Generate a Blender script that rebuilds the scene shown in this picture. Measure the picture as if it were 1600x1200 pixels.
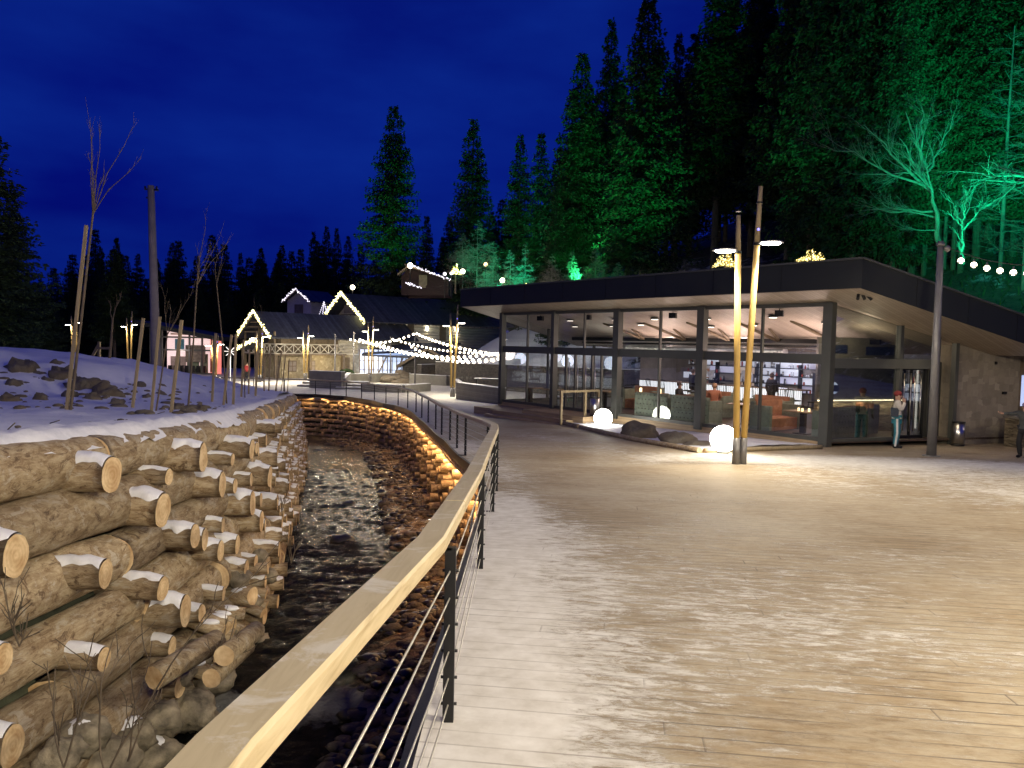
import bpy, math, random
from math import sin, cos, pi, radians, sqrt, exp
from mathutils import Vector, Matrix, noise
random.seed(7)
for o in list(bpy.data.objects): bpy.data.objects.remove(o)
SC = bpy.context.scene
COL = SC.collection
# ---------------------------------------------------------------- camera
CAMZ = 1.72
CR = Matrix.Rotation(pi/2 - 0.054, 3, 'X') @ Matrix.Rotation(0.02, 3, 'Z')
FOC = 1200.0
cd = bpy.data.cameras.new('camera'); cam = bpy.data.objects.new('camera', cd); COL.objects.link(cam)
cd.sensor_width = 36; cd.lens = 36*FOC/1600; cd.clip_end = 3000; cd.clip_start = 0.05
cam.matrix_world = Matrix.Translation((0, 0, CAMZ)) @ CR.to_4x4()
SC.camera = cam
# ---------------------------------------------------------------- world (deep blue late dusk)
w = bpy.data.worlds.new('World'); SC.world = w; w.use_nodes = True
nt = w.node_tree; nt.nodes.clear()
wo = nt.nodes.new('ShaderNodeOutputWorld'); bg = nt.nodes.new('ShaderNodeBackground')
tc = nt.nodes.new('ShaderNodeTexCoord'); sp = nt.nodes.new('ShaderNodeSeparateXYZ')
cr = nt.nodes.new('ShaderNodeValToRGB'); nz = nt.nodes.new('ShaderNodeTexNoise'); mx = nt.nodes.new('ShaderNodeMix')
mp = nt.nodes.new('ShaderNodeMapping'); cr2 = nt.nodes.new('ShaderNodeValToRGB')
nt.links.new(tc.outputs['Generated'], sp.inputs[0]); nt.links.new(sp.outputs['Z'], cr.inputs[0])
e = cr.color_ramp.elements
e[0].position = 0.0; e[0].color = (0.0006, 0.0020, 0.120, 1)
e[1].position = 0.6; e[1].color = (0.0007, 0.0022, 0.110, 1)
k = e.new(0.22); k.color = (0.0009, 0.0050, 0.175, 1)
mp.inputs['Scale'].default_value = (1.6, 1.6, 4.5)
nt.links.new(tc.outputs['Generated'], mp.inputs[0]); nt.links.new(mp.outputs[0], nz.inputs['Vector'])
nz.inputs['Scale'].default_value = 2.2; nz.inputs['Detail'].default_value = 5; nz.inputs['Roughness'].default_value = .5
nt.links.new(nz.outputs['Fac'], cr2.inputs[0])
cr2.color_ramp.elements[0].position = .30; cr2.color_ramp.elements[0].color = (0, 0, 0, 1)
cr2.color_ramp.elements[1].position = .90; cr2.color_ramp.elements[1].color = (.9, .9, .9, 1)
mx.data_type = 'RGBA'
nt.links.new(cr2.outputs[0], mx.inputs[0]); nt.links.new(cr.outputs[0], mx.inputs[6]); mx.inputs[7].default_value = (0.004, 0.028, 0.29, 1)
nt.links.new(mx.outputs[2], bg.inputs[0]); bg.inputs[1].default_value = 0.92; nt.links.new(bg.outputs[0], wo.inputs[0])
SC.view_settings.view_transform = 'Standard'; SC.view_settings.look = 'None'
SC.view_settings.exposure = 0.12; SC.view_settings.gamma = 1
SC.cycles.use_denoising = True; SC.cycles.max_bounces = 6; SC.cycles.diffuse_bounces = 2; SC.cycles.glossy_bounces = 3
SC.cycles.transparent_max_bounces = 24; SC.cycles.transmission_bounces = 3; SC.cycles.sample_clamp_indirect = 3
SC.cycles.sample_clamp_direct = 0; SC.cycles.caustics_reflective = False; SC.cycles.caustics_refractive = False
try: SC.cycles.use_light_tree = True
except Exception: pass

def light(kind, loc, col, power, size=.1, to=None, angle=60, blend=.6, sy=None):
    d = bpy.data.lights.new(kind.lower()+'_light', kind); d.color = col; d.energy = power
    if kind == 'AREA':
        d.size = size
        if sy: d.shape = 'RECTANGLE'; d.size_y = sy
    else: d.shadow_soft_size = size
    if kind == 'SPOT': d.spot_size = radians(angle); d.spot_blend = blend
    o = bpy.data.objects.new(kind.lower()+'_light', d); COL.objects.link(o); o.location = loc
    if to is not None:
        o.rotation_euler = (Vector(to)-Vector(loc)).to_track_quat('-Z', 'Y').to_euler()
    return o
WARM = (1, .80, .55); WHITE = (1, .93, .82); ORANGE = (1, .55, .22); GREEN = (0.0, 1, .30); PINK = (1, .72, .62)

# ---------------------------------------------------------------- pixel / world helpers (photo is 1600x1200)
def ray(px, py): return CR @ Vector(((px-800)/FOC, -(py-600)/FOC, -1))
def aty(px, py, y):
    r = ray(px, py); t = y/r.y; return Vector((r.x*t, y, CAMZ+r.z*t))
def atz(px, py, z):
    r = ray(px, py); t = (z-CAMZ)/r.z; return Vector((r.x*t, r.y*t, z))
def lerp(a, b, t): return a+(b-a)*t
def interp(tab, v):
    if v <= tab[0][0]: return tab[0][1]
    for (a, b), (c, d) in zip(tab, tab[1:]):
        if v <= c: return b+(d-b)*(v-a)/(c-a)
    return tab[-1][1]
GT = [(-30, 0.5), (-2, .108), (24, -1.30), (41, -1.78), (52, -2.06), (75, -2.35), (120, -2.9), (400, -6)]
def G(y): return interp(GT, y)
def hit(px, py, f, lo=1.0, hi=160.0):
    r = ray(px, py); y = lo
    st = .05
    while y < hi:
        t = y/r.y; z = CAMZ+r.z*t
        if z <= f(r.x*t, y): return Vector((r.x*t, y, z))
        y += st; st = min(.5, st*1.02)
    return Vector((r.x*hi/r.y, hi, CAMZ+r.z*hi/r.y))
def onG(px, py): return hit(px, py, lambda x, y: G(y))
def proj(p):
    v = CR.transposed() @ (Vector(p)-Vector((0, 0, CAMZ)))
    return (800+FOC*v.x/-v.z, 600-FOC*v.y/-v.z)
def nz3(x, y, z=0.0): return noise.noise(Vector((x, y, z)))
def fbm(x, y, z=0.0, o=4):
    s = 0; a = .5
    for i in range(o):
        s += a*noise.noise(Vector((x, y, z))); x *= 2.03; y *= 2.03; z = z*2.03+3.1; a *= .5
    return s
def sstep(a, b, v):
    t = max(0, min(1, (v-a)/(b-a))); return t*t*(3-2*t)

# ---------------------------------------------------------------- materials
def NM(name):
    m = bpy.data.materials.new(name); m.use_nodes = True; n = m.node_tree.nodes; l = m.node_tree.links
    b = n['Principled BSDF']
    return m, n, l, b
def ramp(n, l, src, pts):
    r = n.new('ShaderNodeValToRGB'); el = r.color_ramp.elements
    while len(el) < len(pts): el.new(.5)
    for e_, (p, c) in zip(el, pts):
        e_.position = p; e_.color = (c[0], c[1], c[2], 1) if not isinstance(c, (int, float)) else (c, c, c, 1)
    l.new(src, r.inputs[0]); return r.outputs[0]
def tex(n, l, vec, scale, detail=6, rough=.6, dist=0.0):
    t = n.new('ShaderNodeTexNoise'); t.inputs['Scale'].default_value = scale; t.inputs['Detail'].default_value = detail
    t.inputs['Roughness'].default_value = rough; t.inputs['Distortion'].default_value = dist
    l.new(vec, t.inputs['Vector']); return t.outputs['Fac']
def coord(n, l, kind='Object', scale=(1, 1, 1), rot=(0, 0, 0), rnd=False):
    t = n.new('ShaderNodeTexCoord'); m = n.new('ShaderNodeMapping'); m.inputs['Scale'].default_value = scale; m.inputs['Rotation'].default_value = rot
    src = t.outputs[kind]
    if rnd:
        oi = n.new('ShaderNodeObjectInfo'); a = n.new('ShaderNodeVectorMath'); a.operation = 'MULTIPLY_ADD'
        a.inputs[1].default_value = (17, 31, 23)
        l.new(oi.outputs['Random'], a.inputs[0]); l.new(src, a.inputs[2]); src = a.outputs[0]
    l.new(src, m.inputs[0]); return m.outputs[0]
def bump(n, l, b, h, strength=.3, dist=.02):
    u = n.new('ShaderNodeBump'); u.inputs['Strength'].default_value = strength; u.inputs['Distance'].default_value = dist
    l.new(h, u.inputs['Height']); l.new(u.outputs[0], b.inputs['Normal'])
def mixc(n, l, f, a, c, mode='MIX'):
    m = n.new('ShaderNodeMix'); m.data_type = 'RGBA'; m.blend_type = mode
    for i, s in ((0, f), (6, a), (7, c)):
        if isinstance(s, (int, float)): m.inputs[i].default_value = s
        elif isinstance(s, tuple): m.inputs[i].default_value = (*s, 1)
        else: l.new(s, m.inputs[i])
    return m.outputs[2]
def mat(name, col, rough=.7, metal=0, var=.25, scale=3.0, bstr=.15, bscale=None, stretch=(1, 1, 1), rnd=False, spec=None):
    m, n, l, b = NM(name)
    v = coord(n, l, 'Object', stretch, rnd=rnd)
    f = tex(n, l, v, scale)
    lo = tuple(c*(1-var) for c in col); hi = tuple(min(.95, c*(1+var)) for c in col)
    l.new(ramp(n, l, f, [(.3, lo), (.7, hi)]), b.inputs['Base Color'])
    b.inputs['Roughness'].default_value = rough; b.inputs['Metallic'].default_value = metal
    if spec is not None: b.inputs['Specular IOR Level'].default_value = spec
    if bstr: bump(n, l, b, tex(n, l, v, bscale or scale*6), bstr, .02)
    return m
def emi(name, col, strength, base=(.8, .8, .8)):
    m, n, l, b = NM(name)
    b.inputs['Base Color'].default_value = (*base, 1); b.inputs['Emission Color'].default_value = (*col, 1)
    b.inputs['Emission Strength'].default_value = strength
    return m
MT = {}
def snowmat():
    m, n, l, b = NM('snow'); v = coord(n, l)
    f = tex(n, l, v, 1.3, 8); d = tex(n, l, v, 4.5, 8, .7)
    c = mixc(n, l, ramp(n, l, d, [(.66, 0), (.74, .7)]), ramp(n, l, f, [(.3, (.68, .70, .74)), (.7, (.86, .87, .9))]), (.12, .10, .07))
    l.new(c, b.inputs['Base Color']); b.inputs['Roughness'].default_value = .75
    bump(n, l, b, tex(n, l, v, 9, 8, .65), .5, .05)
    return m
MT['snow'] = snowmat()
def snowclean():
    m, n, l, b = NM('snow_crust'); v = coord(n, l)
    l.new(ramp(n, l, tex(n, l, v, 8), [(.3, (.7, .71, .74)), (.7, (.88, .88, .9))]), b.inputs['Base Color']); b.inputs['Roughness'].default_value = .7
    bump(n, l, b, tex(n, l, v, 25, 6, .7), .5, .02)
    return m
MT['snow2'] = snowclean()
def barkmat():
    m, n, l, b = NM('weathered_log'); v = coord(n, l, 'Object', (1.2, 5, 5), rnd=True); v2 = coord(n, l, 'Object', (1, 2.4, 2.4), rnd=True)
    f = tex(n, l, v, 3.4, 12, .75, .5); g = tex(n, l, v2, 3.2, 12, .75, 1.0); h = tex(n, l, v, 9, 10, .8)
    c = ramp(n, l, f, [(.30, (.10, .065, .035)), (.42, (.27, .19, .105)), (.55, (.45, .36, .23)), (.72, (.60, .52, .38))])
    c = mixc(n, l, ramp(n, l, g, [(.385, .9), (.44, 0)]), c, (.11, .065, .035))
    c = mixc(n, l, ramp(n, l, g, [(.55, 0), (.59, .8)]), c, (.52, .47, .38))
    vg = coord(n, l, 'Object', (.7, 22, 22), rnd=True); c = mixc(n, l, ramp(n, l, tex(n, l, vg, 2.2, 8, .7, .3), [(.5, 0), (.62, .45)]), c, (.22, .14, .07))
    oi = n.new('ShaderNodeObjectInfo')
    c = mixc(n, l, 1.0, c, ramp(n, l, oi.outputs['Random'], [(0, (.7, .68, .66)), (1, (1.1, 1.08, 1.05))]), 'MULTIPLY')
    l.new(c, b.inputs['Base Color']); b.inputs['Roughness'].default_value = .8
    bump(n, l, b, h, .7, .03)
    return m
MT['bark'] = barkmat()
def cutmat():
    m, n, l, b = NM('cut_log_end'); t = n.new('ShaderNodeTexCoord')
    wv = n.new('ShaderNodeTexWave'); wv.wave_type = 'RINGS'; wv.rings_direction = 'X'; wv.inputs['Scale'].default_value = 9
    wv.inputs['Distortion'].default_value = 4.5; wv.inputs['Detail'].default_value = 3; wv.inputs['Detail Scale'].default_value = 1.5
    l.new(t.outputs['Object'], wv.inputs['Vector'])
    v = coord(n, l, 'Object', (1, 1, 1), rnd=True); f = tex(n, l, v, 7)
    c = mixc(n, l, .62, ramp(n, l, wv.outputs['Fac'], [(0, (.46, .30, .14)), (1, (.66, .48, .27))]), ramp(n, l, f, [(.35, (.36, .21, .09)), (.65, (.78, .62, .38))]))
    l.new(c, b.inputs['Base Color']); b.inputs['Roughness'].default_value = .7
    bump(n, l, b, f, .3, .01)
    return m
MT['cut'] = cutmat()
def deckmat():
    m, n, l, b = NM('snowy_deck_boards')
    rot = radians(8)
    v = coord(n, l, 'Object', (1, 1, 1), (0, 0, rot))
    sx = n.new('ShaderNodeSeparateXYZ'); l.new(v, sx.inputs[0])
    dv = n.new('ShaderNodeMath'); dv.operation = 'DIVIDE'; dv.inputs[1].default_value = .145; l.new(sx.outputs['Y'], dv.inputs[0])
    fr = n.new('ShaderNodeMath'); fr.operation = 'FRACT'; l.new(dv.outputs[0], fr.inputs[0])
    fl = n.new('ShaderNodeMath'); fl.operation = 'FLOOR'; l.new(dv.outputs[0], fl.inputs[0])
    wn = n.new('ShaderNodeTexWhiteNoise'); wn.noise_dimensions = '1D'; l.new(fl.outputs[0], wn.inputs['W'])
    gap0 = ramp(n, l, fr.outputs[0], [(.0, 1), (.035, .9), (.07, 0), (.95, 0), (1, 1)])
    jx = n.new('ShaderNodeMath'); jx.operation = 'DIVIDE'; jx.inputs[1].default_value = 3.8; l.new(sx.outputs['X'], jx.inputs[0])
    jy = n.new('ShaderNodeMath'); jy.operation = 'MULTIPLY_ADD'; jy.inputs[1].default_value = 13.7; l.new(wn.outputs['Value'], jy.inputs[0]); l.new(jx.outputs[0], jy.inputs[2])
    jf = n.new('ShaderNodeMath'); jf.operation = 'FRACT'; l.new(jy.outputs[0], jf.inputs[0])
    gap = mixc(n, l, 1.0, gap0, ramp(n, l, jf.outputs[0], [(0, 1), (.0015, 1), (.003, 0)]), 'ADD')
    vs = n.new('ShaderNodeMapping'); vs.inputs['Scale'].default_value = (1.0, 7, 1); l.new(v, vs.inputs[0])
    st = tex(n, l, vs.outputs[0], 1.6, 10, .62, .3)       # grain / streaks along the boards
    vs2 = n.new('ShaderNodeMapping'); vs2.inputs['Scale'].default_value = (1.0, 2.6, 1); l.new(v, vs2.inputs[0])
    sn = tex(n, l, vs2.outputs[0], 4.2, 15, .85, .4)
    wood = ramp(n, l, st, [(.25, (.18, .13, .072)), (.5, (.275, .205, .118)), (.75, (.37, .29, .18))])
    wood = mixc(n, l, 1.0, wood, ramp(n, l, wn.outputs['Value'], [(0, (.90, .89, .88)), (1, (1.06, 1.05, 1.04))]), 'MULTIPLY')
    kn = tex(n, l, v, 5.5, 3, .5); wood = mixc(n, l, ramp(n, l, kn, [(.70, 0), (.74, .55)]), wood, (.08, .055, .03))
    at = n.new('ShaderNodeAttribute'); at.attribute_name = 'snow'
    fz = tex(n, l, vs2.outputs[0], 5.5, 15, .82, .3); fb = tex(n, l, v, .55, 4, .55)
    ff = n.new('ShaderNodeMath'); ff.operation = 'MULTIPLY_ADD'; ff.inputs[1].default_value = .55; l.new(fb, ff.inputs[0]); l.new(fz, ff.inputs[2])
    wood = mixc(n, l, ramp(n, l, ff.outputs[0], [(.68, 0), (.80, .32), (.95, .60)]), wood, (.52, .46, .34))
    # threshold: snow where streak noise < amount ; frost film makes half tones
    mo = n.new('ShaderNodeMath'); mo.operation = 'ADD'; l.new(at.outputs['Fac'], mo.inputs[0]); snr = n.new('ShaderNodeMapRange'); snr.inputs['From Min'].default_value = .32; snr.inputs['From Max'].default_value = .68; snr.inputs['To Max'].default_value = .62; l.new(sn, snr.inputs['Value']); l.new(snr.outputs[0], mo.inputs[1])
    mo2 = n.new('ShaderNodeMath'); mo2.operation = 'MULTIPLY_ADD'; mo2.inputs[1].default_value = .25; l.new(st, mo2.inputs[0]); l.new(mo.outputs[0], mo2.inputs[2])
    sf = ramp(n, l, mo2.outputs[0], [(.56, 0), (.68, .22), (.73, .75), (.85, .97)])
    gs = n.new('ShaderNodeMath'); gs.operation = 'MULTIPLY'; l.new(gap, gs.inputs[0])
    gr = ramp(n, l, tex(n, l, v, .7, 5, .6), [(.42, .0), (.66, .55)])
    gm = n.new('ShaderNodeMath'); gm.operation = 'MULTIPLY'; l.new(gr, gm.inputs[0]); l.new(ramp(n, l, at.outputs['Fac'], [(.1, 1), (.42, .5), (.7, 0.2)]), gm.inputs[1]); l.new(gm.outputs[0], gs.inputs[1])
    woodg = mixc(n, l, gs.outputs[0], wood, (.035, .025, .015))
    c = mixc(n, l, sf, woodg, ramp(n, l, tex(n, l, v, 6), [(.3, (.56, .53, .47)), (.7, (.76, .74, .69))]))
    gs2 = n.new('ShaderNodeMath'); gs2.operation = 'MULTIPLY'; l.new(gap, gs2.inputs[0]); l.new(ramp(n, l, tex(n, l, vs.outputs[0], .9, 6, .6), [(.4, .0), (.6, .55)]), gs2.inputs[1])
    c = mixc(n, l, gs2.outputs[0], c, (.16, .13, .10)); c = mixc(n, l, gs.outputs[0], c, (.06, .045, .03))
    l.new(c, b.inputs['Base Color'])
    l.new(ramp(n, l, sf, [(0, .66), (1, .85)]), b.inputs['Roughness'])
    mh = n.new('ShaderNodeMath'); mh.operation = 'MULTIPLY_ADD'; mh.inputs[1].default_value = -1.2; l.new(gs.outputs[0], mh.inputs[0]); l.new(sf, mh.inputs[2])
    bump(n, l, b, mh.outputs[0], .55, .012)
    return m
MT['deck'] = deckmat()
def watermat():
    m, n, l, b = NM('dark_stream_water'); v = coord(n, l, 'Object', (1, 1.5, 1))
    f = tex(n, l, v, 5, 10, .7, .4); g = tex(n, l, v, 1.3, 6, .6)
    at = n.new('ShaderNodeAttribute'); at.attribute_name = 'shore'
    a = n.new('ShaderNodeMath'); a.operation = 'MULTIPLY_ADD'; a.inputs[1].default_value = .5; l.new(f, a.inputs[0]); l.new(at.outputs['Fac'], a.inputs[2])
    c = mixc(n, l, ramp(n, l, a.outputs[0], [(.42, 0), (.62, 1)]), (.006, .007, .008), ramp(n, l, f, [(.35, (.05, .034, .016)), (.65, (.42, .30, .16))]))
    fo = n.new('ShaderNodeAttribute'); fo.attribute_name = 'foam'
    fm = n.new('ShaderNodeMath'); fm.operation = 'MULTIPLY_ADD'; fm.inputs[1].default_value = .6; l.new(f, fm.inputs[0]); l.new(fo.outputs['Fac'], fm.inputs[2])
    c = mixc(n, l, ramp(n, l, fm.outputs[0], [(.42, 0), (.62, .5)]), c, (.42, .42, .42))
    l.new(c, b.inputs['Base Color']); b.inputs['Roughness'].default_value = .16; b.inputs['IOR'].default_value = 1.33; b.inputs['Specular IOR Level'].default_value = .22
    bump(n, l, b, f, 1.0, .16)
    return m
MT['water'] = watermat()
def rockmat():
    m, n, l, b = NM('boulder_stone'); v = coord(n, l, 'Object', rnd=True)
    f = tex(n, l, v, 5.5, 14, .78, .6); g = tex(n, l, v, 2.0, 5)
    c = ramp(n, l, f, [(.3, (.07, .058, .045)), (.55, (.17, .145, .11)), (.75, (.30, .26, .20))])
    l.new(mixc(n, l, ramp(n, l, g, [(.4, 0), (.65, .6)]), c, (.14, .10, .06)), b.inputs['Base Color']); b.inputs['Roughness'].default_value = .85
    bump(n, l, b, f, 1.0, .09)
    return m
MT['rock'] = rockmat()
MT['palerock'] = mat('pale_rubble_stone', (.20, .17, .12), .85, 0, .65, 7, 1.0, 16)  # paler brown stone with random mottling, for the rubble
MT['darkrock'] = mat('wet_stone', (.014, .012, .010), .4, 0, .4, 4, .5)
def railmat():
    m, n, l, b = NM('handrail_wood'); v = coord(n, l, 'Object', (7, .55, 7)); v2 = coord(n, l)
    f = tex(n, l, v, 3, 8, .6, 1.2); g = tex(n, l, v2, 3.6, 9, .68, .6)
    c = ramp(n, l, f, [(.3, (.34, .26, .14)), (.5, (.50, .41, .25)), (.7, (.58, .49, .32))])
    k2 = tex(n, l, v2, 4.3, 2, .4); c = mixc(n, l, ramp(n, l, k2, [(.70, 0), (.75, .5)]), c, (.2, .12, .05))
    geo = n.new('ShaderNodeNewGeometry'); sx = n.new('ShaderNodeSeparateXYZ'); l.new(geo.outputs['Normal'], sx.inputs[0])
    up = n.new('ShaderNodeMath'); up.operation = 'MULTIPLY'; l.new(ramp(n, l, sx.outputs['Z'], [(.7, 0), (.95, 1)]), up.inputs[0])
    l.new(ramp(n, l, g, [(.53, 0), (.60, .6)]), up.inputs[1])
    top = mixc(n, l, ramp(n, l, sx.outputs['Z'], [(.7, 0), (.95, .6)]), c, (.36, .31, .20))
    l.new(mixc(n, l, up.outputs[0], top, (.58, .56, .50)), b.inputs['Base Color']); b.inputs['Roughness'].default_value = .5
    bump(n, l, b, f, .12, .006)
    return m
MT['rail'] = railmat()
MT['blackmetal'] = mat('black_steel', (.012, .012, .013), .4, .3, .2, 8, .05)
MT['steel'] = mat('brushed_steel', (.55, .54, .52), .28, 1, .15, 2, .05, stretch=(8, 8, .4))
MT['cable'] = mat('steel_cable', (.62, .60, .52), .35, .6, .1, 8, 0)
MT['greypole'] = mat('grey_painted_pole', (.17, .165, .165), .4, .3, .12, 4, .03)
MT['goldpole'] = mat('pale_larch_pole', (.55, .37, .11), .55, 0, .15, 3, .1, stretch=(6, 6, .5))
MT['fascia'] = mat('dark_roof_fascia', (.013, .016, .017), .6, .1, .12, 1, .03)
MT['column'] = mat('grey_facade_frame', (.075, .078, .072), .45, .2, .1, 2, .03)
def plankmat(name, a, c, wid, axis='Y', rough=.6, rot=0, rnd=False):
    m, n, l, b = NM(name); v = coord(n, l, 'Object', (1, 1, 1), (0, 0, rot))
    sx = n.new('ShaderNodeSeparateXYZ'); l.new(v, sx.inputs[0])
    dv = n.new('ShaderNodeMath'); dv.operation = 'DIVIDE'; dv.inputs[1].default_value = wid; l.new(sx.outputs[axis], dv.inputs[0])
    fr = n.new('ShaderNodeMath'); fr.operation = 'FRACT'; l.new(dv.outputs[0], fr.inputs[0])
    fl = n.new('ShaderNodeMath'); fl.operation = 'FLOOR'; l.new(dv.outputs[0], fl.inputs[0])
    wn = n.new('ShaderNodeTexWhiteNoise'); wn.noise_dimensions = '1D'; l.new(fl.outputs[0], wn.inputs['W'])
    g = ramp(n, l, fr.outputs[0], [(0, 1), (.05, .7), (.1, 0)])
    f = tex(n, l, v, 2.5, 8)
    col = mixc(n, l, .5, ramp(n, l, wn.outputs['Value'], [(0, a), (1, c)]), ramp(n, l, f, [(.3, a), (.7, c)]))
    l.new(mixc(n, l, g, col, tuple(x*.3 for x in a)), b.inputs['Base Color']); b.inputs['Roughness'].default_value = rough
    inv = n.new('ShaderNodeMath'); inv.operation = 'SUBTRACT'; inv.inputs[0].default_value = 1; l.new(g, inv.inputs[1])
    bump(n, l, b, inv.outputs[0], .4, .01)
    return m
MT['soffit'] = plankmat('soffit_boards', (.30, .24, .17), (.44, .36, .27), .13, 'X', .55, radians(53.1))
MT['ceiling'] = plankmat('ceiling_boards', (.46, .38, .32), (.58, .50, .43), .13, 'X', .6, radians(53.1))
MT['plinth'] = plankmat('plinth_boards', (.30, .21, .12), (.46, .34, .20), .12, 'Z', .6)
MT['planter'] = plankmat('grey_planter_boards', (.13, .115, .095), (.21, .19, .16), .11, 'Z', .7)
MT['darkfloor'] = plankmat('dark_floor_boards', (.07, .05, .04), (.12, .085, .06), .15, 'X', .35)
def glassmat(name='window_glass', tint=(.93, .96, .95), refl=1.0, fix=None):
    m = bpy.data.materials.new(name); m.use_nodes = True; n = m.node_tree.nodes; l = m.node_tree.links; n.clear()
    o = n.new('ShaderNodeOutputMaterial'); mixs = n.new('ShaderNodeMixShader'); t = n.new('ShaderNodeBsdfTransparent'); g = n.new('ShaderNodeBsdfGlossy')
    t.inputs[0].default_value = (*tint, 1); g.inputs['Roughness'].default_value = .012; g.inputs[0].default_value = (.9, .95, .95, 1)
    ge = n.new('ShaderNodeNewGeometry'); dt = n.new('ShaderNodeVectorMath'); dt.operation = 'DOT_PRODUCT'
    l.new(ge.outputs['Normal'], dt.inputs[0]); l.new(ge.outputs['Incoming'], dt.inputs[1])
    def mth(op, x, y, clamp=False):
        q = n.new('ShaderNodeMath'); q.operation = op; q.use_clamp = clamp
        for i_, z_ in enumerate((x, y)):
            if z_ is None: continue
            if isinstance(z_, (int, float)): q.inputs[i_].default_value = z_
            else: l.new(z_, q.inputs[i_])
        return q.outputs[0]
    ab = mth('ABSOLUTE', dt.outputs['Value'], None); om = mth('SUBTRACT', 1.0, ab); p5 = mth('POWER', om, 5.0)
    sc5 = mth('ADD', mth('MULTIPLY', p5, .92), .08)      # two surfaces of a pane, Schlick
    class A_: pass
    a = A_(); a.outputs = [mth('MULTIPLY', sc5, refl, True)]
    l.new(a.outputs[0], mixs.inputs[0]); l.new(t.outputs[0], mixs.inputs[1]); l.new(g.outputs[0], mixs.inputs[2]); l.new(mixs.outputs[0], o.inputs[0])
    return m
MT['glass'] = glassmat(refl=1.5)
MT['glassd'] = glassmat('dim_window_glass', (.42, .46, .44), 3.6)
def stonemat(name, a, c, mortar, sc, rot=0, bw=.5, rh=.25):
    m, n, l, b = NM(name); v = coord(n, l, 'Object', (1, 1, 1), (radians(90), 0, rot))
    br = n.new('ShaderNodeTexBrick'); l.new(v, br.inputs['Vector']); br.inputs['Scale'].default_value = sc
    br.inputs['Color1'].default_value = (*a, 1); br.inputs['Color2'].default_value = (*c, 1); br.inputs['Mortar'].default_value = (*mortar, 1)
    br.inputs['Mortar Size'].default_value = .012; br.inputs['Brick Width'].default_value = bw; br.inputs['Row Height'].default_value = rh; br.offset = .37
    br.inputs['Bias'].default_value = .1
    f = tex(n, l, v, 3, 8); 
    l.new(mixc(n, l, .7, br.outputs['Color'], ramp(n, l, f, [(.3, (.5, .5, .5)), (.7, (1.25, 1.2, 1.15))]), 'MULTIPLY'), b.inputs['Base Color'])
    b.inputs['Roughness'].default_value = .85
    iv = n.new('ShaderNodeMath'); iv.operation = 'MULTIPLY_ADD'; iv.inputs[1].default_value = -.6; l.new(br.outputs['Fac'], iv.inputs[0]); l.new(f, iv.inputs[2])
    bump(n, l, b, iv.outputs[0], .8, .03)
    return m
def sqstone(name, a, c):
    m, n, l, b = NM(name); v = coord(n, l); vo = n.new('ShaderNodeTexVoronoi'); vo.distance = 'CHEBYCHEV'; vo.inputs['Scale'].default_value = 4.2; vo.inputs['Randomness'].default_value = .62
    l.new(v, vo.inputs['Vector']); sp_ = n.new('ShaderNodeSeparateColor'); l.new(vo.outputs['Color'], sp_.inputs[0])
    f = tex(n, l, v, 5, 9, .7)
    c_ = mixc(n, l, .3, ramp(n, l, sp_.outputs[0], [(0, a), (.8, tuple((x+y)/2 for x, y in zip(a, c))), (1, c)]), ramp(n, l, f, [(.3, a), (.7, c)]))
    l.new(c_, b.inputs['Base Color']); b.inputs['Roughness'].default_value = .85
    h = n.new('ShaderNodeMath'); h.operation = 'MULTIPLY_ADD'; h.inputs[1].default_value = .6; l.new(sp_.outputs[1], h.inputs[0]); l.new(f, h.inputs[2]); bump(n, l, b, h.outputs[0], .8, .03)
    return m
def slate(name, a, c):
    m, n, l, b = NM(name); v = coord(n, l, 'Object', (1, 1, 6.5)); f = tex(n, l, v, 1.9, 10, .68, 1.2)
    l.new(ramp(n, l, f, [(.38, tuple(x*.35 for x in a)), (.46, a), (.6, c)]), b.inputs['Base Color']); b.inputs['Roughness'].default_value = .8
    bump(n, l, b, ramp(n, l, f, [(.35, 0), (.6, 1)]), 1.0, .06); return m
MT['stone'] = stonemat('cut_stone_cladding', (.16, .135, .11), (.30, .26, .21), (.13, .115, .095), 1.7, bw=.42, rh=.22)
MT['ledge'] = slate('stacked_slate', (.15, .115, .07), (.34, .28, .19))
MT['gabion'] = stonemat('dark_gabion', (.05, .045, .04), (.13, .115, .1), (.02, .02, .02), 5)
MT['marble'] = mat('grey_marble', (.10, .10, .11), .3, 0, .75, 1.2, 0, stretch=(1, 1, 2.4))
def trim_foliage(name, a, c, tr=.25):
    m, n, l, b = NM(name); v = coord(n, l, 'Object', rnd=True)
    l.new(ramp(n, l, tex(n, l, v, .9, 5), [(.32, a), (.68, c)]), b.inputs['Base Color']); b.inputs['Roughness'].default_value = .8
    b.inputs['Specular IOR Level'].default_value = .1
    return m
MT['needles'] = trim_foliage('spruce_needles', (.022, .040, .018), (.050, .082, .036))
MT['trunk'] = mat('rough_tree_bark', (.10, .085, .065), .9, 0, .4, 4, .5, stretch=(3, 3, .6))
MT['twig'] = mat('pale_bare_branches', (.13, .12, .10), .85, 0, .3, 4, .2)
MT['sapbark'] = mat('sapling_bark', (.10, .075, .05), .8, 0, .4, 6, .2)
MT['stake'] = mat('sawn_stake_wood', (.27, .21, .12), .7, 0, .25, 3, .2, stretch=(5, 5, .5))
MT['pole'] = mat('concrete_pole', (.19, .17, .18), .85, 0, .2, 3, .2)
MT['roofsnow'] = plankmat('snow_dusted_roof_sheet', (.022, .024, .03), (.10, .11, .14), .38, 'X', .6)
MT['logwhite'] = mat('pale_round_log', (.60, .56, .46), .7, 0, .2, 2, .2, stretch=(.5, 3, 3))
MT['brownwood'] = mat('brown_chalet_wood', (.17, .13, .085), .7, 0, .3, 3, .2)
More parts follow.
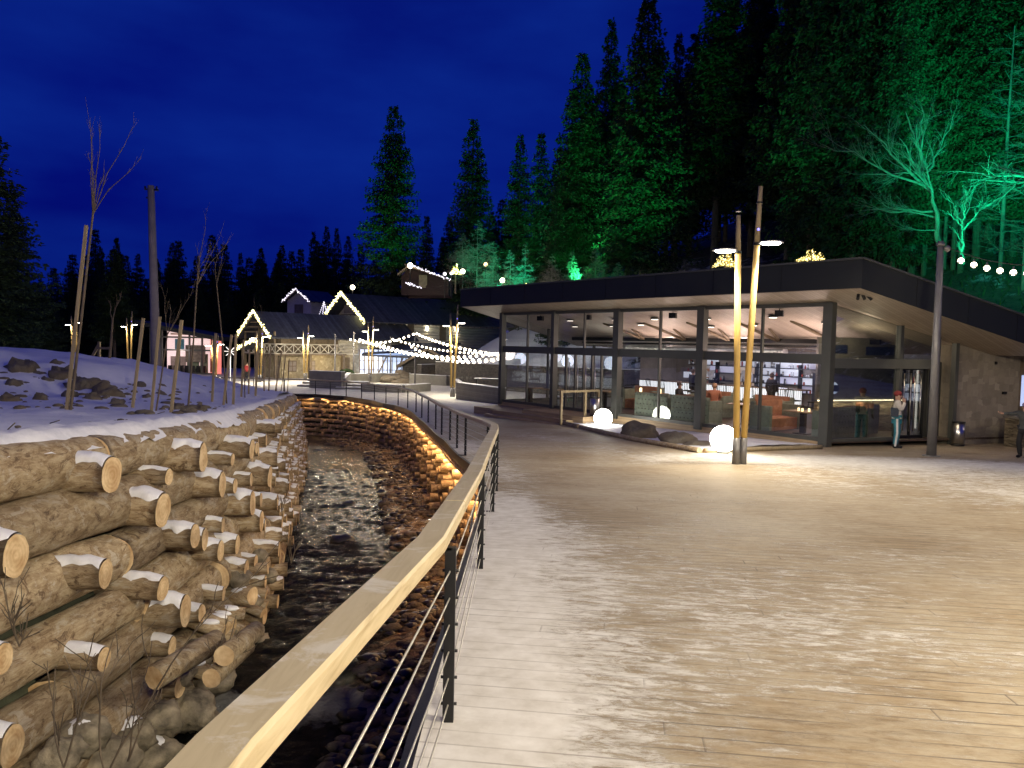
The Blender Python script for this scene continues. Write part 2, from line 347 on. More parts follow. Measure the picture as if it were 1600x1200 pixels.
MT['terrace'] = mat('concrete_seat_wall', (.20, .19, .165), .8, 0, .2, 2, .2)
MT['balls'] = emi('glowing_sphere', (1, .95, .82), 22)
MT['bulb'] = emi('lit_bulb', (1, .86, .62), 10)
MT['fairy'] = emi('fairy_bulb', (1, .90, .36), 3.6)
MT['fairyw'] = emi('white_fairy_bulb', (.92, .85, 1), 1.6)
MT['lampdisc'] = emi('lamp_diffuser', (1, .92, .75), 30)
MT['led'] = emi('led_strip', (1, .80, .50), 5)
MT['ledw'] = emi('white_bar_panel', (.93, .95, 1), 1.15)
MT['ledo'] = emi('orange_lamp', (1, .42, .18), 3.5)
MT['bluewin'] = emi('lit_blue_window', (.42, .58, 1), .75)
MT['pinkglow'] = emi('pink_interior_glow', (1, .68, .66), .72)
MT['redwin'] = emi('lit_red_window', (1, .16, .10), .8)
MT['warmwin'] = emi('warm_lit_window', (1, .72, .35), .9)
MT['bluedot'] = emi('blue_indicator', (.1, .1, 1), 3)
MT['fabricg'] = mat('green_grey_upholstery', (.20, .23, .18), .9, 0, .25, 5, .2)
MT['fabrico'] = mat('rust_upholstery', (.34, .15, .08), .9, 0, .25, 5, .2)
MT['tabletop'] = mat('table_wood', (.30, .2, .12), .4, 0, .2, 3, .05)
MT['navy'] = mat('navy_cabinet', (.015, .025, .07), .4, 0, .15, 2, .03)
MT['skin'] = mat('skin', (.45, .27, .19), .6, 0, .06, 5, .03)
MT['interior'] = mat('interior_wall', (.28, .24, .22), .8, 0, .25, 1.3, .05)
MT['duct'] = mat('silver_duct', (.6, .6, .62), .35, .9, .15, 6, .2)
MT['earth'] = mat('dark_hillside_soil', (.045, .05, .03), .95, 0, .5, 1.5, .6)
# ---------------------------------------------------------------- mesh helpers
class MB:
    def __init__(s): s.v = []; s.f = []; s.m = []; s.sm = []
    def add(s, vs, fs, mi=0, smooth=False):
        k = len(s.v); s.v += [tuple(v) for v in vs]
        for f in fs: s.f.append(tuple(i+k for i in f)); s.m.append(mi); s.sm.append(smooth)
    def box(s, c, d, rz=0.0, mi=0, M=None):
        hx, hy, hz = d[0]/2, d[1]/2, d[2]/2
        vs = [Vector((x, y, z)) for z in (-hz, hz) for y in (-hy, hy) for x in (-hx, hx)]
        if M is not None: vs = [M @ v for v in vs]
        elif rz: R = Matrix.Rotation(rz, 3, 'Z'); vs = [R @ v for v in vs]
        c = Vector(c); vs = [v+c for v in vs]
        s.add(vs, [(0, 2, 3, 1), (4, 5, 7, 6), (0, 1, 5, 4), (2, 6, 7, 3), (0, 4, 6, 2), (1, 3, 7, 5)], mi)
    def beam(s, a, b, wd, h, mi=0, up=(0, 0, 1)):
        a = Vector(a); b = Vector(b); d = (b-a); L = d.length; x = d.normalized(); u = Vector(up)
        y = u.cross(x)
        if y.length < 1e-4: y = Vector((0, 1, 0)).cross(x)
        y.normalize(); z = x.cross(y)
        M = Matrix((x, y, z)).transposed()
        s.box((a+b)/2, (L, wd, h), mi=mi, M=M)
    def tube(s, pts, rad, n=8, mi=0, cap=True, smooth=True, capmi=None, jit=0.0):
        pts = [Vector(p) for p in pts]; N = len(pts)
        if isinstance(rad, (int, float)): rad = [rad]*N
        vs = []; fs = []
        t0 = (pts[1]-pts[0]).normalized(); ref = Vector((0, 0, 1)) if abs(t0.z) < .9 else Vector((1, 0, 0))
        y = ref.cross(t0).normalized()
        for i, p in enumerate(pts):
            t = (pts[min(i+1, N-1)]-pts[max(i-1, 0)])
            t = t.normalized() if t.length > 1e-9 else t0
            y = (y-t*y.dot(t))
            y = y.normalized() if y.length > 1e-6 else t.orthogonal().normalized()
            z = t.cross(y)
            for k in range(n):
                a = 2*pi*k/n; r = rad[i]*(1+(random.uniform(-jit, jit) if jit else 0)); vs.append(p+(y*cos(a)+z*sin(a))*r)
        for i in range(N-1):
            for k in range(n):
                fs.append((i*n+k, i*n+(k+1) % n, (i+1)*n+(k+1) % n, (i+1)*n+k))
        s.add(vs, fs, mi, smooth)
        if cap:
            k0 = len(s.v)-N*n
            s.f.append(tuple(k0+k for k in reversed(range(n)))); s.m.append(mi if capmi is None else capmi); s.sm.append(False)
            s.f.append(tuple(k0+(N-1)*n+k for k in range(n))); s.m.append(mi if capmi is None else capmi); s.sm.append(False)
    def sph(s, c, r, nu=12, nv=8, mi=0, sc=(1, 1, 1), nzf=None, smooth=True):
        c = Vector(c); vs = []; fs = []
        for j in range(nv+1):
            th = pi*j/nv
            for i in range(nu):
                ph = 2*pi*i/nu; d = Vector((sin(th)*cos(ph), sin(th)*sin(ph), cos(th)))
                rr = r*(nzf(d) if nzf else 1); vs.append(c+Vector((d.x*rr*sc[0], d.y*rr*sc[1], d.z*rr*sc[2])))
        for j in range(nv):
            for i in range(nu):
                fs.append((j*nu+i, (j+1)*nu+i, (j+1)*nu+(i+1) % nu, j*nu+(i+1) % nu))
        s.add(vs, fs, mi, smooth)
    def quad(s, a, b, c, d, mi=0): s.add([a, b, c, d], [(0, 1, 2, 3)], mi)
    def poly(s, pts, dz, mi=0):            # horizontal polygon extruded downward by dz
        n = len(pts); vs = [Vector(p) for p in pts]+[Vector(p)-Vector((0, 0, dz)) for p in pts]
        s.add(vs, [tuple(range(n)), tuple(reversed(range(n, 2*n)))]+[(i, i+n, (i+1) % n+n, (i+1) % n) for i in range(n)], mi)
    def mesh(s, name, mats):
        me = bpy.data.meshes.new(name); me.from_pydata(s.v, [], s.f)
        for m in (mats if isinstance(mats, (list, tuple)) else [mats]): me.materials.append(MT[m] if isinstance(m, str) else m)
        me.polygons.foreach_set('material_index', s.m); me.polygons.foreach_set('use_smooth', s.sm); me.update(); return me
    def build(s, name, mats, parent=None, loc=None):
        o = bpy.data.objects.new(name, s.mesh(name, mats)); COL.objects.link(o)
        if parent: o.parent = parent
        if loc is not None:
            o.location = loc
        return o
def tag(o, label, cat, group=None):
    o['label'] = label; o['category'] = cat
    if group: o['group'] = group
    return o
def thing(name, label, cat, loc=(0, 0, 0), rz=0.0, group=None):
    o = bpy.data.objects.new(name, None); COL.objects.link(o); o.location = loc; o.rotation_euler = (0, 0, rz); o.empty_display_size = .1
    return tag(o, label, cat, group)
def struct(o, kind='structure'): o['kind'] = kind; return o
def inst(name, data, parent=None, M=None):
    o = bpy.data.objects.new(name, data); COL.objects.link(o)
    if parent: o.parent = parent
    if M is not None: o.matrix_local = M
    return o
def copy_tree(o, parent=None):
    c = o.copy(); COL.objects.link(c); c.parent = parent
    for ch in list(o.children): copy_tree(ch, c)
    return c
def frame(x, z=(0, 0, 1), org=(0, 0, 0), sc=(1, 1, 1)):
    x = Vector(x).normalized(); z = Vector(z); y = z.cross(x).normalized(); z = x.cross(y)
    M = Matrix((x*sc[0], y*sc[1], z*sc[2])).transposed().to_4x4(); M.translation = Vector(org); return M
def grid(name, xs, zf, mats, attrs=None, parent=None):
    """xs: list of rows, each a list of (x,y); zf(x,y) height; attrs {name: f(x,y)}"""
    nr = len(xs); nc = len(xs[0]); vs = []; fs = []
    for r in xs:
        for (x, y) in r: vs.append((x, y, zf(x, y)))
    for j in range(nr-1):
        for i in range(nc-1): fs.append((j*nc+i, j*nc+i+1, (j+1)*nc+i+1, (j+1)*nc+i))
    b = MB(); b.add(vs, fs, 0, True); o = b.build(name, mats, parent)
    for k, f in (attrs or {}).items():
        a = o.data.attributes.new(k, 'FLOAT', 'POINT'); a.data.foreach_set('value', [f(v[0], v[1]) for v in vs])
    return o

# ---------------------------------------------------------------- stream geometry
EPX = [(727, 712), (714, 701), (703, 689), (690, 681), (680.7, 672), (669, 661), (659, 653), (650, 645), (637, 638.7), (622, 634), (603, 630.7), (585, 626), (565, 622.7), (541, 619.5), (516, 617.5), (493, 616)]
POSTS = [onG(700, 1135), onG(750, 893), onG(769, 801)]
POSTS += [Vector((-.22, 12.2, G(12.2))), Vector((-.45, 15.0, G(15.0)))]
POSTS += [onG(*p) for p in EPX]
EDGE = [(-.40, -4)]+[(p.x-.12, p.y) for p in POSTS]
EDGEN = [(y, x) for x, y in EDGE]
def xe(y): return interp(EDGEN, y)
YEND = EDGE[-1][1]
def W(y): return -1.60-.062*y - (.25 if y < 7.6 else .25*(1-sstep(7.6, 8.4, y)) if y < 8.4 else 0)
def T(y): return 1.2-.06*y
LW = [(-6, -3.1), (8, -3.1), (11.2, -3.35), (20, -5.55), (30, -8.05), (38, -10.1), (40.5, -11.0), (42, -12.4), (43, -14.5)]
def xl(y): return interp(LW, y)
print('POSTS', [(round(p.x, 2), round(p.y, 2), round(p.z, 2)) for p in POSTS])

# ---------------------------------------------------------------- ground sheets
def base_sheet():
    b = MB(); b.add([(-900, -200, -9), (900, -200, -9), (900, 1200, -9), (-900, 1200, -9)], [(0, 1, 2, 3)]); return struct(b.build('ground', 'earth'))
base_sheet()
def snowamt(x, y):
    e = x-xe(y)
    v = -.0
    v += .52*(1-sstep(.30, .85+.35*nz3(y*.8, 3)+.03*max(0,5-y), e))*(1-sstep(9, 13, y))       # swept-up snow beside the railing
    v += .24*(1-sstep(.5, 1.8+.5*nz3(y*.35, 9), e))*(1-sstep(10, 16, y))
    v += .25*(1-sstep(.3, 1.6, e))*sstep(12, 16, y)
    v += .30*sstep(5.5, 12.5, x+.18*y-1.2*nz3(x*.2, y*.2))*(1-sstep(14, 22, y))*sstep(3, 6, y)
    v += .42*exp(-((x-8.5)/4.5)**2-((y-18.7)/1.7)**2)
    v += .12*exp(-((x-2.0)/2.2)**2-((y-7.0)/3.2)**2)
    v += .17*exp(-((x-2.0)/3)**2-((y-24)/8)**2)
    v += .5*sstep(36, 44, y)+.3*sstep(26, 36, y)*sstep(1.0, -3, x)
    v += .11*exp(-((x-1.6)/2.4)**2-((y-6)/4.5)**2)
    v += .26*fbm(x*.45, y*.45, 2)+.10*fbm(x*1.7, y*1.7, 6)
    return max(0, min(1, v))
rows = []
y = -5.0; ys = []
while y < YEND: ys.append(y); y += .12 if y < 14 else .3
for y in ys:
    a = xe(y); r = []
    for i in range(75):
        t = i/74; r.append((a+(46-a)*t**2.2, y))
    rows.append(r)
deck = grid('deck', rows, lambda x, y: G(y), 'deck', {'snow': snowamt}); struct(deck)
rows = []
for j in range(60):
    y = ys[-1]+j*(j*.02+.6)
    rows.append([(-75+i*2.0, y) for i in range(62)])
plaza = grid('plaza', rows, lambda x, y: G(y)-.004, 'deck', {'snow': lambda x, y: .95}); struct(plaza)
# dark steel edge of the boardwalk
b = MB()
pts = [(x, y) for x, y in EDGE]+[(EDGE[-1][0]-6, EDGE[-1][1]+1.5), (EDGE[-1][0]-16, EDGE[-1][1]+2)]
for (x0, y0), (x1, y1) in zip(pts, pts[1:]):
    n = max(1, int((y1-y0)/2))
    for k in range(n):
        ya, yb = lerp(y0, y1, k/n), lerp(y0, y1, (k+1)/n); xa, xb = lerp(x0, x1, k/n), lerp(x0, x1, (k+1)/n)
        b.beam((xa-.03, ya, G(ya)-.10), (xb-.03, yb, G(yb)-.10), .06, .21)
EDGEOBJ = b.build('boardwalk_edge', 'blackmetal'); tag(EDGEOBJ, 'black steel edge beam along the curved rim of the boardwalk', 'edge beam')
# left snowy bank
def bank(x, y):
    a = xl(min(y, 43)); d = a-x
    z = T(y)-.0
    cy = 20.5+.25*(x+15)
    hgt = interp([(-30, 2.0), (-15, 1.45), (-12, 1.15), (-10, .75), (-8.3, .30), (-6.5, .0)], x)
    g = exp(-((y-cy)/3.2)**2) if y < cy else exp(-((y-cy)/9.0)**2)
    z += hgt*g*(1+.25*nz3(x*.5, y*.5))
    z += .10*fbm(x*.9, y*.9, 1)*sstep(1.0, 2.2, d)+.045*fbm(x*4, y*4, 5)*sstep(.7, 1.2, d)
    z += .18*abs(fbm(x*1.6, y*1.6, 8))*sstep(13, 17, y)*sstep(-8.5, -11, x)*g
    return z
rows = []
y = -2.0
while y < 44:
    a = xl(y)-.80; rows.append([(a-(45)*(i/90)**1.7, y) for i in range(91)]); y += .16 if y < 26 else .4
struct(grid('snow_bank', rows, bank, 'snow'))
# far left snowy ground
rows = [[(-150+i*4, 40+j*4) for i in range(36)] for j in range(40)]
struct(grid('snow_field', rows, lambda x, y: min(G(y)-.15, T(y)-.6) + (.6*sstep(-20, -45, x)) if x < -16 else -6, 'snow'))
# water
rows = []; y = 2.0
while y < YEND+3:
    yy = min(y, YEND-.1); a = xl(min(yy, 43))-.6; c = xe(yy)+.5
    if y > 40: a = min(a, -14-(y-40)*1.5)
    rows.append([(lerp(a, c, i/64), y) for i in range(65)]); y += .07 if y < 16 else (.16 if y < 30 else .4)
def wz(x, y):
    z = W(y)
    z += .09*fbm(x*1.2, y*3.0, 0, 5)+.07*fbm(x*4, y*8, 4, 3)
    s = shore(x, y); z += .20*max(0, s-.25)+.08*s*fbm(x*6, y*6, 7, 3)
    return z
def shore(x, y):
    yy = min(y, YEND-.1); c = xe(yy)-.75; w_ = (c-xl(min(yy, 43)))
    e = c-x
    if w_ < .8: return 0
    return min(1, max(0, 1-e/(w_*.50+.35*nz3(y*.7, 1.5))))*sstep(4, 8, y)*(1-sstep(44, 48, y))
def foam(x, y): return .42*exp(-((y-8.0-.25*nz3(x*2, 0))/.22)**2)
struct(grid('water', rows, wz, 'water', {'shore': lambda x, y: shore(x, y)*.62, 'foam': foam}))

# ---------------------------------------------------------------- logs
def log_mesh(L, r, n=22, seed=0, taper=.04, bothcut=True):
    random.seed(seed); b = MB(); N = max(6, int(L/.12)); vs = []; fs = []
    for i in range(N+1):
        x = L*i/N; oy = .03*r*nz3(i*.7, seed); 
        for k in range(n):
            a = 2*pi*k/n; rr = r*(1-taper*i/N)*(1+.13*nz3(cos(a)*1.1+seed*3.7, sin(a)*1.1, x*.9)+.05*nz3(cos(a)*4, sin(a)*4, x*4+seed))
            vs.append((x, cos(a)*rr+oy, sin(a)*rr))
    for i in range(N):
        for k in range(n): fs.append((i*n+k, (i+1)*n+k, (i+1)*n+(k+1) % n, i*n+(k+1) % n))
    b.add(vs, fs, 0, True)
    for base, rev in ((0, False), (N*n, True)):
        f = [base+k for k in range(n)]
        if not rev: f = f[::-1]
        b.f.append(tuple(f[::-1] if False else f)); b.m.append(1 if bothcut else 0); b.sm.append(False)
    return b.mesh('log', ['bark', 'cut'])
def snow_mesh(L, r, seed, x0=0.0, cover=58, thick=.042):
    b = MB(); N = max(5, int(L/.06)); n = 9; vs = []; fs = []
    for i in range(N+1):
        x = x0+(L-x0)*i/N
        for k in range(n):
            u = -1+2*k/(n-1); cv = radians(cover*(1+.75*nz3(x*7, seed*3.3+(2 if u > 0 else -2))))*(1 if x > x0+.05 else .4); a = pi/2+u*cv
            e = (1-u*u)**.5*min(1, (N-i)*1.2/N*3+.15)
            rr = r*1.0+thick*e*(1+.4*nz3(x*9, u*2, seed))-.004*(1-e); vs.append((x, cos(a)*rr, sin(a)*rr))
    for i in range(N):
        for k in range(n-1): fs.append((i*n+k, (i+1)*n+k, (i+1)*n+k+1, i*n+k+1))
    b.add(vs, fs, 0, True); return b.mesh('snow_cap', 'snow2')
HL = [log_mesh(1.0, .15, seed=s) for s in range(6)]
HS = [snow_mesh(.99, .15, s, x0=.3, cover=random.uniform(20, 46)) for s in range(6)]
LL = [log_mesh(4.0, .2, seed=20+s) for s in range(5)]
def header(parent, p, d, r, L, snow, seed):
    """log whose cut end is centred on p, pointing along d"""
    d = Vector(d).normalized(); k = seed % 6; s = r/.15
    org = Vector(p)-d*L
    up = Vector((0, .12*((seed*7) % 5-2)/2, 1))
    o = inst('header_log', HL[k], parent, frame(d, up, org, (L, s, s)))
    if snow: inst('snow_cap', HS[(seed*5) % 6], o)
    return o
def longlog(parent, a, c, r, seed):
    a = Vector(a); c = Vector(c); L = (c-a).length
    return inst('wall_log', LL[seed % 5], parent, frame(c-a, (0, .3*(seed % 3-1), 1), a, (L/4, r/.2, r/.2)))

# left wall ---------------------------------------------------------------
lwall = thing('log_retaining_wall', 'crib wall of snow-capped grey logs with round cut ends along the left bank of the stream', 'retaining wall', (0, 0, 0))
def lface(y, z):     # x of the log faces at height z
    f = (z-W(y))/(T(y)-W(y)); return xl(y)-.50*f
def ldir(y):
    a = Vector((xl(y-.5), y-.5, 0)); c = Vector((xl(y+.5), y+.5, 0)); t = (c-a).normalized(); return Vector((t.y, -t.x, 0))
random.seed(3)
stuff = MB()
rowsN = 7; longs = []; 
for r in range(rowsN):
    y = 3.6+random.uniform(0, 2.0)-r*.2
    while y < 42.5:
        L = random.uniform(2.0, 3.6); y1 = min(y+L, 43)
        zr = lambda yy: lerp(T(yy)-.20, W(yy)+.10, r/(rowsN-1))
        z0, z1 = zr(y), zr(y1); rad = random.uniform(.185, .26) if r else .23
        longs.append((y, (lface(y, z0)-.30+.05*random.uniform(-1, 1), y, z0), (lface(y1, z1)-.30, y1, z1), rad))
        y = y1-.02
longs.sort()
for i, (yy, a, c, rad) in enumerate(longs):
    if i < 99: longlog(lwall, a, c, rad, i)
    else: stuff.tube([a, c], rad, 8)
# headers: near ones placed after the photo, the rest generated
NEARH = [(175, 742, 29), (25, 868, 36), (255, 797, 28), (318, 715, 28), (165, 897, 24), (348, 757, 21), (305, 838, 20), (255, 920, 20), (345, 861, 17), (394, 702, 16), (395, 787, 20), (5, 1030, 26), (20, 1165, 34), (290, 955, 26), (163, 1030, 20),
         (422, 745, 17), (440, 668, 10), (430, 668, 9), (433, 717, 14), (409, 815, 17), (434, 785, 13), (450, 760, 11)]
heads = []
for k, (px, py, rp) in enumerate(NEARH):
    yd = 6.0
    for it in range(12):                         # intersect the ray with the plane of the log ends
        p = aty(px, py, yd); rr = ray(px, py)
        tgt = lface(yd, p.z)+.16
        yd = lerp(yd, max(3.5, min(20, tgt/(rr.x/rr.y))), .6)
    p = aty(px, py, yd)
    heads.append((p.y, p, max(.09, min(.17, rp/FOC*p.y*1.0)), True))
random.seed(12)
near_pts = [h[1] for h in heads]
for r in range(rowsN):
    y = 5.2+random.uniform(0, .8)
    while y < 42:
        z = lerp(T(y)-.45, W(y)+.25, r/(rowsN-1))+random.uniform(-.05, .05)
        p = Vector((lface(y, z)+random.uniform(-.02, .14), y, z))
        if all((p-q).length > (.33 if p.y > 7 else .6) for q in near_pts) and (y > 6.8 or r < 0):
            near_pts.append(p); heads.append((y, p, random.uniform(.08, .125), r < 6 or random.random() < .5))
        y += random.uniform(.55, 1.0)
heads.sort(key=lambda h: h[0])
for i, (yy, p, r, sn) in enumerate(heads):
    d = ldir(yy)+Vector((0, random.uniform(-.08, .08), random.uniform(-.05, .03)))
    if i < 99: header(lwall, p, d, r, .75, sn, i)
    else:
        d = d.normalized(); stuff.tube([p-d*.6, p], r, 9, 0, True, True, 1)
        if sn: stuff.sph(p-d*.13+Vector((0, 0, r*.62)), .1, 6, 4, 2, (1.6, r*8, r*5))
struct(stuff.build('far_log', ['bark', 'cut', 'snow2'], lwall), 'stuff')
# snow ledge on the top log
b = MB(); vs = []; fs = []; yy = 3.0; k = 0
while yy < 43.2:
    z = T(yy)-.20; x = lface(yy, z)-.30
    for j in range(8):
        u = j/7; xx = x+.17-.55*u; zz = z+.12+.17*min(1, u*2.2)+.035*nz3(xx*6, yy*6)+.02*nz3(xx*15, yy*15)
        if j == 0: xx += .05*nz3(yy*5, 2.2)
        vs.append((xx, yy, zz))
    yy += .12; k += 1
for i in range(k-1):
    for j in range(7): fs.append((i*8+j, i*8+j+1, (i+1)*8+j+1, (i+1)*8+j))
b.add(vs, fs, 0, True); b.build('snow_ledge', 'snow2', lwall)
# soil behind the logs so no light leaks through
b = MB(); vs = []; fs = []; k = 0; yy = 2.0
while yy < 43.2:
    vs += [(lface(yy, T(yy))-.42, yy, T(yy)-.05), (lface(yy, W(yy))-.42, yy, W(yy)-.3)]; yy += 1; k += 1
for i in range(k-1): fs.append((2*i, 2*i+1, 2*i+3, 2*i+2))
b.add(vs, fs); b.build('backfill', 'earth', lwall)

# right wall ---------------------------------------------------------------
rwall = thing('log_retaining_wall', 'curved crib wall of logs lit orange from under the boardwalk edge', 'retaining wall')
# arc-length samples of the edge
arc = []; s = 0
for i in range(len(EDGE)-1):
    (x0, y0), (x1, y1) = EDGE[i], EDGE[i+1]; d = sqrt((x1-x0)**2+(y1-y0)**2); n = max(1, int(d/.25))
    for k in range(n): arc.append((s+d*k/n, lerp(x0, x1, k/n), lerp(y0, y1, k/n)))
    s += d
arc += [(s+i*.25, EDGE[-1][0]-i*.24, EDGE[-1][1]+i*.03) for i in range(24)]
STOT = arc[-1][0]
def arcp(s):
    j = max(0, min(len(arc)-2, int(s/STOT*(len(arc)-1))))
    while j < len(arc)-2 and arc[j+1][0] < s: j += 1
    while j > 0 and arc[j][0] > s: j -= 1
    a, c = arc[j], arc[j+1]; t = (s-a[0])/max(1e-6, c[0]-a[0]); return lerp(a[1], c[1], t), lerp(a[2], c[2], t)
def arcn(s):
    a = arcp(max(0, s-1.2)); c = arcp(min(STOT-.01, s+1.2)); t = Vector((c[0]-a[0], c[1]-a[1], 0)).normalized(); return Vector((-t.y, t.x, 0))
def rwp(s, f, off=0):      # f 0 top .. 1 bottom, point on the face
    x, y = arcp(s); n = arcn(s); top = G(y)-.34; bot = W(y)+.05; z = lerp(top, bot, f)
    bt = lerp(.15, .42, sstep(10, 22, y)); o = .02*sstep(10, 18, y)+bt*f+off*lerp(.6, 1, sstep(9, 16, y))-.1*(1-sstep(9, 14, y)); return Vector((x, y, z))+n*o
stuff = MB(); random.seed(5); longs = []; heads = []
for r in range(8):
    s = 8.5+random.uniform(0, 1.5)
    while s < STOT-1:
        L = random.uniform(2.0, 3.2); f = r/7
        a = rwp(s, f, -.10); c = rwp(min(s+L, STOT-.5), f, -.10); longs.append((a.y, a, c, random.uniform(.10, .15))); s += L
    if r < 8:
        s = 8.5+random.uniform(0, 1)
        while s < STOT-.5:
            f = (r+.5)/8; p = rwp(s, f+random.uniform(-.03, .03), random.uniform(.16, .34)); heads.append((p.y, p, s, random.uniform(.085, .125))); s += random.uniform(.9, 1.7)
longs.sort(key=lambda q: q[0]); heads.sort(key=lambda q: q[0])
for i, (yy, a, c, r) in enumerate(longs):
    if i < 99: longlog(rwall, a, c, r, i)
    else: stuff.tube([a, c], r, 8)
vis = [h for h in heads if h[0] > 11]
vset = set(id(h) for h in vis[:99])
for i, h in enumerate(heads):
    yy, p, s, r = h; d = arcn(s)
    if id(h) in vset: header(rwall, p, d, r, .55, False, i)
    else: stuff.tube([p-d*.45, p], r, 9, 0, True, True, 1)
struct(stuff.build('far_log', ['bark', 'cut'], rwall), 'stuff')
b = MB(); vs = []; fs = []; k = 0; s = 2.0
while s < STOT:
    vs += [rwp(s, -.12, -.22), rwp(s, 1.05, -.22)]; s += .5; k += 1
for i in range(k-1): fs.append((2*i, 2*i+1, 2*i+3, 2*i+2))
b.add(vs, fs); b.build('backfill', 'earth', rwall)
# LED strip under the edge beam
b = MB(); s = 14.0; seg = []
while s < STOT-1:
    x0, y0 = arcp(s); x1, y1 = arcp(min(s+3.2, STOT-.3)); n = arcn(s+1.5)
    a = Vector((x0, y0, G(y0)-.24))+arcn(s)*.16; c = Vector((x1, y1, G(y1)-.24))+arcn(s+3)*.16
    b.beam(a, c, .03, .02)
    mid = (a+c)/2; L = (c-a).length
    lo = light('AREA', mid-Vector((0, 0, .03)), ORANGE, 11*L, L*.95, sy=.04)
    xx = (c-a).normalized(); zz = -((n*.30+Vector((0, 0, -1))).normalized()); zz = (zz-xx*zz.dot(xx)).normalized(); yy_ = zz.cross(xx)
    lo.rotation_euler = Matrix((xx, yy_, zz)).transposed().to_euler()
    s += 3.2
b.build('led_housing', 'blackmetal', rwall)

# ---------------------------------------------------------------- railing
rail = thing('railing', 'wooden-topped steel railing with cables curving along the stream', 'railing')
RP = [(p.x, p.y) for p in POSTS]
# handrail centre line (a little outside the posts)
hp = []
cl = [(-.60, .2), (-.565, 1.5), (-.365, 3.55), (-.30, 6.3), (-.29, 9.4), (-.27, 12.3), (-.30, 13.6), (-.50, 15.0)]+[(p.x-.03, p.y) for p in POSTS[5:]]
for x, y in cl: hp.append(Vector((x, y, G(y)+1.0)))
hp.append(hp[-1]+Vector((-6, .6, 0))); hp.append(hp[-1]+Vector((-9, .3, 0)))
b = MB(); prof = [(-.068, -.012), (-.058, 0), (.058, 0), (.068, -.012), (.068, -.07), (.060, -.078), (-.060, -.078), (-.068, -.07)]
P2 = []
for a, c in zip(hp, hp[1:]):
    n = max(1, int((c-a).length/.5)); P2 += [a.lerp(c, k/n) for k in range(n)]
P2.append(hp[-1])
def ring(i):
    p = P2[i]; t = (P2[min(i+1, len(P2)-1)]-P2[max(0, i-1)]); t.z = 0; t.normalize(); nrm = Vector((t.y, -t.x, 0)); return p, t, nrm
SEG = 8
for s0 in range(0, len(P2)-1, SEG):
    s1 = min(s0+SEG, len(P2)-1); b = MB(); vs = []; fs = []; m_ = s1-s0+1
    for i in range(s0, s1+1):
        p, t, nrm = ring(i); q = p+t*(.003 if i == s0 and i else -.003 if i == s1 else 0)
        for (u, z) in prof: vs.append(q+nrm*u+Vector((0, 0, z+.0015*((s0//SEG) % 2))))
    for i in range(m_-1):
        for k in range(8): fs.append((i*8+k, i*8+(k+1) % 8, (i+1)*8+(k+1) % 8, (i+1)*8+k))
    fs += [tuple(range(8)), tuple((m_-1)*8+k for k in reversed(range(8)))]
    b.add(vs, fs); b.build('handrail', 'rail', rail)
PP = POSTS+[POSTS[-1]+Vector((-2.2*k, .25*k, 0)) for k in range(1, 7)]
PP[3] = Vector((-.22, 12.2, G(12.2)))
for i, p in enumerate(PP):
    b = MB(); w_ = .055 if i < 3 else .05
    b.box((0, 0, .46), (w_, .045, .93)); b.box((-.07, 0, .012), (.20, .05, .022)); b.box((-.02, 0, .918), (.05, .045, .012))
    for k in range(6):
        z = .12+.137*k; b.tube([(-.040, 0, z), (.042, 0, z)], .008, 6)
    b.build('post', 'blackmetal', rail, (p.x, p.y, p.z))
ext = [Vector((-.45, .3, G(.3)))]+PP
for k in range(6):
    b = MB(); pts = [p+Vector((0, 0, .12+.137*k)) for p in ext]; b.tube(pts, .0045, 5); b.build('cable', 'cable', rail)
# ---------------------------------------------------------------- restaurant pavilion
F0 = -1.12
C0 = atz(1288, 697, -1.25); C0.z = 0
d1 = Vector((-.6, .8, 0)); nn = Vector((.8, .6, 0)); d2 = Vector((.944, .33, 0)).normalized(); m2 = Vector((d2.y, -d2.x, 0))
A1 = math.atan2(.8, -.6); A2 = math.atan2(d2.y, d2.x)
def S(s, u, z): return C0+d1*s+nn*u+Vector((0, 0, z))
def Q(t, v, z): return C0+d2*t+m2*v+Vector((0, 0, z))
rest = thing('pavilion', 'glass-walled restaurant pavilion with a dark slanted roof beside the boardwalk', 'building', (0, 0, 0))
def zs(u): return max(3.12-.234*u, 1.60)      # underside of the roof
def zt(u): return max(3.95-.234*u, 2.20)
E1, SE = 1.2, 18.7
Fc = C0+nn*(-E1)+d1*(-1.62)                  # near roof corner
UE = 13.5
def roofpoly(z, inset=0.0):
    # outline at inward distance rows: returns left edge / right edge points for given u
    pass
def redge(u):                                  # right end of the roof for inward distance u (runs along d2)
    t = (u+E1)/(d2.dot(nn)); return Fc+d2*t
def ledge(u): return C0+nn*u+d1*SE
us = [-E1, 0, 2, 4, 6.4955, 6.5, 8, 10, UE]
b = MB(); vs = []; n = len(us)
for u in us:
    r = redge(u); l = ledge(u); vs += [(r.x, r.y, zt(u)), (l.x, l.y, zt(u))]
b.add(vs, [(2*i, 2*i+1, 2*i+3, 2*i+2) for i in range(n-1)])
for i in range(n-1):                          # fascia on the right end and on the far left end
    for fn in (redge, ledge):
        a, c = fn(us[i]), fn(us[i+1])
        b.quad((a.x, a.y, zt(us[i])), (c.x, c.y, zt(us[i+1])), (c.x, c.y, zs(us[i+1])), (a.x, a.y, zs(us[i])))
a, c = redge(-E1), ledge(-E1); b.quad((a.x, a.y, zt(-E1)), (c.x, c.y, zt(-E1)), (c.x, c.y, zs(-E1)), (a.x, a.y, zs(-E1)))
a, c = redge(UE), ledge(UE); b.quad((a.x, a.y, zt(UE)), (c.x, c.y, zt(UE)), (c.x, c.y, zs(UE)), (a.x, a.y, zs(UE)))
b.build('roof', 'fascia', rest)
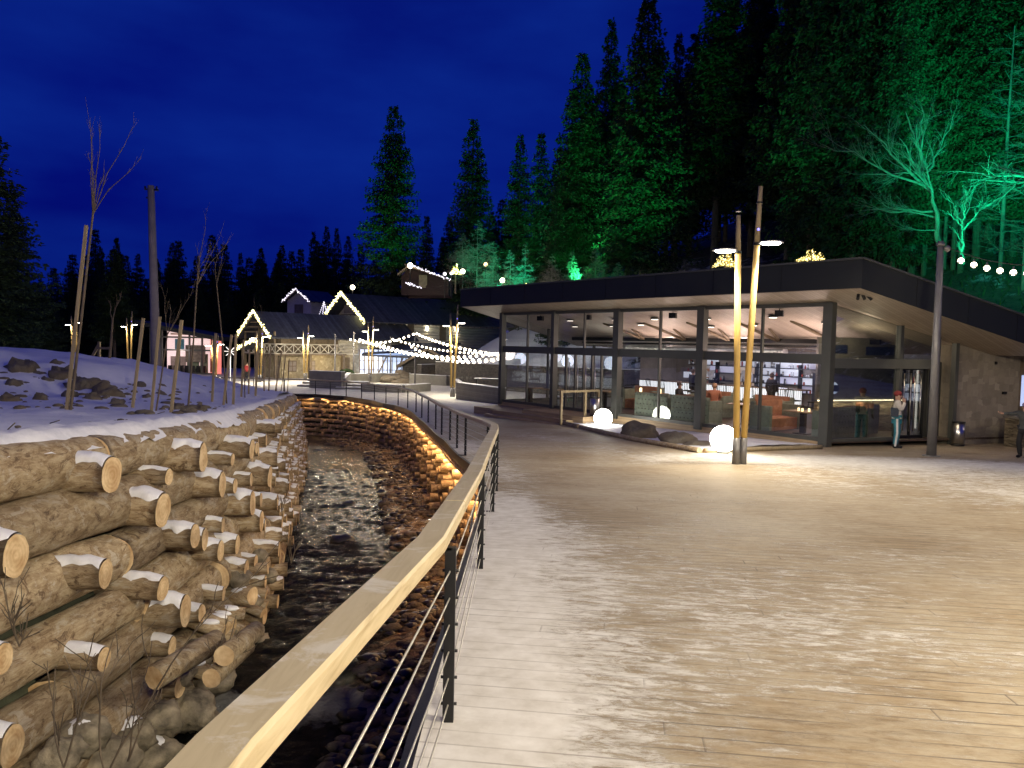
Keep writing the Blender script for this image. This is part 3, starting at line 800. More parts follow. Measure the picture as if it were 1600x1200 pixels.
b = MB(); A_, B_, D_ = Fc, ledge(-E1), redge(6.4)
b.beam((A_.x, A_.y, zt(-E1)+.01), (B_.x, B_.y, zt(-E1)+.01), .10, .05); b.beam((A_.x, A_.y, zt(-E1)+.01), (D_.x, D_.y, zt(6.4)+.01), .10, .05); b.build('flashing', 'column', rest)
b = MB()
for k in range(1, 8):
    p_ = A_.lerp(B_, k/8)-nn*.004; b.box((p_.x, p_.y, (zt(-E1)+zs(-E1))/2), (.014, .012, zt(-E1)-zs(-E1)-.04), A1)
for k in range(1, 4):
    u_ = -E1+7.6*k/4; p_ = redge(u_)+m2*.004; b.box((p_.x, p_.y, (zt(u_)+zs(u_))/2), (.014, .012, zt(u_)-zs(u_)-.04), A2)
o = b.build('panel_seams', 'blackmetal', rest); o['kind'] = 'stuff'
b = MB(); vs = []
for u in us:
    r = redge(u)+d2*-.03; l = ledge(u)-d1*.03; vs += [(r.x, r.y, zs(u)+.012), (l.x, l.y, zs(u)+.012)]
b.add(vs, [(2*i, 2*i+1, 2*i+3, 2*i+2) for i in range(n-1)])
b.build('soffit', 'soffit', rest)
# floor slab + plinth
b = MB(); b.poly([Q(8.6, 0.02, F0), Q(8.6, -12, F0), S(17, 13, F0), S(16.9, .02, F0), S(0, .02, F0)], .06); b.build('floor', 'darkfloor', rest)
b = MB()
for (s0, s1) in ((0.0, 9.2), (9.2, 17.0)):
    k0 = S(s0, -.06, 0); k1 = S(s1, -.06, 0)
    b.quad((k0.x, k0.y, F0), (k1.x, k1.y, F0), (k1.x, k1.y, G(k1.y)-.3), (k0.x, k0.y, G(k0.y)-.3))
k0 = S(17.0, -.06, 0); k1 = S(17, 12, 0); b.quad((k0.x, k0.y, F0), (k1.x, k1.y, F0), (k1.x, k1.y, -3), (k0.x, k0.y, -3))
b.build('plinth', 'plinth', rest)
colS = [0, 4.8, 9.0, 12.9, 16.75]
def vbar(s, u, w, d, z0, z1): b = MB(); p = S(s, u, (z0+z1)/2); b.box(p, (w, d, z1-z0), A1); return b
for i, s in enumerate(colS):
    w_ = .30 if i in (0, 1, 2) else .2
    vbar(s+(.0 if i else -.02), -.03, w_, .26, G(S(s, 0, 0).y)-.2 if i in (0,) else F0-.1, zs(0)-.0).build('column', 'column', rest)
for s in (2.36, 6.8, 11.0, 14.85): vbar(s, .02, .07, .10, F0, zs(0)).build('mullion', 'column', rest)
for s0, s1 in zip(colS, colS[1:]):
    sc_, L = (s0+s1)/2, s1-s0-.2
    for z, h, dd in ((1.40, .30, .16), (zs(0)-.06, .12, .14), (F0+.06, .12, .12)):
        b = MB(); b.box(S(sc_, .01, z), (L, dd, h), A1); b.build('transom', 'column', rest)
for s0, s1 in zip(colS, colS[1:]):
    mid = (s0+s1)/2+(-.04 if s0 == 0 else -.1)
    for a, c in ((s0+.1, (s0+s1)/2), ((s0+s1)/2, s1-.1)):
        for z0, z1 in ((F0+.1, 1.26), (1.54, zs(0)-.1)):
            b = MB(); b.quad(S(a, .03, z0), S(c, .03, z0), S(c, .03, z1), S(a, .03, z1)); b.build('window_pane', 'glass', rest)
# left end wall (glass) and its back
b = MB(); b.quad(S(16.85, .1, F0+.1), S(16.85, 9.4, F0+.1), S(16.85, 9.4, 1.26), S(16.85, .1, 1.26)); b.build('window_pane', 'glass', rest)
b = MB(); b.quad(S(16.85, .1, 1.5), S(16.85, 6.3, 1.5), S(16.85, 6.3, 1.62), S(16.85, .1, 3.0)); b.build('window_pane', 'glass', rest)
b = MB()
for u in (2.9, 6.0): b.box(S(16.85, u, (F0+zs(u))/2), (.1, .12, zs(u)-F0), A1)
b.box(S(16.85, 4.7, 1.4), (.12, 9.4, .24), A1); b.box(S(16.85, 4.7, F0+.05), (.12, 9.4, .1), A1); b.build('end_frame', 'column', rest)
# inner leaf doors on the left bays: vertical stiles and long handles
for k, s in enumerate((9.9, 10.45, 11.5, 12.1)):
    b = MB(); b.box(S(s, -.01, .10), (.09, .09, 2.3), A1); b.build('door_stile', 'column', rest)
for s in (10.2, 10.75, 11.25, 11.8):
    b = MB(); b.tube([S(s, -.09, -.75), S(s, -.09, .95)], .018, 8); b.build('door_handle', 'steel', rest)
# ---- right (entrance) facade
ts = [0, 2.76, 4.25, 5.17, 8.05]
def zq(t): return zs(max(0, t*d2.dot(nn)))
for t, w_, z1 in ((.02, .22, zq(0)), (2.76, .12, zq(2.8)), (4.3, .12, zq(4.3)), (5.1, .14, zq(5.1))):
    b = MB(); b.box(Q(t, .02, (F0-.2+z1)/2), (w_, .18, z1-F0+.2), A2); b.build('column', 'column', rest)
b = MB(); b.box(Q(2.2, .03, 1.29), (4.1, .2, .30), A2); b.build('transom', 'column', rest); b = MB(); b.box(Q(1.4, .02, F0+.05), (2.6, .12, .1), A2); b.build('sill', 'column', rest)
for t0, t1 in ((.12, 2.70), (2.82, 4.24)):
    b = MB(); b.quad(Q(t0, 0, 1.44), Q(t1, 0, 1.44), Q(t1, 0, zq(t1)-.02), Q(t0, 0, zq(t0)-.02)); b.build('window_pane', 'glassd', rest)
b = MB(); b.quad(Q(.12, 0, F0+.1), Q(2.70, 0, F0+.1), Q(2.70, 0, 1.14), Q(.12, 0, 1.14)); b.build('window_pane', 'glassd', rest)
# revolving entrance door: dark leaves, frame and long steel handles
dr = MB(); dr.box(Q(3.1, -.30, 0.0), (.06, .06, 2.2), A2); dr.box(Q(4.15, -.30, 0), (.06, .06, 2.2), A2); dr.box(Q(3.62, -.3, 1.13), (1.1, .08, .08), A2)
dr.box(Q(3.62, -.3, F0+.05), (1.1, .08, .1), A2); dr.box(Q(3.62, -.3, 0), (.05, .07, 2.2), A2)
door = dr.build('door', 'blackmetal', rest)
b = MB(); b.quad(Q(3.12, -.30, F0+.1), Q(4.13, -.30, F0+.1), Q(4.13, -.30, 1.1), Q(3.12, -.30, 1.1)); b.build('door_pane', 'glassd', door)
for t in (3.22, 3.50, 3.66, 3.92):
    b = MB(); b.tube([Q(t, -.18, -.88), Q(t, -.18, .98)], .022, 8); b.build('door_handle', 'steel', door)
b = MB(); b.box(Q(4.22, .0, .15), (.06, .04, 2.0), A2); b.build('light_strip', emi('door_edge_light', (1, .93, .8), .9), rest)
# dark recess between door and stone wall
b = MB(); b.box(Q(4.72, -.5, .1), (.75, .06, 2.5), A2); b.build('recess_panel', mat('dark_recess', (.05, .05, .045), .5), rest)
b = MB(); b.box(Q(4.9, -.42, .1), (.05, .05, 2.5), A2); b.box(Q(4.5, -.42, .1), (.05, .05, 2.5), A2); b.build('recess_frame', 'column', rest)
# stone wall
b = MB(); tsn = [5.17, 5.9, 6.6, 7.3, 8.05]
for a, c in zip(tsn, tsn[1:]):
    b.quad(Q(a, 0, F0-.3), Q(c, 0, F0-.3), Q(c, 0, zq(c)+.05), Q(a, 0, zq(a)+.05))
b.quad(Q(5.17, 0, F0-.3), Q(5.17, -.6, F0-.3), Q(5.17, -.6, zq(5.17)), Q(5.17, 0, zq(5.17)))
b.quad(Q(8.05, 0, F0-.3), Q(8.05, -.5, F0-.3), Q(8.05, -.5, zq(8.05)), Q(8.05, 0, zq(8.05)))
MT['stone2'] = sqstone('cut_stone_wall', (.17, .145, .115), (.34, .30, .24))
stw = b.build('stone_wall', 'stone2', rest)
# object-space brick projection wants the wall in its own frame
M = Matrix.Translation(C0) @ Matrix.Rotation(A2, 4, 'Z'); stw.data.transform(M.inverted()); stw.matrix_world = M
b = MB(); b.box(Q(7.35, .03, .36), (.16, .06, .09), A2); b.build('wall_lamp', 'blackmetal', rest)
b = MB(); b.box(Q(6.9, .03, 1.36), (.07, .05, .09), A2); b.build('sensor', 'blackmetal', rest)
# window beyond the stone wall
b = MB(); b.box(Q(8.9, -.1, 1.15), (1.6, .1, .18), A2); b.box(Q(8.9, -.1, -.7), (1.6, .12, 1.2), A2); b.box(Q(8.15, -.1, .3), (.10, .12, 1.6), A2); b.build('window_frame', 'brownwood', rest)
b = MB(); b.quad(Q(8.2, -.12, -.15), Q(9.7, -.12, -.15), Q(9.7, -.12, .95), Q(8.2, -.12, .95)); b.build('lit_window', 'bluewin', rest)
b = MB(); b.quad(Q(8.1, -.2, F0-.3), Q(13, -.2, F0-.3), Q(13, -.2, 1.6), Q(8.1, -.2, 1.6)); b.build('side_wall', 'brownwood', rest)
# spots under the soffit corner
b = MB()
for dx in (-.12, .02, .16): b.tube([Fc+d2*(.5+dx)+m2*-.5+Vector((0, 0, zs(-.8)-.02)), Fc+d2*(.5+dx*1.8)+m2*-.42+Vector((0, 0, zs(-.8)-.17))], .045, 8)
b.build('soffit_spotlight', 'blackmetal', rest)
# ---- interior
b = MB(); vs = []; uu = [.12, 2, 4, 6.5, 12.6]
for u in uu:
    r0 = redge(u)+d2*-2.0; vs += [(r0.x, r0.y, zs(u)-.02), tuple(S(16.7, u, zs(u)-.02))]
# interior ceiling ends at the entrance facade plane
vs = []
for u in uu:
    t = max(0, u/(d2.dot(nn))); r0 = Q(t, -.1, 0); vs += [(r0.x, r0.y, zs(u)-.02), tuple(S(16.7, u, zs(u)-.02))]
b.add(vs, [(2*i, 2*i+1, 2*i+3, 2*i+2) for i in range(len(uu)-1)]); b.build('ceiling', 'ceiling', rest)
b = MB(); b.quad(S(-3.5, 12.4, F0), S(16.8, 12.4, F0), S(16.8, 12.4, 1.6), S(-3.5, 12.4, 1.6)); b.build('back_wall', 'interior', rest)
b = MB(); b.quad(S(16.75, 9.4, F0), S(16.75, 12.4, F0), S(16.75, 12.4, 1.6), S(16.75, 9.4, 1.6)); b.build('end_wall', 'interior', rest)
# vestibule wall behind the entrance facade
b = MB(); b.box(Q(3.35, -2.2, .62), (3.7, .1, 1.3), A2); b.build('marble_panel', 'marble', rest)
b = MB(); b.box(Q(3.35, -2.2, -.60), (3.7, .14, 1.05), A2)
o = b.build('slate_wainscot', 'ledge', rest); o.data.transform(M.inverted()); o.matrix_world = M
b = MB(); b.box(Q(3.35, -2.11, -.03), (3.65, .03, .035), A2); b.build('led_strip', 'led', rest)
b = MB(); b.box(Q(3.35, -2.2, 1.70), (3.7, .1, .82), A2); b.build('upper_panel', mat('upper_vestibule_wall', (.16, .15, .13), .7, 0, .5, .8), rest)
b = MB(); b.box(Q(2.2, -2.12, 1.72), (.95, .04, .28), A2); b.box(Q(4.1, -2.12, 1.68), (1.2, .04, .28), A2); b.build('blue_vent_window', 'navy', rest)
sg = MB(); sg.sph(Q(2.05, -1.95, .40), .16, 16, 10, 0, (.8, .25, 1.25)); 
for k in range(4): sg.box(Q(1.96+.055*k, -1.90, .40), (.012, .14, .22), A2, 1)
sg.build('lit_oval_sign', [emi('oval_sign_face', (.55, .65, 1), .9), 'navy'], rest)
# beams, struts, ducts
b = MB(); b.beam(S(.6, 4.2, 1.98), S(16.5, 4.2, 1.98), .14, .16); b.beam(S(.6, 4.9, 1.80), S(16.5, 4.9, 1.80), .10, .07); b.build('ceiling_beam', 'blackmetal', rest)
for s in (2.3, 4.6, 6.9, 9.2, 11.6):
    b = MB(); b.tube([S(s, 4.1, 2.0), S(s+.25, 1.9, zs(1.9)-.02)], .06, 8); b.tube([S(s-.1, 4.1, 2.0), S(s-.5, 2.9, zs(2.9)-.02)], .05, 8); b.build('roof_strut', 'brownwood', rest)
b = MB(); b.tube([S(5.2, 5.6, 1.55), S(14, 5.6, 1.55)], .20, 14)
for s in [5.4+.35*k for k in range(25)]: b.tube([S(s, 5.6, 1.55), S(s+.03, 5.6, 1.55)], .215, 14)
b.build('air_duct', 'duct', rest)
b = MB()
for k in range(40): b.tube([S(.8+.38*k, 4.9+random.uniform(0, 1.5), random.uniform(1.35, 1.78)), S(1.1+.38*k+random.uniform(0, .5), 5.3+random.uniform(0, 1.5), random.uniform(1.3, 1.8))], .02, 5)
for z, u in ((1.70, 4.7), (1.55, 6.2), (1.44, 4.4)): b.tube([S(.8, u, z), S(16, u, z)], .022, 6)
b.build('ceiling_pipes', 'duct', rest)
b = MB(); b.beam(S(.7, 5.2, 1.70), S(15, 5.2, 1.70), .05, .03); b.build('led_strip', 'ledw', rest)
for i, (s, u) in enumerate([(.55, 1.0), (1.3, 2.0), (2.8, 1.2), (4.3, 2.2), (5.7, 1.3), (6.4, 2.4), (8.2, 1.2), (9.7, 2.0), (10.4, 1.2), (11.6, 2.2), (13.3, 1.2), (14.1, 2.2)]):
    cl_ = MB(); z = zs(u)-.03; cl_.tube([S(s, u, z+.0), S(s, u, z-.06)], .17, 16)
    o = cl_.build('ceiling_light', 'column', rest); c2 = MB(); c2.tube([S(s, u, z-.062), S(s, u, z-.075)], .13, 16); c2.build('diffuser', emi('ceiling_diffuser', (1, .85, .75), 5 if i < 8 else 2.5), o)
for s, u in ((2.05, .45), (6.6, .45), (11.3, .45), (14.5, .45)):
    b = MB(); p = S(s, u, zs(u)-.17); b.box(p, (.26, .2, .2), A1+.4); b.tube([p, p+Vector((0, 0, .17))], .015, 6); b.build('loudspeaker', 'blackmetal', rest)
# bar
bar = thing('bar_counter', 'long bar counter with a glowing white ribbed front seen through the pavilion windows', 'bar')
b = MB(); b.beam(S(6.2, 8.8, -.12), S(17-1, 8.8, -.12), .7, .05); b.build('bar_top', 'tabletop', bar)
b = MB(); b.beam(S(6.3, 8.62, -.95), S(15.9, 8.62, -.95), .4, .34); b.build('bar_base', 'blackmetal', bar)
b = MB()
b.beam(S(6.3, 8.55, -.46), S(15.9, 8.55, -.46), .08, .62); b.build('lit_front', 'ledw', bar)
b = MB()
for k in range(96): b.box(S(6.3+.1*k, 8.50, -.46), (.012, .02, .62), A1)
b.build('front_ribs', 'column', bar)
b = MB(); b.beam(S(3.0, 9.2, -.1), S(6.0, 9.2, -.1), .6, 1.5); nc = b.build('service_cabinet', 'navy'); tag(nc, 'dark navy cabinet block at the right end of the glowing bar', 'cabinet')
can = thing('bar_canopy', 'hanging bottle canopy with a row of orange lamps above the bar', 'canopy')
b = MB(); b.beam(S(.8, 8.4, 1.22), S(16, 8.4, 1.22), .8, .04); b.build('canopy_shelf', 'brownwood', can)
b = MB()
for k in range(52): b.sph(S(1.0+.29*k, 8.0, 1.14), .045, 6, 4)
o = b.build('lamp_row', 'ledo', can); o['kind'] = 'stuff'
b = MB()
for k in range(90):
    if random.random() < .2: continue
    p = S(1.0+.165*k, 8.1, 1.24); h = random.uniform(.16, .26); b.tube([p, p+Vector((0, 0, h*.6)), p+Vector((0, 0, h*.75)), p+Vector((0, 0, h))], [.032, .032, .012, .012], 6, random.randint(0, 2))
o = b.build('bottles', [mat('bottle_glass_a', (.5, .5, .5), .15), mat('bottle_glass_b', (.3, .12, .05), .15), mat('bottle_glass_c', (.06, .12, .05), .15)]); tag(o, 'row of bottles standing on the canopy above the bar', 'bottles'); o['kind'] = 'stuff'
bb = thing('back_bar', 'back bar shelving lit in cool white and lilac behind the counter', 'shelving')
b = MB()
for k in range(12):
    b.box(S(1.2+1.25*k, 12.2, -.1), (.06, .3, 2.0), A1)
for z in (-.5, -.1, .3, .7): b.box(S(8, 12.2, z), (15, .3, .03), A1)
b.build('shelf_frame', 'blackmetal', bb)
cols = [emi('cool_shelf_light', (.75, .78, 1), .42), emi('lilac_shelf_light', (.6, .55, 1), .26), emi('warm_shelf_light', (1, .6, .4), .25), MT['interior']]
b = MB(); random.seed(9)
for k in range(12):
    for z in (-.3, .1, .5, .85): b.box(S(1.82+1.25*k, 12.33, z), (1.17, .02, .33), A1, random.choice([0, 0, 1, 1, 2, 3, 3]))
b.build('shelf_light', cols, bb)
b = MB()
for k in range(220):
    z = random.choice((-.48, -.08, .32, .72)); p = S(random.uniform(1, 15.6), 12.05, z); h = random.uniform(.1, .28)
    b.tube([p, p+Vector((0, 0, h))], [random.uniform(.03, .07), random.uniform(.02, .06)], 6, random.randint(0, 3))
o = b.build('glassware', [MT['steel'], mat('glassware_red', (.4, .05, .03), .3), mat('glassware_dark', (.03, .03, .04), .2), mat('glassware_white', (.7, .7, .75), .2)]); tag(o, 'mixed glassware and bottles on the lit back bar shelves', 'glassware'); o['kind'] = 'stuff'
# booths
def booth():
    t = thing('booth_sofa', 'x', 'sofa', (0, 0, 0), 0, 'tufted booth sofas behind the windows')
    b = MB(); N = 12
    pts = [(-.85+1.7*i/N, -.35-.0*i) for i in range(N+1)]
    b.box((0, -.36, .47), (1.7, .16, .9)); b.tube([(-.85, -.36, .92), (.85, -.36, .92)], .09, 10)
    b.box((-.82, .0, .45), (.14, .75, .85)); b.box((.82, .0, .45), (.14, .75, .85))
    b.build('backrest', 'fabricg', t)
    b = MB()
    for i in range(9):
        for j in range(5): b.sph((-.72+.18*i+(.09 if j % 2 else 0), -.45, .2+.18*j), .022, 6, 4)
    b.build('tufting_buttons', 'blackmetal', t)
    b = MB(); b.box((0, .02, .24), (1.5, .66, .40)); b.sph((0, .02, .42), .5, 12, 6, 0, (1.5, .62, .16)); b.build('seat', 'fabrico', t)
    b = MB(); b.box((0, -.272, .72), (1.5, .03, .62)); b.build('back_cushion', 'fabrico', t)
    return t
def seattag(o, lab): o['label'] = lab
b0 = booth()
bspots = [(.45, 1.5, 2, 'rust and grey tufted booth sofa nearest the pavilion corner'), (2.75, 1.5, 3, 'rust-seated tufted booth sofa left of the corner table, end-on to the window'), (5.6, .75, 0, 'grey-green tufted booth sofa just left of the second pavilion column'),
          (7.45, .75, 0, 'grey-green tufted booth sofa with two candles on its back, left of the door stones'), (1.2, 3.4, 1, 'rust booth sofa facing the window behind the corner table'), (4.4, 3.4, 1, 'rust booth sofa facing the window in the second row'), (7.2, 3.6, 1, 'rust booth sofa facing the window behind the woman'), (10.6, 3.2, 1, 'rust booth sofa in the door bay')]
for i, (s, u, fl, lab) in enumerate(bspots):
    o = b0 if i == 0 else copy_tree(b0)
    o.location = S(s, u, F0); o.rotation_euler = (0, 0, A1+{0: pi, 1: 0, 2: pi/2+pi, 3: pi/2}[fl]); o['label'] = lab
def table():
    t = thing('dining_table', 'x', 'table', (0, 0, 0), 0, 'dining tables in the pavilion')
    b = MB(); b.box((0, 0, .74), (1.1, .7, .04)); b.build('tabletop', 'tabletop', t)
    b = MB(); b.box((0, 0, .36), (.16, .16, .72)); b.box((0, 0, .015), (.5, .4, .03)); b.build('pedestal', 'blackmetal', t); return t
t0 = table()
for i, (s, u, lab) in enumerate([(1.6, 1.35, 'small wooden table with lit candles by the corner window'), (4.4, 2.0, 'wooden dining table left of the lamp poles'), (7.2, 2.1, 'wooden dining table by the woman in the window'), (15.5, .75, 'pale table in the far left bay beside the outer column'), (13.7, .75, 'pale table in the far left bay nearer the doors'), (12.2, 2.4, 'table behind the glass doors')]):
    o = t0 if i == 0 else copy_tree(t0)
    o.location = S(s, u, F0); o.rotation_euler = (0, 0, A1); o['label'] = lab
def candle(p, lab, r=.035, h=.1):
    t = thing('candle', lab, 'candle', p, 0, 'candles on tables')
    b = MB(); b.tube([(0, 0, 0), (0, 0, h)], r, 10); b.build('candle_glass', emi('candle_glow', (1, .72, .35), 2.2), t)
    return t
for i, (s, u) in enumerate([(1.55, 1.2), (1.75, 1.3), (1.4, 1.35), (4.4, 2.0)]): candle(S(s, u, F0+.76), ['left candle of three on the corner table', 'middle candle of three on the corner table', 'right candle of three on the corner table', 'single candle on the table left of the lamp poles'][i])
candle(S(7.1, .42, F0+1.01), 'right candle on the green booth back', .05, .16); candle(S(8.1, .42, F0+1.01), 'left candle on the green booth back', .05, .16)
# dark dining chairs silhouettes near the bar
def chair():
    t = thing('bar_chair', 'x', 'chair', (0, 0, 0), 0, 'dark chairs in front of the bar')
    b = MB(); b.box((0, 0, .46), (.44, .44, .05)); b.build('seat', 'blackmetal', t)
    b = MB()
    for x in (-.2, .2): b.tube([(x, -.2, .46), (x, -.25, .9)], .015, 6)
    b.tube([(-.2, -.25, .9), (0, -.29, .92), (.2, -.25, .9)], .018, 6)
    for x in (-.1, 0, .1): b.tube([(x, -.2, .48), (x, -.27, .9)], .008, 5)
    b.build('backrest', 'blackmetal', t)
    for x in (-.19, .19):
        for y in (-.19, .19):
            b = MB(); b.tube([(x, y, .45), (x*1.15, y*1.15, 0)], .014, 6); b.build('leg', 'blackmetal', t)
    return t
ch0 = chair(); random.seed(4)
for i in range(12):
    o = ch0 if i == 0 else copy_tree(ch0)
    o.location = S(4.0+i*1.0+random.uniform(-.15, .15), 6.2+random.uniform(-.5, .9), F0+.28); o.rotation_euler = (0, 0, A1+random.uniform(-.5, .5)+(pi if i % 2 else 0)); o['label'] = 'dark slim-framed chair standing in front of the glowing bar'
# added fill lights floating in the room; no pendants at these points
for s, u, z, pw, c in [(2, 2.2, 2.2, 42, PINK), (5.5, 2.4, 2.1, 42, PINK), (8.8, 2.6, 2.0, 28, PINK), (3.5, 7, 1.0, 26, (1, .75, .7)), (8, 7, 1.0, 30, (1, .8, .78)), (12.5, 7, 1.0, 18, (.9, .85, 1)), (12.5, 2.5, 2.1, 9, (.8, .9, .85)), (4, 11, .6, 22, (.8, .8, 1)), (9, 11, .6, 25, (.8, .8, 1)), (13.5, 10.5, .6, 14, (.8, .85, 1))]:
    light('POINT', S(s, u, min(z, 1.35)), c, pw*2.3, .4)
for s in (2.5, 6.5, 10.5): light('AREA', S(s, 4.6, 1.6), PINK, 90, .3, to=S(s, 2.5, 3.5), sy=3)
light('AREA', Q(3.35, -1.98, -.06), (1, .8, .5), 30, 3.4, to=Q(3.35, -2.08, -1.2), sy=.05)
light('POINT', Q(2.4, -1.1, 1.9), WARM, 40, .3); 
# ---- landing and steps outside the doors
steps = thing('entrance_steps', 'wooden landing and steps in front of the pavilion side doors', 'steps')
b = MB()
def blk(s0, s1, u0, u1, z1, z0, mi=0):
    b.poly([S(s0, u0, z1), S(s1, u0, z1), S(s1, u1, z1), S(s0, u1, z1)], z1-z0, mi)
ZL = F0-.02
blk(9.3, 13.2, -.1, -1.5, ZL, -2.2); b.build('landing', 'plinth', steps)
for k in range(3):
    b = MB(); blk(9.9-.0*k+.25*k, 15.0, -1.5-.36*k, -1.86-.36*k, ZL-.16*(k+1), -2.3); b.build('step', 'plinth', steps)
    
b = MB(); blk(13.2, 16.9, -.1, -1.5, ZL-.16, -2.3); b.build('side_step', 'plinth', steps)
hr = thing('handrail', 'square timber handrail with three posts beside the entrance steps', 'handrail')
sr = 9.75
for u, z0 in ((-2.25, ZL-.34), (-1.0, ZL), (-.3, ZL)):
    b = MB(); p = S(sr, u, (z0+ZL+.95)/2); b.box(p, (.09, .09, ZL+.95-z0), A1); b.build('post', 'stake', hr)
b = MB(); b.beam(S(sr, -2.30, ZL+.99), S(sr, -.25, ZL+.99), .09, .09); b.build('top_rail', 'stake', hr)
def bin_(p, lab, r=.19, h=.75):
    t = thing('litter_bin', lab, 'bin', p, 0, 'steel litter bins')
    b = MB(); b.tube([(0, 0, .03), (0, 0, h)], r, 24); b.build('body', 'steel', t)
    b = MB(); b.tube([(0, 0, 0), (0, 0, .05)], r*1.03, 24); b.tube([(0, 0, h-.02), (0, 0, h+.03), (0, 0, h+.03)], [r*1.02, r*1.02, r*.8], 24); b.build('rim', 'blackmetal', t)
bin_(S(9.6, -.62, ZL), 'steel cylinder litter bin on the landing behind the timber handrail', .18, .72)
bin_(Q(5.0, .35, G(Q(5, .35, 0).y)+.0), 'steel cylinder litter bin left of the stone wall')
# low slate counter with light on top at the right
lc = thing('slate_bench', 'low stacked-slate block lit from above at the right edge', 'wall block')
b = MB(); p = Q(7.9, 1.1, 0); b.box((.9, 0, .47), (1.8, .6, .94)); 
o = b.build('slate_body', 'ledge', lc); b = MB(); b.box((.9, 0, .975), (1.9, .68, .07)); b.build('coping', 'planter', lc)
lc.location = (*(Q(6.55, 1.0, 0).xy), G(Q(6.7, 1.0, 0).y)-.02); lc.rotation_euler = (0, 0, A2-.1)
light('AREA', Q(7.9, 1.9, .55), WARM, 8, 1.6, to=Q(7.9, 1.1, -.9), sy=.1)
light('SPOT', Q(3.0, 1.3, zq(3)+.1), WARM, 230, .1, to=Q(3.2, .9, -1.2), angle=110)  # added spot to brighten the figure at the entrance, no fixture
light('SPOT', Q(6.6, 1.2, zq(6.0)+.0), WARM, 40, .08, to=Q(6.8, .0, -1.0), angle=120)
# light grazing the soffit near pole
light('SPOT', S(1.5, -.9, -.9), (1, .85, .62), 26, .1, to=S(1.5, -1.0, 3), angle=120)
light('SPOT', S(7, -.9, -.9), (1, .85, .62), 22, .1, to=S(7, -1.0, 3), angle=130)
light('SPOT', S(14, -.9, -.9), (1, .88, .68), 16, .1, to=S(14, -1.0, 3), angle=130)

# ---- snow bed with kerb logs, glowing spheres, boulders
kc = onG(1093, 709); kl = onG(846, 656); kr = onG(1283, 702)
b = MB()
pl = [kc, kl, S(9.2, -.2, 0), S(0, -.1, 0), kr]
vs = []; 
NB = 24
for j in range(NB+1):
    t = j/NB; a = kl.lerp(kc, t) if True else 0
    c = S(9.2, -.07, 0).lerp(S(.2, -.07, 0), t)
    for i in range(13):
        p = a.lerp(c, i/12); zz = G(p.y)+.06+.05*sin(pi*i/12)+.03*nz3(p.x*2, p.y*2); vs.append((p.x, p.y, zz))
fs = [(j*13+i, j*13+i+1, (j+1)*13+i+1, (j+1)*13+i) for j in range(NB) for i in range(12)]
k = len(vs); 
for p in (kc, kr, S(.2, -.07, 0)): vs.append((p.x, p.y, G(p.y)+.055))
fs.append((k, k+1, k+2))
b.add(vs, fs, 0, True); struct(b.build('snow_bed', 'snow'))
kl2 = kl.lerp(kc, .34); 
for i, (a, c, r, lab) in enumerate([(kl, kl2, .09, 'round kerb log nearest the entrance steps'), (kl2+Vector((.02, -.05, 0)), kc, .08, 'long dark kerb log edging the snow bed'), (kc+Vector((.12, .02, 0)), kr, .065, 'pale kerb timber running from the sphere lamp to the pavilion corner')]):
    b = MB(); N = 16; pts = [a.lerp(c, k/N) for k in range(N+1)]; b.tube([Vector((p.x, p.y, G(p.y)+.06)) for p in pts], r, 12, 0, True, True, 1, jit=.03)
    tag(b.build('kerb_log', ['stake' if i == 2 else 'bark', 'cut']), lab, 'kerb log', 'kerb logs around the snow bed')
def ball(px, py, bot, rad, lab):
    p = hit(px, bot, lambda x, y: G(y)+.08); r = rad/FOC*p.y*1.0
    t = thing('sphere_lamp', lab, 'sphere lamp', (p.x, p.y, p.z), 0, 'glowing sphere lamps')
    b = MB(); b.sph((0, 0, r*.97), r, 40, 24); b.build('globe', 'balls', t)
    b = MB(); b.tube([(0, 0, -.05), (0, 0, .02)], r*.45, 20); b.build('base', 'column', t)
    return p, r
ball(1130, 685, 705.5, 21, 'largest glowing white sphere beside the twin-pole lamp'); ball(942, 653, 667, 14.5, 'glowing white sphere left of the boulders by the steps')
def boulder(name, c, sc, seed, mat_='rock', nu=20, nv=14, amp=.28):
    b = MB(); b.sph((0, 0, 0), 1, nu, nv, 0, sc, lambda d: 1+amp*(fbm(d.x*1.3+seed, d.y*1.3, d.z*1.3, 5)*1.6+.5*abs(nz3(d.x*2.6+seed, d.y*2.6, d.z*2.6)))-.10*(abs(d.x*d.y)))
    o = b.build(name, mat_); o.location = c; return o
for px, py, w_, h_, lab, sd in [(998, 684, .72, .30, 'dark reddish boulder between the two glowing spheres', 3), (1060, 693, .66, .20, 'mossy grey boulder right of the dark one in the snow bed', 8), (1092, 698, .40, .10, 'low flat stone beside the mossy boulder', 14)]:
    p = hit(px, py, lambda x, y: G(y)+.05); o = boulder('boulder', p+Vector((0, 0, h_*.45)), (w_, .5, h_*1.25), sd); tag(o, lab, 'boulder', 'boulders in the snow bed'); o.rotation_euler = (0, 0, A1)
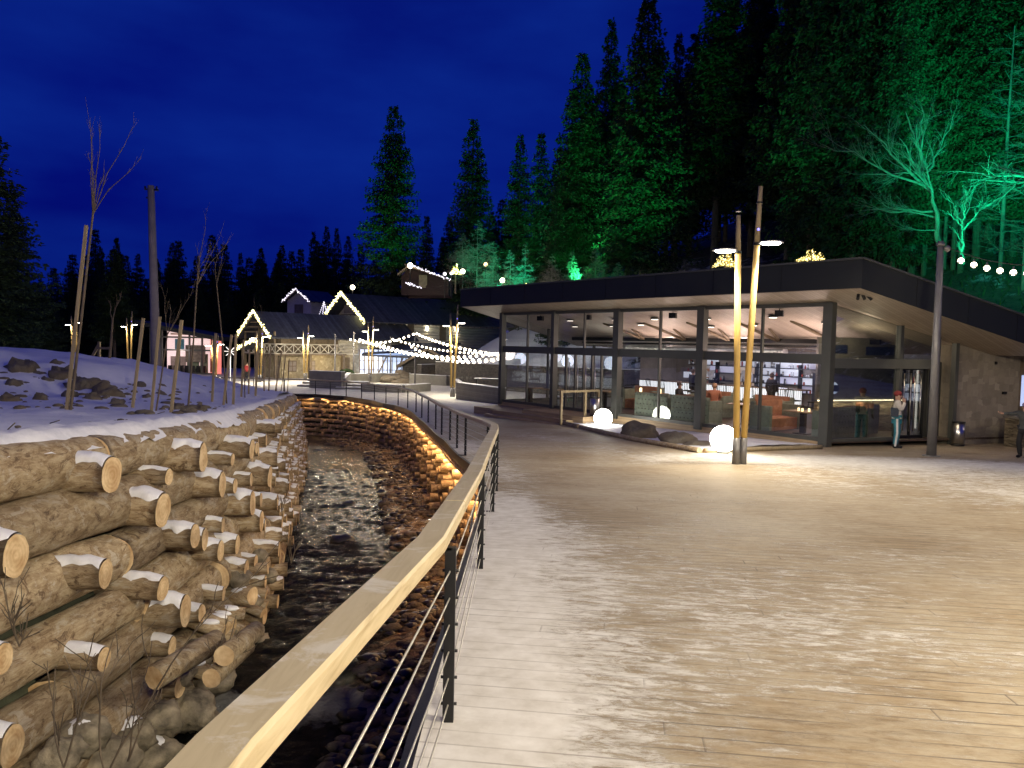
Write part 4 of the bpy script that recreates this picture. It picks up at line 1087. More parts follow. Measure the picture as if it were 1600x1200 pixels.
# ---------------------------------------------------------------- twin-pole lamps
def vlamp(px, py, lab, power=120, sc=1.0, rz=0.0, dim=1.0, p=None):
    if p is None: p = onG(px, py)
    t = thing('twin_pole_lamp', lab, 'street lamp', (p.x, p.y, p.z), rz, 'twin-pole timber lamps')
    for k, (x0, x1, H, hl, sx) in enumerate(((-.07, -.22, 5.62, 4.85, -1), (.08, .27, 6.28, 5.05, 1))):
        y0 = .05*k; H *= sc; hl *= sc
        f = lambda z: Vector((x0+(x1-x0)*z/H, y0, z))
        b = MB(); b.tube([f(.62), f(hl-.05)], [.075, .068], 12); b.build('timber_pole', 'goldpole', t)
        b = MB(); b.tube([f(0), f(.63)], [.098, .082], 12); b.build('steel_sleeve', 'greypole', t)
        b = MB(); b.tube([f(hl-.05), f(H)], [.062, .05], 10); b.build('pole_tip', 'stake', t)
        b = MB(); b.tube([f(hl+.85*sc), f(hl+.89*sc)], .066, 10); b.tube([f(hl-.08), f(hl-.02)], .08, 10); b.build('collar', 'blackmetal', t)
        c = f(hl)+Vector((sx*.30, -.03, -.02))
        b = MB(); b.tube([c+Vector((0, 0, .05)), c+Vector((0, 0, .03)), c], [.10, .26, .28], 24); b.beam(f(hl), c+Vector((0, 0, .03)), .05, .04); d = b.build('lamp_disc', 'greypole', t)
        b = MB(); b.tube([c+Vector((0, 0, -.002)), c+Vector((0, 0, -.03))], [.22, .20], 24); b.build('diffuser', 'lampdisc', d)
        wp = Matrix.Rotation(rz, 3, 'Z') @ (c+Vector((0, 0, -.08)))+p
        light('POINT' if power in (2300, 1850) or p.y > 60 else 'SPOT', wp, (1, .87, .65), power*dim, .12, to=wp+Matrix.Rotation(rz, 3, 'Z') @ Vector((sx*.8, -.2, -1)), angle=152, blend=.5)
        # narrow pole-washer built into the disc
        wq = Matrix.Rotation(rz, 3, 'Z') @ (f(hl)+Vector((sx*.26, -.30, -.08)))+p; tg = Matrix.Rotation(rz, 3, 'Z') @ f(1.5)+p
        light('SPOT', wq, (1, .70, .24), 70*dim, .02, to=tg, angle=16, blend=.8)
        wq = Matrix.Rotation(rz, 3, 'Z') @ (f(.7)+Vector((sx*.10, -.22, -.55)))+p; tg = Matrix.Rotation(rz, 3, 'Z') @ f(hl*.8)+p
    if True:
        b = MB(); b.sph((.24, 0, 5.32*sc), .03, 8, 6); b.build('indicator', 'bluedot', t)
    return t
vlamp(1155, 727, 'nearest twin-pole timber lamp with grey base in front of the pavilion windows', 1050)
vlamp(707, 620, 'twin-pole timber lamp at the middle of the plaza, left of the pavilion', 800)
vlamp(578, 0, p=aty(578, 595, 70), sc=.93, lab= 'twin-pole timber lamp in front of the blue-lit log chalet', power=850)
vlamp(477, 0, p=aty(477, 594, 70), sc=.8, lab= 'twin-pole timber lamp before the chalet with the crossed balcony rail', power=850)
vlamp(405, 0, p=aty(405, 597, 66), sc=.78, lab= 'twin-pole timber lamp under the left chalet gable', power=700)
vlamp(335, 0, p=aty(335, 598, 62), sc=.62, lab= 'twin-pole timber lamp right of the small lit pavilion', power=200)
vlamp(202, 590, 'twin-pole timber lamp at the far left beyond the snow mound', 160)
vlamp(116, 590, 'farthest small twin-pole lamp behind the tall sapling at left', 120)
# lamps just outside the frame that light the foreground
vlamp(0, 0, 'twin-pole timber lamp standing behind the viewer on the boardwalk', 2300, p=Vector((3.0, -4.6, G(-4.6))))
vlamp(0, 0, 'twin-pole timber lamp just right of the viewer outside the photo', 1850, p=Vector((6.4, 1.6, G(1.6))))
vlamp(0, 0, 'twin-pole timber lamp right of the viewer beyond the photo edge', 2500, p=Vector((12.6, 10.0, G(10.0))))

# ---------------------------------------------------------------- steel poles and bulb strings
def steelpole(px, py, H, r, lab, lean=0.0):
    p = onG(px, py); t = thing('steel_pole', lab, 'pole', (p.x, p.y, p.z), 0, 'steel poles carrying bulb strings')
    b = MB(); b.tube([(0, 0, 0), (lean*H, 0, H)], [r, r*.62], 14); b.build('shaft', 'greypole', t)
    b = MB(); b.tube([(0, 0, 0), (0, 0, .03)], r*1.8, 14); b.build('foot_plate', 'greypole', t); b = MB(); b.tube([(lean*H, 0, H-.12), (lean*H, 0, H-.06)], r*.9, 12); b.build('bracket', 'greypole', t); b = MB(); b.sph((lean*H+r*1.2, -.05, H-.2), r*.7, 8, 6); b.build('pulley', 'greypole', t)
    return p+Vector((lean*H, 0, H-.1))
R1 = steelpole(1455, 713, 5.75, .125, 'tall grey steel pole in front of the entrance at right', -.005)
tops = {}
for k, (px, py, tpy, lab) in enumerate([(523, 596, 522, 'grey steel pole on the raised terrace, leftmost of the plaza poles'), (552, 598, 518, 'grey steel pole beside the round shrub on the terrace'), (609.6, 596.5, 526, 'pale steel pole left of the rock pile'),
                                    (648, 602.5, 517, 'dark steel pole standing at the centre of the plaza'), (739, 599, 550, 'short-looking steel pole by the planter at the pavilion end')]):
    p = onG(px, py); H = (py-tpy)/FOC*p.y; tops[k] = steelpole(px, py, H, .085, lab, -.0)
def string(a, c, sag, n, lab, cone=False, r=.10, drop=.10, skip=0):
    a = Vector(a); c = Vector(c); t = thing('bulb_string', lab, 'string lights', a, 0, 'bulb strings over the plaza')
    f = lambda u: (c-a)*u-Vector((0, 0, sag*4*u*(1-u)))
    b = MB(); b.tube([f(k/24) for k in range(25)], .012, 4); b.build('cable', 'blackmetal', t)
    if cone: proto = MB(); proto.tube([(0, 0, drop), (0, 0, .03), (0, 0, -.06)], [.02, .03, .085], 12); pm = proto.mesh('shade', 'greypole')
    q = MB(); q.sph((0, 0, 0), r, 10, 7); bm_ = q.mesh('bulb', 'bulb')
    for k in range(n):
        p = f((k+.5+skip)/(n+skip))-Vector((0, 0, drop)); o = inst('bulb', bm_, t); o.location = p-Vector((0, 0, .05 if cone else 0))
        if cone: inst('shade', pm, o)
    return t
E0 = aty(1660, 412, 19.5)
string(R1+Vector((.05, 0, 0)), E0, .22, 8, 'string of cone-shaded bulbs running right from the tall steel pole', True, .075, .16, 1)
m0 = tops[3]
string(tops[3], aty(784, 553, 44), .25, 20, 'bulb string from the centre plaza pole to the pavilion eave')
string(tops[3]+Vector((0, .3, 0)), tops[1]+Vector((-.9, 2, -.5)), .6, 15, 'bulb string dipping left from the centre plaza pole')
string(tops[4]+Vector((2.6, 0, .1)), tops[2], .45, 26, 'bulb string from the pale pole to the short pole')
string(aty(788, 560, 46), aty(560, 528, 72), .6, 30, 'lower long bulb string crossing the whole plaza')
string(aty(790, 548, 52), aty(590, 535, 66), .7, 24, 'uppermost bulb string behind the plaza lamp')
string(aty(784, 557, 48), aty(640, 538, 62), .7, 18, 'short bulb string hanging lowest behind the plaza lamp')
for px, py, y, pw in [(600, 535, 68, 150), (680, 548, 56, 190), (750, 556, 48, 160)]: light('POINT', aty(px, py, y), (1, .88, .68), pw, .5)
# ---------------------------------------------------------------- plaza walls, planter, benches, tables
def wallbox(pxs, hgt, wd, lab, name='seat_wall', m='terrace', cat='low wall', snow=True, grp=None):
    """wall following base pixels"""
    t = thing(name, lab, cat, (0, 0, 0), 0, grp); b = MB(); s = MB()
    P = [onG(*q) for q in pxs]
    for a, c in zip(P, P[1:]):
        zt_ = max(a.z, c.z)+hgt; a2 = Vector((a.x, a.y, zt_-hgt/2-.1)); c2 = Vector((c.x, c.y, zt_-hgt/2-.1))
        b.beam(a2, c2, wd, hgt+.2); s.beam(Vector((a.x, a.y, zt_+.012)), Vector((c.x, c.y, zt_+.012)), wd*.94, .03)
    b.build('wall_body', m, t)
    if snow: s.build('snow_cover', 'snow2', t)
    return t
wallbox([(718, 624), (785, 632)], .95, .5, 'grey boarded planter wall at the left end of the pavilion', 'planter_wall', 'planter', 'planter')
wallbox([(722, 620), (712, 612)], .9, .4, 'short return of the boarded planter wall', 'planter_wall', 'planter', 'planter')
wallbox([(566, 612), (628, 613.5), (668, 611)], .55, .6, 'long low seat wall in the middle of the plaza')
wallbox([(486, 606), (536, 608)], 1.35, .5, 'tall grey terrace wall behind the black bench')
wallbox([(536, 608), (545, 599), (600, 597.5), (640, 597)], .85, .4, 'retaining wall of the raised terrace')
wallbox([(642, 600), (700, 603), (752, 602)], .9, .5, 'curved pale seat wall behind the plaza lamp')
wallbox([(655, 596), (720, 593), (782, 597)], 1.7, .5, 'dark retaining wall at the back of the plaza', 'retaining_wall', 'gabion', 'wall')
wallbox([(700, 592), (782, 592), (930, 593)], 2.5, .6, 'tall dark netted wall behind the bulb strings', 'retaining_wall', 'gabion', 'wall')
gw = thing('retaining_wall', 'long brown netted stone wall holding the snowy slope behind the pavilion', 'wall'); b = MB(); sn_ = MB()
for k in range(10):
    a, c = S(16+3.2*k, 15.4, 0), S(19.2+3.2*k, 15.4, 0); b.beam((a.x, a.y, G(a.y)+1.0), (c.x, c.y, G(c.y)+1.0), .5, 2.2); sn_.beam((a.x, a.y, G(a.y)+2.13), (c.x, c.y, G(c.y)+2.13), .5, .06)
b.build('wall_body', 'gabion', gw); sn_.build('snow_cover', 'snow2', gw)
# steps
st = thing('plaza_steps', 'snowy steps beside the black bench on the plaza', 'steps')
for k in range(3):
    b = MB(); p = onG(478+8*k, 604-2*k); b.box((p.x+1.0, p.y, p.z+.08+.14*k), (3.2, 1.0, .14)); b.build('step', 'terrace', st); b = MB(); b.box((p.x+1.0, p.y, p.z+.165+.14*k), (3.15, .95, .02)); b.build('snow_cover', 'snow2', st)
st = thing('plaza_steps', 'snowy steps between the terrace wall and the long seat wall', 'steps')
for k in range(3):
    b = MB(); p = onG(548+4*k, 608-2*k); b.box((p.x, p.y, p.z+.08+.14*k), (2.2, 1.0, .14)); b.build('step', 'terrace', st); b = MB(); b.box((p.x, p.y, p.z+.165+.14*k), (2.15, .95, .02)); b.build('snow_cover', 'snow2', st)
bn = onG(518, 606.5); t = thing('black_bench', 'black oval bench in front of the tall terrace wall', 'bench', bn)
b = MB(); b.tube([(-1.2, 0, .42), (1.2, 0, .42)], .28, 12); b.build('seat', 'blackmetal', t); b = MB(); b.box((-.7, 0, .15), (.3, .3, .3)); b.box((.7, 0, .15), (.3, .3, .3)); b.build('leg', 'blackmetal', t)
# terrace table + chairs at the pavilion end (inside the planter wall)
p = onG(764, 622)
t = thing('terrace_table', 'black terrace table behind the boarded planter wall', 'table', (p.x, p.y+1.5, p.z+.5)); b = MB(); b.box((0, 0, .72), (2.2, .8, .05)); b.build('tabletop', 'blackmetal', t)
b = MB(); b.box((0, 0, .76), (2.1, .75, .03)); b.build('snow_cover', 'snow2', t)
for x in (-.9, .9): b = MB(); b.box((x, 0, .35), (.08, .6, .7)); b.build('leg', 'blackmetal', t)
for k, dx in enumerate((-2.2, -1.6)):
    o = copy_tree(ch0); o.location = (p.x+dx, p.y+1.2, p.z+.45); o.rotation_euler = (0, 0, 2.5); o['label'] = ['black chair at the left end of the terrace table', 'black chair next to the terrace table'][k]; o['group'] = 'terrace chairs'
# rock pile and shrub
for k, (px, py, w_, h_) in enumerate([(612, 598, 1.3, .5), (628, 597, .9, .75), (598, 596, 1.1, .4), (636, 599, 1.4, .3)]):
    q = onG(px, py); o = boulder('boulder', q+Vector((0, 0, h_*.5)), (w_, .7, h_), 20+k); tag(o, ['wide snowy boulder in the plaza rock pile', 'tallest boulder of the plaza rock pile', 'left boulder of the plaza rock pile', 'flat boulder at the right of the plaza rock pile'][k], 'boulder', 'plaza rock pile')
q = onG(541, 598.5); b = MB(); random.seed(2)
for k in range(900):
    d = Vector((random.gauss(0, 1), random.gauss(0, 1), random.gauss(0, 1))).normalized()*random.uniform(.3, 1)**.5*.75; c = q+Vector((d.x, d.y*.8, .9+d.z*.55)); a = Vector((random.uniform(-1, 1), random.uniform(-1, 1), random.uniform(-1, 1))).normalized()*.09; e_ = a.orthogonal().normalized()*.05
    b.quad(c-a, c+e_, c+a, c-e_)
sh = thing('round_shrub', 'small dark round shrub in a pot on the terrace', 'shrub', (0, 0, 0)); b.build('foliage', 'needles', sh); b = MB(); b.tube([q, q+Vector((0, 0, .5))], [.25, .3], 10); b.build('pot', 'terrace', sh)

# ---------------------------------------------------------------- chalets
def gable(name, lab, o_, ang, wd, ln, hw, hr, eave, mats, over=1.0, rt=.14):
    """origin o_ = ground point under the gable centre; +x local = along ridge (away), y = across"""
    t = thing(name, lab, 'chalet', o_, ang)
    b = MB(); b.box((ln/2, 0, hw/2), (ln, wd, hw)); b.add([(0, -wd/2, hw), (0, wd/2, hw), (0, 0, hr-.1), (ln, -wd/2, hw), (ln, wd/2, hw), (ln, 0, hr-.1)], [(0, 2, 1), (3, 4, 5)])
    b.build('wall', mats[0], t)
    sl = (hr-hw)/(wd/2); ye = wd/2+eave; ze = hr-sl*ye
    b = MB()
    for sg_ in (-1, 1):
        a = [(-over, 0, hr), (ln+over, 0, hr), (ln+over, sg_*ye, ze), (-over, sg_*ye, ze)]
        b.add(a+[(x, y, z+rt) for x, y, z in a], [(0, 1, 2, 3), (4, 7, 6, 5), (0, 4, 5, 1), (1, 5, 6, 2), (2, 6, 7, 3), (3, 7, 4, 0)])
    b.build('roof', 'roofsnow', t)
    b = MB()
    for sg_ in (-1, 1):
        b.beam((-over-.06, 0, hr+.02), (-over-.06, sg_*ye, ze+.02), .08, .28)
    b.build('barge_board', 'brownwood', t)
    for sg_ in (-1, 1):
        b = MB()
        for k in range(int(ln/1.0)): b.beam((k*1.0+.3, sg_*ye*.99, ze-.03), (k*1.0+.3, sg_*(wd/2-.2), ze+sl*(eave+.2)-.05), .12, .16)
        b.build('rafter_ends', 'brownwood', t)
    return t, dict(ye=ye, ze=ze, sl=sl, over=over, hr=hr, rt=rt)
def fairy(t, pts, n, lab, m='fairy', r=.05, spread=.12, dens=3, grp='fairy lights'):
    b = MB(); random.seed(hash(lab) % 1000 if False else len(lab)*7)
    P = [Vector(p) for p in pts]; tot = sum((c-a).length for a, c in zip(P, P[1:])); M = t.matrix_basis if t is not None else Matrix.Identity(4)
    for a, c in zip(P, P[1:]):
        k = max(1, int(n*(c-a).length/tot))
        for i in range(k):
            for q in range(dens):
                p = a.lerp(c, (i+random.random())/k)+Vector((random.uniform(-.05, .05), random.gauss(0, spread*.5), random.gauss(0, spread)-spread*.5))
                b.sph(M @ p, r*random.uniform(.6, 1.2), 5, 4)
    for a, c in zip(P, P[1:]): b.beam(M @ a, M @ c, .03, .03, 1)
    o = b.build('fairy_lights', [m, 'blackmetal']); tag(o, lab, 'fairy lights', grp); return o
def put(px, py, y): p = aty(px, py, y); return Vector((p.x, p.y, G(y)))
# chalet A: front gable peak px(405,487), eaves (374,520)/(458,527)
YA = 80; cA = put(419, 560, YA)
ppx = FOC/YA; zA = aty(405, 489, YA).z-cA.z; hwA = aty(405, 523, YA).z-cA.z
AA = radians(46)
tA, gA = gable('log_chalet', 'lower log chalet with yellow fairy lights on its gable and a cross-braced balcony', cA, AA, 5.2, 15.5, hwA-.25+.6, zA, 1.0, ['brownwood'], 1.6)  # dark brown wall colour stands in for the shaded opening behind the balcony
# chalet walls: round logs, corner, balcony, windows
b = MB()
for k in range(8):
    z = 2.55+.36*k
    if z < hwA-.35: b.tube([(6.8, -2.62, z), (15.5, -2.62, z)], .20, 10); b.tube([(9.0, -3.3, z+.18), (9.0, -2.3, z+.18)], .20, 10)
b.build('round_logs', 'logwhite', tA)
b = MB(); b.box((6.8, -2.66, 1.2), (13.6, .16, 2.5)); b.box((-.06, 0, 1.2), (.16, 5.2, 2.5)); o = b.build('stone_base', sqstone('chalet_stone', (.26, .21, .12), (.60, .52, .36)), tA)
def xrail(t, a, c, z, h, n, m='logwhite'):
    b = MB(); a = Vector(a); c = Vector(c)
    for zz in (z, z+h): b.beam(a+Vector((0, 0, zz)), c+Vector((0, 0, zz)), .08, .10)
    for i in range(n):
        p, q = a.lerp(c, i/n), a.lerp(c, (i+1)/n)
        b.beam(p+Vector((0, 0, z)), q+Vector((0, 0, z+h)), .05, .07); b.beam(p+Vector((0, 0, z+h)), q+Vector((0, 0, z)), .05, .07); b.beam(p+Vector((0, 0, z)), p+Vector((.001, 0, z+h)), .07, .07)
    b.build('balcony_rail', m, t)
xrail(tA, (-1.2, -3.6, 0), (7.0, -3.6, 0), 2.55, .95, 8); xrail(tA, (-1.2, -3.6, 0), (-1.2, 3.0, 0), 2.55, .95, 6)
b = MB(); b.box((2.9, -3.2, 2.45), (8.4, 1.1, .14)); b.box((-.7, 0, 2.45), (1.2, 6.4, .14))
for x in (-1.1, 2.8, 6.8): b.box((x, -3.55, 1.2), (.28, .28, 2.4)); 
for y in (-1.2, 2.8): b.box((-1.15, y, 1.2), (.28, .28, 2.4))
for x in (-1.1,): b.box((x, -3.3, 3.6), (.16, .16, 2.3)); b.box((x, 2.8, 3.6), (.16, .16, 2.3))
for k in range(3): b.beam((-1.3, -2.6+.7*k, hwA+.3+.5*k), (-1.3, 2.6-.7*k, hwA+.3+.5*k), .18, .16)
b.build('balcony', 'brownwood', tA)
for x, m_ in ((1.2, 'warmwin'), (3.4, 'warmwin'), (11.2, 'bluewin')):
    b = MB(); b.box((x, -2.77, 1.25), (.95, .05, 1.15)); f_ = b.build('window', 'brownwood', tA); b = MB()
    for sx in (-.22, .22):
        for sz in (-.26, .26): b.box((x+sx, -2.80, 1.25+sz), (.36, .02, .44))
    b.build('pane', m_ if m_ == 'bluewin' else 'interior', f_)
b = MB(); b.box((7.6, -2.78, 1.1), (1.1, .06, 2.1)); b.build('door', 'brownwood', tA)
pk = [(-gA['over']-.15, gA['ye'], gA['ze']+.15), (-gA['over']-.15, 0, gA['hr']+.25), (-gA['over']-.15, -gA['ye'], gA['ze']+.15)]
fairy(tA, pk, 60, 'warm fairy lights outlining the gable of the lower log chalet', 'fairy', .06, .12, 4)
# porch roof with lights at left
q0 = aty(373, 546, 78); q1 = aty(400, 530, 78)
b = MB(); b.add([q0, q1, q1+Vector((3, 6, 0)), q0+Vector((3, 6, 0))]+[v+Vector((0, 0, .15)) for v in (q0, q1, q1+Vector((3, 6, 0)), q0+Vector((3, 6, 0)))], [(0, 1, 2, 3), (4, 7, 6, 5), (0, 4, 5, 1), (1, 5, 6, 2), (2, 6, 7, 3), (3, 7, 4, 0)])
pr = thing('porch', 'small lean-to porch left of the lower log chalet', 'porch'); b.build('roof', 'roofsnow', pr)
for px in (378, 398):
    q = aty(px, 590, 78); b = MB(); b.box((q.x, q.y+.3, G(78)+1.6), (.2, .2, 3.2)); b.build('post', 'brownwood', pr)
fairy(None, [q0+Vector((-.2, -.2, .1)), q1+Vector((0, -.2, .15))], 26, 'short run of warm fairy lights on the porch roof', 'fairy', .06, .12, 4)
# chalet B: gable peak (545,460) eaves (508,487),(612,500); roof to (750,508)
YB = 92; cB = put(552, 560, YB); zB = aty(545, 461, YB).z-cB.z; hwB = aty(545, 492, YB).z-cB.z
AB = radians(42)
tB, gB = gable('log_chalet', 'larger log chalet behind with a long snow-dusted roof and fairy-lit gable', cB, AB, 8.2, 19.5, hwB-.2, zB, 1.3, ['logwhite'], 1.6)
b = MB()
for k in range(18):
    z = .4+.36*k
    if z < hwB-.3: b.tube([(-.2, -4.12, z), (19.5, -4.12, z)], .20, 10); b.tube([(-.05, -4.4, z+.18), (-.05, 4.4, z+.18)], .20, 10)
b.build('round_logs', 'logwhite', tB)
b = MB(); b.box((-.3, 0, hwB+.7), (.2, 3.2, .9)); b.build('gable_window', 'interior', tB)
xrail(tB, (-.9, -2.6, 0), (-.9, 2.6, 0), hwB-.9, .9, 6, 'brownwood')
for x in (5.2, 10.0):
    b = MB(); b.box((x, -4.36, hwB-2.0), (.95, .08, 1.7)); b.tube([(x, -4.32, hwB-1.15), (x, -4.41, hwB-1.15)], .47, 16); b.build('arched_window', 'brownwood', tB)
def w2l(t, p): return (Matrix.Translation(t.location) @ Matrix.Rotation(t.rotation_euler[2], 4, 'Z')) @ Vector(p)
for x, c in ((1.2, (.2, 1, .6)), (3.6, (1, .75, .4)), (7.6, (1, .75, .4)), (12.2, (1, .8, .5))):
    b = MB(); b.box((x, -4.42, hwB-1.4), (.16, .14, .3)); b.build('wall_lamp', 'lampdisc', tB)
    light('SPOT', w2l(tB, (x, -4.8, hwB-1.4)), c, 45, .1, to=w2l(tB, (x, -4.5, hwB+1)), angle=110); light('SPOT', w2l(tB, (x, -4.8, hwB-1.4)), c, 45, .1, to=w2l(tB, (x, -4.5, 0)), angle=100)
pk = [(-gB['over']-.15, gB['ye'], gB['ze']+.15), (-gB['over']-.15, 0, gB['hr']+.25), (-gB['over']-.15, -gB['ye'], gB['ze']+.15)]
fairy(tB, pk, 80, 'warm fairy lights outlining the gable of the larger chalet', 'fairy', .07, .14, 4)
# blue-lit terrace hall in front of chalet B
h0 = aty(562, 588, 84); h1 = aty(663, 590, 84); zg = G(84)
hall = thing('terrace_hall', 'low glazed hall glowing blue-white under a sloping dark roof', 'building')
b = MB(); wz_ = aty(600, 588, 84).z
b.quad((h0.x, 84, zg), (h1.x, 84, zg), (h1.x, 84, zg+3.1), (h0.x, 84, zg+3.1)); b.build('glazing', emi('blue_white_glazing', (.50, .66, 1), 1.0), hall)
b = MB(); n = 14
for k in range(n+1): b.box((lerp(h0.x, h1.x, k/n), 83.9, zg+1.55), (.10, .12, 3.1))
for z in (zg+.9, zg+1.9): b.box(((h0.x+h1.x)/2, 83.9, z), (h1.x-h0.x, .08, .06))
b.beam((lerp(h0.x, h1.x, .3), 83.8, zg+.6), (lerp(h0.x, h1.x, .45), 83.8, zg+2.9), .12, .14); b.beam((lerp(h0.x, h1.x, .55), 83.8, zg+.6), (lerp(h0.x, h1.x, .72), 83.8, zg+2.9), .12, .14)
b.build('glazing_bars', 'brownwood', hall)
r0 = aty(565, 556, 83); r1 = aty(688, 548, 82); r2 = aty(720, 538, 90); r3 = aty(590, 538, 90); rm = aty(640, 560, 80)
b = MB(); a = [r0, rm, r1, r2, r3]; b.add(a+[v+Vector((0, 0, .2)) for v in a], [(4, 3, 2, 1, 0), (5, 6, 7, 8, 9), (0, 1, 6, 5), (1, 2, 7, 6), (2, 3, 8, 7), (3, 4, 9, 8), (4, 0, 5, 9)]); b.build('roof', 'roofsnow', hall)
for k, m_ in ((.12, 'warmwin'), (.2, 'redwin')): b = MB(); b.box((lerp(h0.x, h1.x, k)-5, 86, zg+2.2), (.6, .1, .8)); b.build('window', m_, hall)
light('AREA', Vector(((h0.x+h1.x)/2, 82.5, zg+2.6)), (.5, .65, 1), 260, 7, to=((h0.x+h1.x)/2, 78, zg), sy=1.5)
light('POINT', w2l(tA, (4.0, -4.8, 1.6)), (1, .78, .42), 120, .2); light('POINT', w2l(tA, (9.0, -5.4, 2.0)), (1, .82, .5), 110, .2)
light('POINT', w2l(tA, (11.4, -5.2, 2.2)), (.55, .65, 1), 160, .3)
# gable roof shed right of the hall
q = put(700, 590, 80); gable('small_shed', 'small dark-roofed shed behind the plaza lamp', q+Vector((-2, 0, 0)), radians(75), 6.0, 5, 1.6, 3.3, .5, ['gabion'], .4)
# house C behind
YC = 108; cC = put(467, 560, YC); zC = aty(467, 454, YC).z-cC.z; hwC = aty(467, 470, YC).z-cC.z
tC, gC = gable('chapel_house', 'small white-walled house behind with white-lit gable', cC, radians(60), 4.6, 5, hwC, zC, .35, ['logwhite'], .6)
b = MB(); b.box((-.05, 0, hwC-1.6), (.12, 1.6, 2.2)); b.build('door', 'brownwood', tC)
pk = [(-gC['over']-.15, gC['ye'], gC['ze']+.15), (-gC['over']-.15, 0, gC['hr']+.25), (-gC['over']-.15, -gC['ye'], gC['ze']+.15)]
fairy(tC, pk, 46, 'white fairy lights on the gable of the small rear house', 'fairyw', .07, .08, 2)
# little white light cone
q = aty(506, 485, 104); b = MB()
for k in range(60):
    a = k*.9; h = k/60; b.sph(q+Vector((cos(a)*.9*(1-h), sin(a)*.4*(1-h), h*2.4-1.2)), .06, 5, 4)
tag(b.build('light_cone', 'fairyw'), 'narrow cone of white fairy lights beside the rear house', 'light cone')
# small modern pavilion far left (240..330, 512..580)
YP = 84; pv = thing('small_pavilion', 'small glass pavilion with pink-white interior beyond the snow mound', 'building')
def PV(px, py, dy=0): return aty(px, py, YP+dy)
lx = [(247, 'pinkglow'), (253, 'pinkglow'), (280, 'pinkglow'), (316, 'redwin'), (334, None)]
zb = G(YP)
xs_ = [PV(x, 560).x for x, _ in lx]
def ztop(x): return lerp(PV(247, 513).z, PV(334, 530).z, (x-xs_[0])/(xs_[-1]-xs_[0]))
zmid = PV(290, 547).z; zm2 = PV(290, 527).z
for (xa, m_), (xb, _) in zip(zip(xs_, [m for _, m in lx]), list(zip(xs_, [0]*5))[1:]):
    b = MB(); b.quad((xa, YP+2.2, zb), (xb, YP+2.2, zb), (xb, YP+2.2, ztop(xb)), (xa, YP+2.2, ztop(xa))); b.build('lit_back_wall', m_, pv)  # back wall emits, standing in for the lit interior
for xa_, xb_, za, zc, m_ in ((281, 300, zb+.1, zb+2.2, (.16, .20, .13)), (302, 314, zb+.1, zb+2.2, (.20, .22, .15)), (262, 276, zmid-.1, zm2-.2, (.10, .30, .42)), (255, 279, zb+.1, zb+1.9, (.42, .33, .30)), (318, 326, zb+.2, zb+1.7, (.5, .12, .08)), (255, 312, zm2+.25, zm2+.45, (.9, .6, .5))):  # last entry: pale strip painted in place of a line of lights
    b = MB(); b.box(((PV(xa_, 560).x+PV(xb_, 560).x)/2, YP+1.9, (za+zc)/2), (PV(xb_, 560).x-PV(xa_, 560).x, .15, zc-za)); b.build('interior_panel', mat('interior_panel_%d' % xa_, m_, .7), pv)
for k in range(7):
    b = MB(); q = PV(258+9*k, 560); b.box((q.x, YP+1.2, zb+.45), (.35, .3, .9)); b.build('furniture', 'blackmetal', pv)
b = MB(); b.box((PV(296, 560).x, YP+1.6, PV(296, 553).z), (2.2, .1, 1.9)); b.build('partition', 'stone', pv)
for x in [xs_[0]-.8]+xs_+[lerp(xs_[2], xs_[3], .45)]: b = MB(); b.box((x, YP, (zb+ztop(x))/2), (.16, .2, ztop(x)-zb)); b.build('mullion', 'column', pv)
b = MB(); 
for z in (zmid, zm2, zb+.1): b.box(((xs_[0]+xs_[-1])/2-.4, YP, z), (xs_[-1]-xs_[0]+.8, .14, .18))
b.build('transom', 'column', pv)
b = MB(); xa, xb = xs_[0]-2.0, xs_[-1]+1.0
a = [(xa, YP-1.2, ztop(xa)), (xb, YP-1.2, ztop(xb)), (xb, YP+5, ztop(xb)), (xa, YP+5, ztop(xa))]; b.add(a+[(x, y, z+.45) for x, y, z in a], [(3, 2, 1, 0), (4, 5, 6, 7), (0, 1, 5, 4), (1, 2, 6, 5), (2, 3, 7, 6), (3, 0, 4, 7)]); b.build('roof', 'fascia', pv)
b = MB(); b.quad((xs_[0]-.8, YP+.02, zb), (xs_[0], YP+.02, zb), (xs_[0], YP+.02, ztop(xs_[0])), (xs_[0]-.8, YP+.02, ztop(xs_[0]))); b.build('side_pane', 'glassd', pv)
light('POINT', (xs_[2], YP-.8, zb+2.4), (1, .8, .75), 120, .3)
# fence with diagonal brace, tank seat etc far left
q = aty(147, 545, 60); t = thing('timber_frame', 'pale timber post with diagonal brace beyond the mound', 'timber frame', (q.x, 60, G(60)))
for a, c in (((.4, 0, 0), (.4, 0, 3.3)), ((-1.2, 0, .3), (.4, 0, 3.1)), ((.4, 0, 2.8), (1.2, 0, 2.8))): b = MB(); b.beam(a, c, .16, .18); b.build('beam', 'stake', t)
# star decoration
q = aty(360, 549, 70)
b = MB()
for k in range(8): a = k*pi/4; b.beam(q, q+Vector((cos(a)*.55, 0, sin(a)*.55)), .06, .06)
b.tube([q-Vector((0, 0, 3.4)), q], .04, 6)
tag(b.build('star_lamp', emi('star_glow', (1, .9, .8), .8)), 'white star decoration on a pole left of the chalet', 'star')
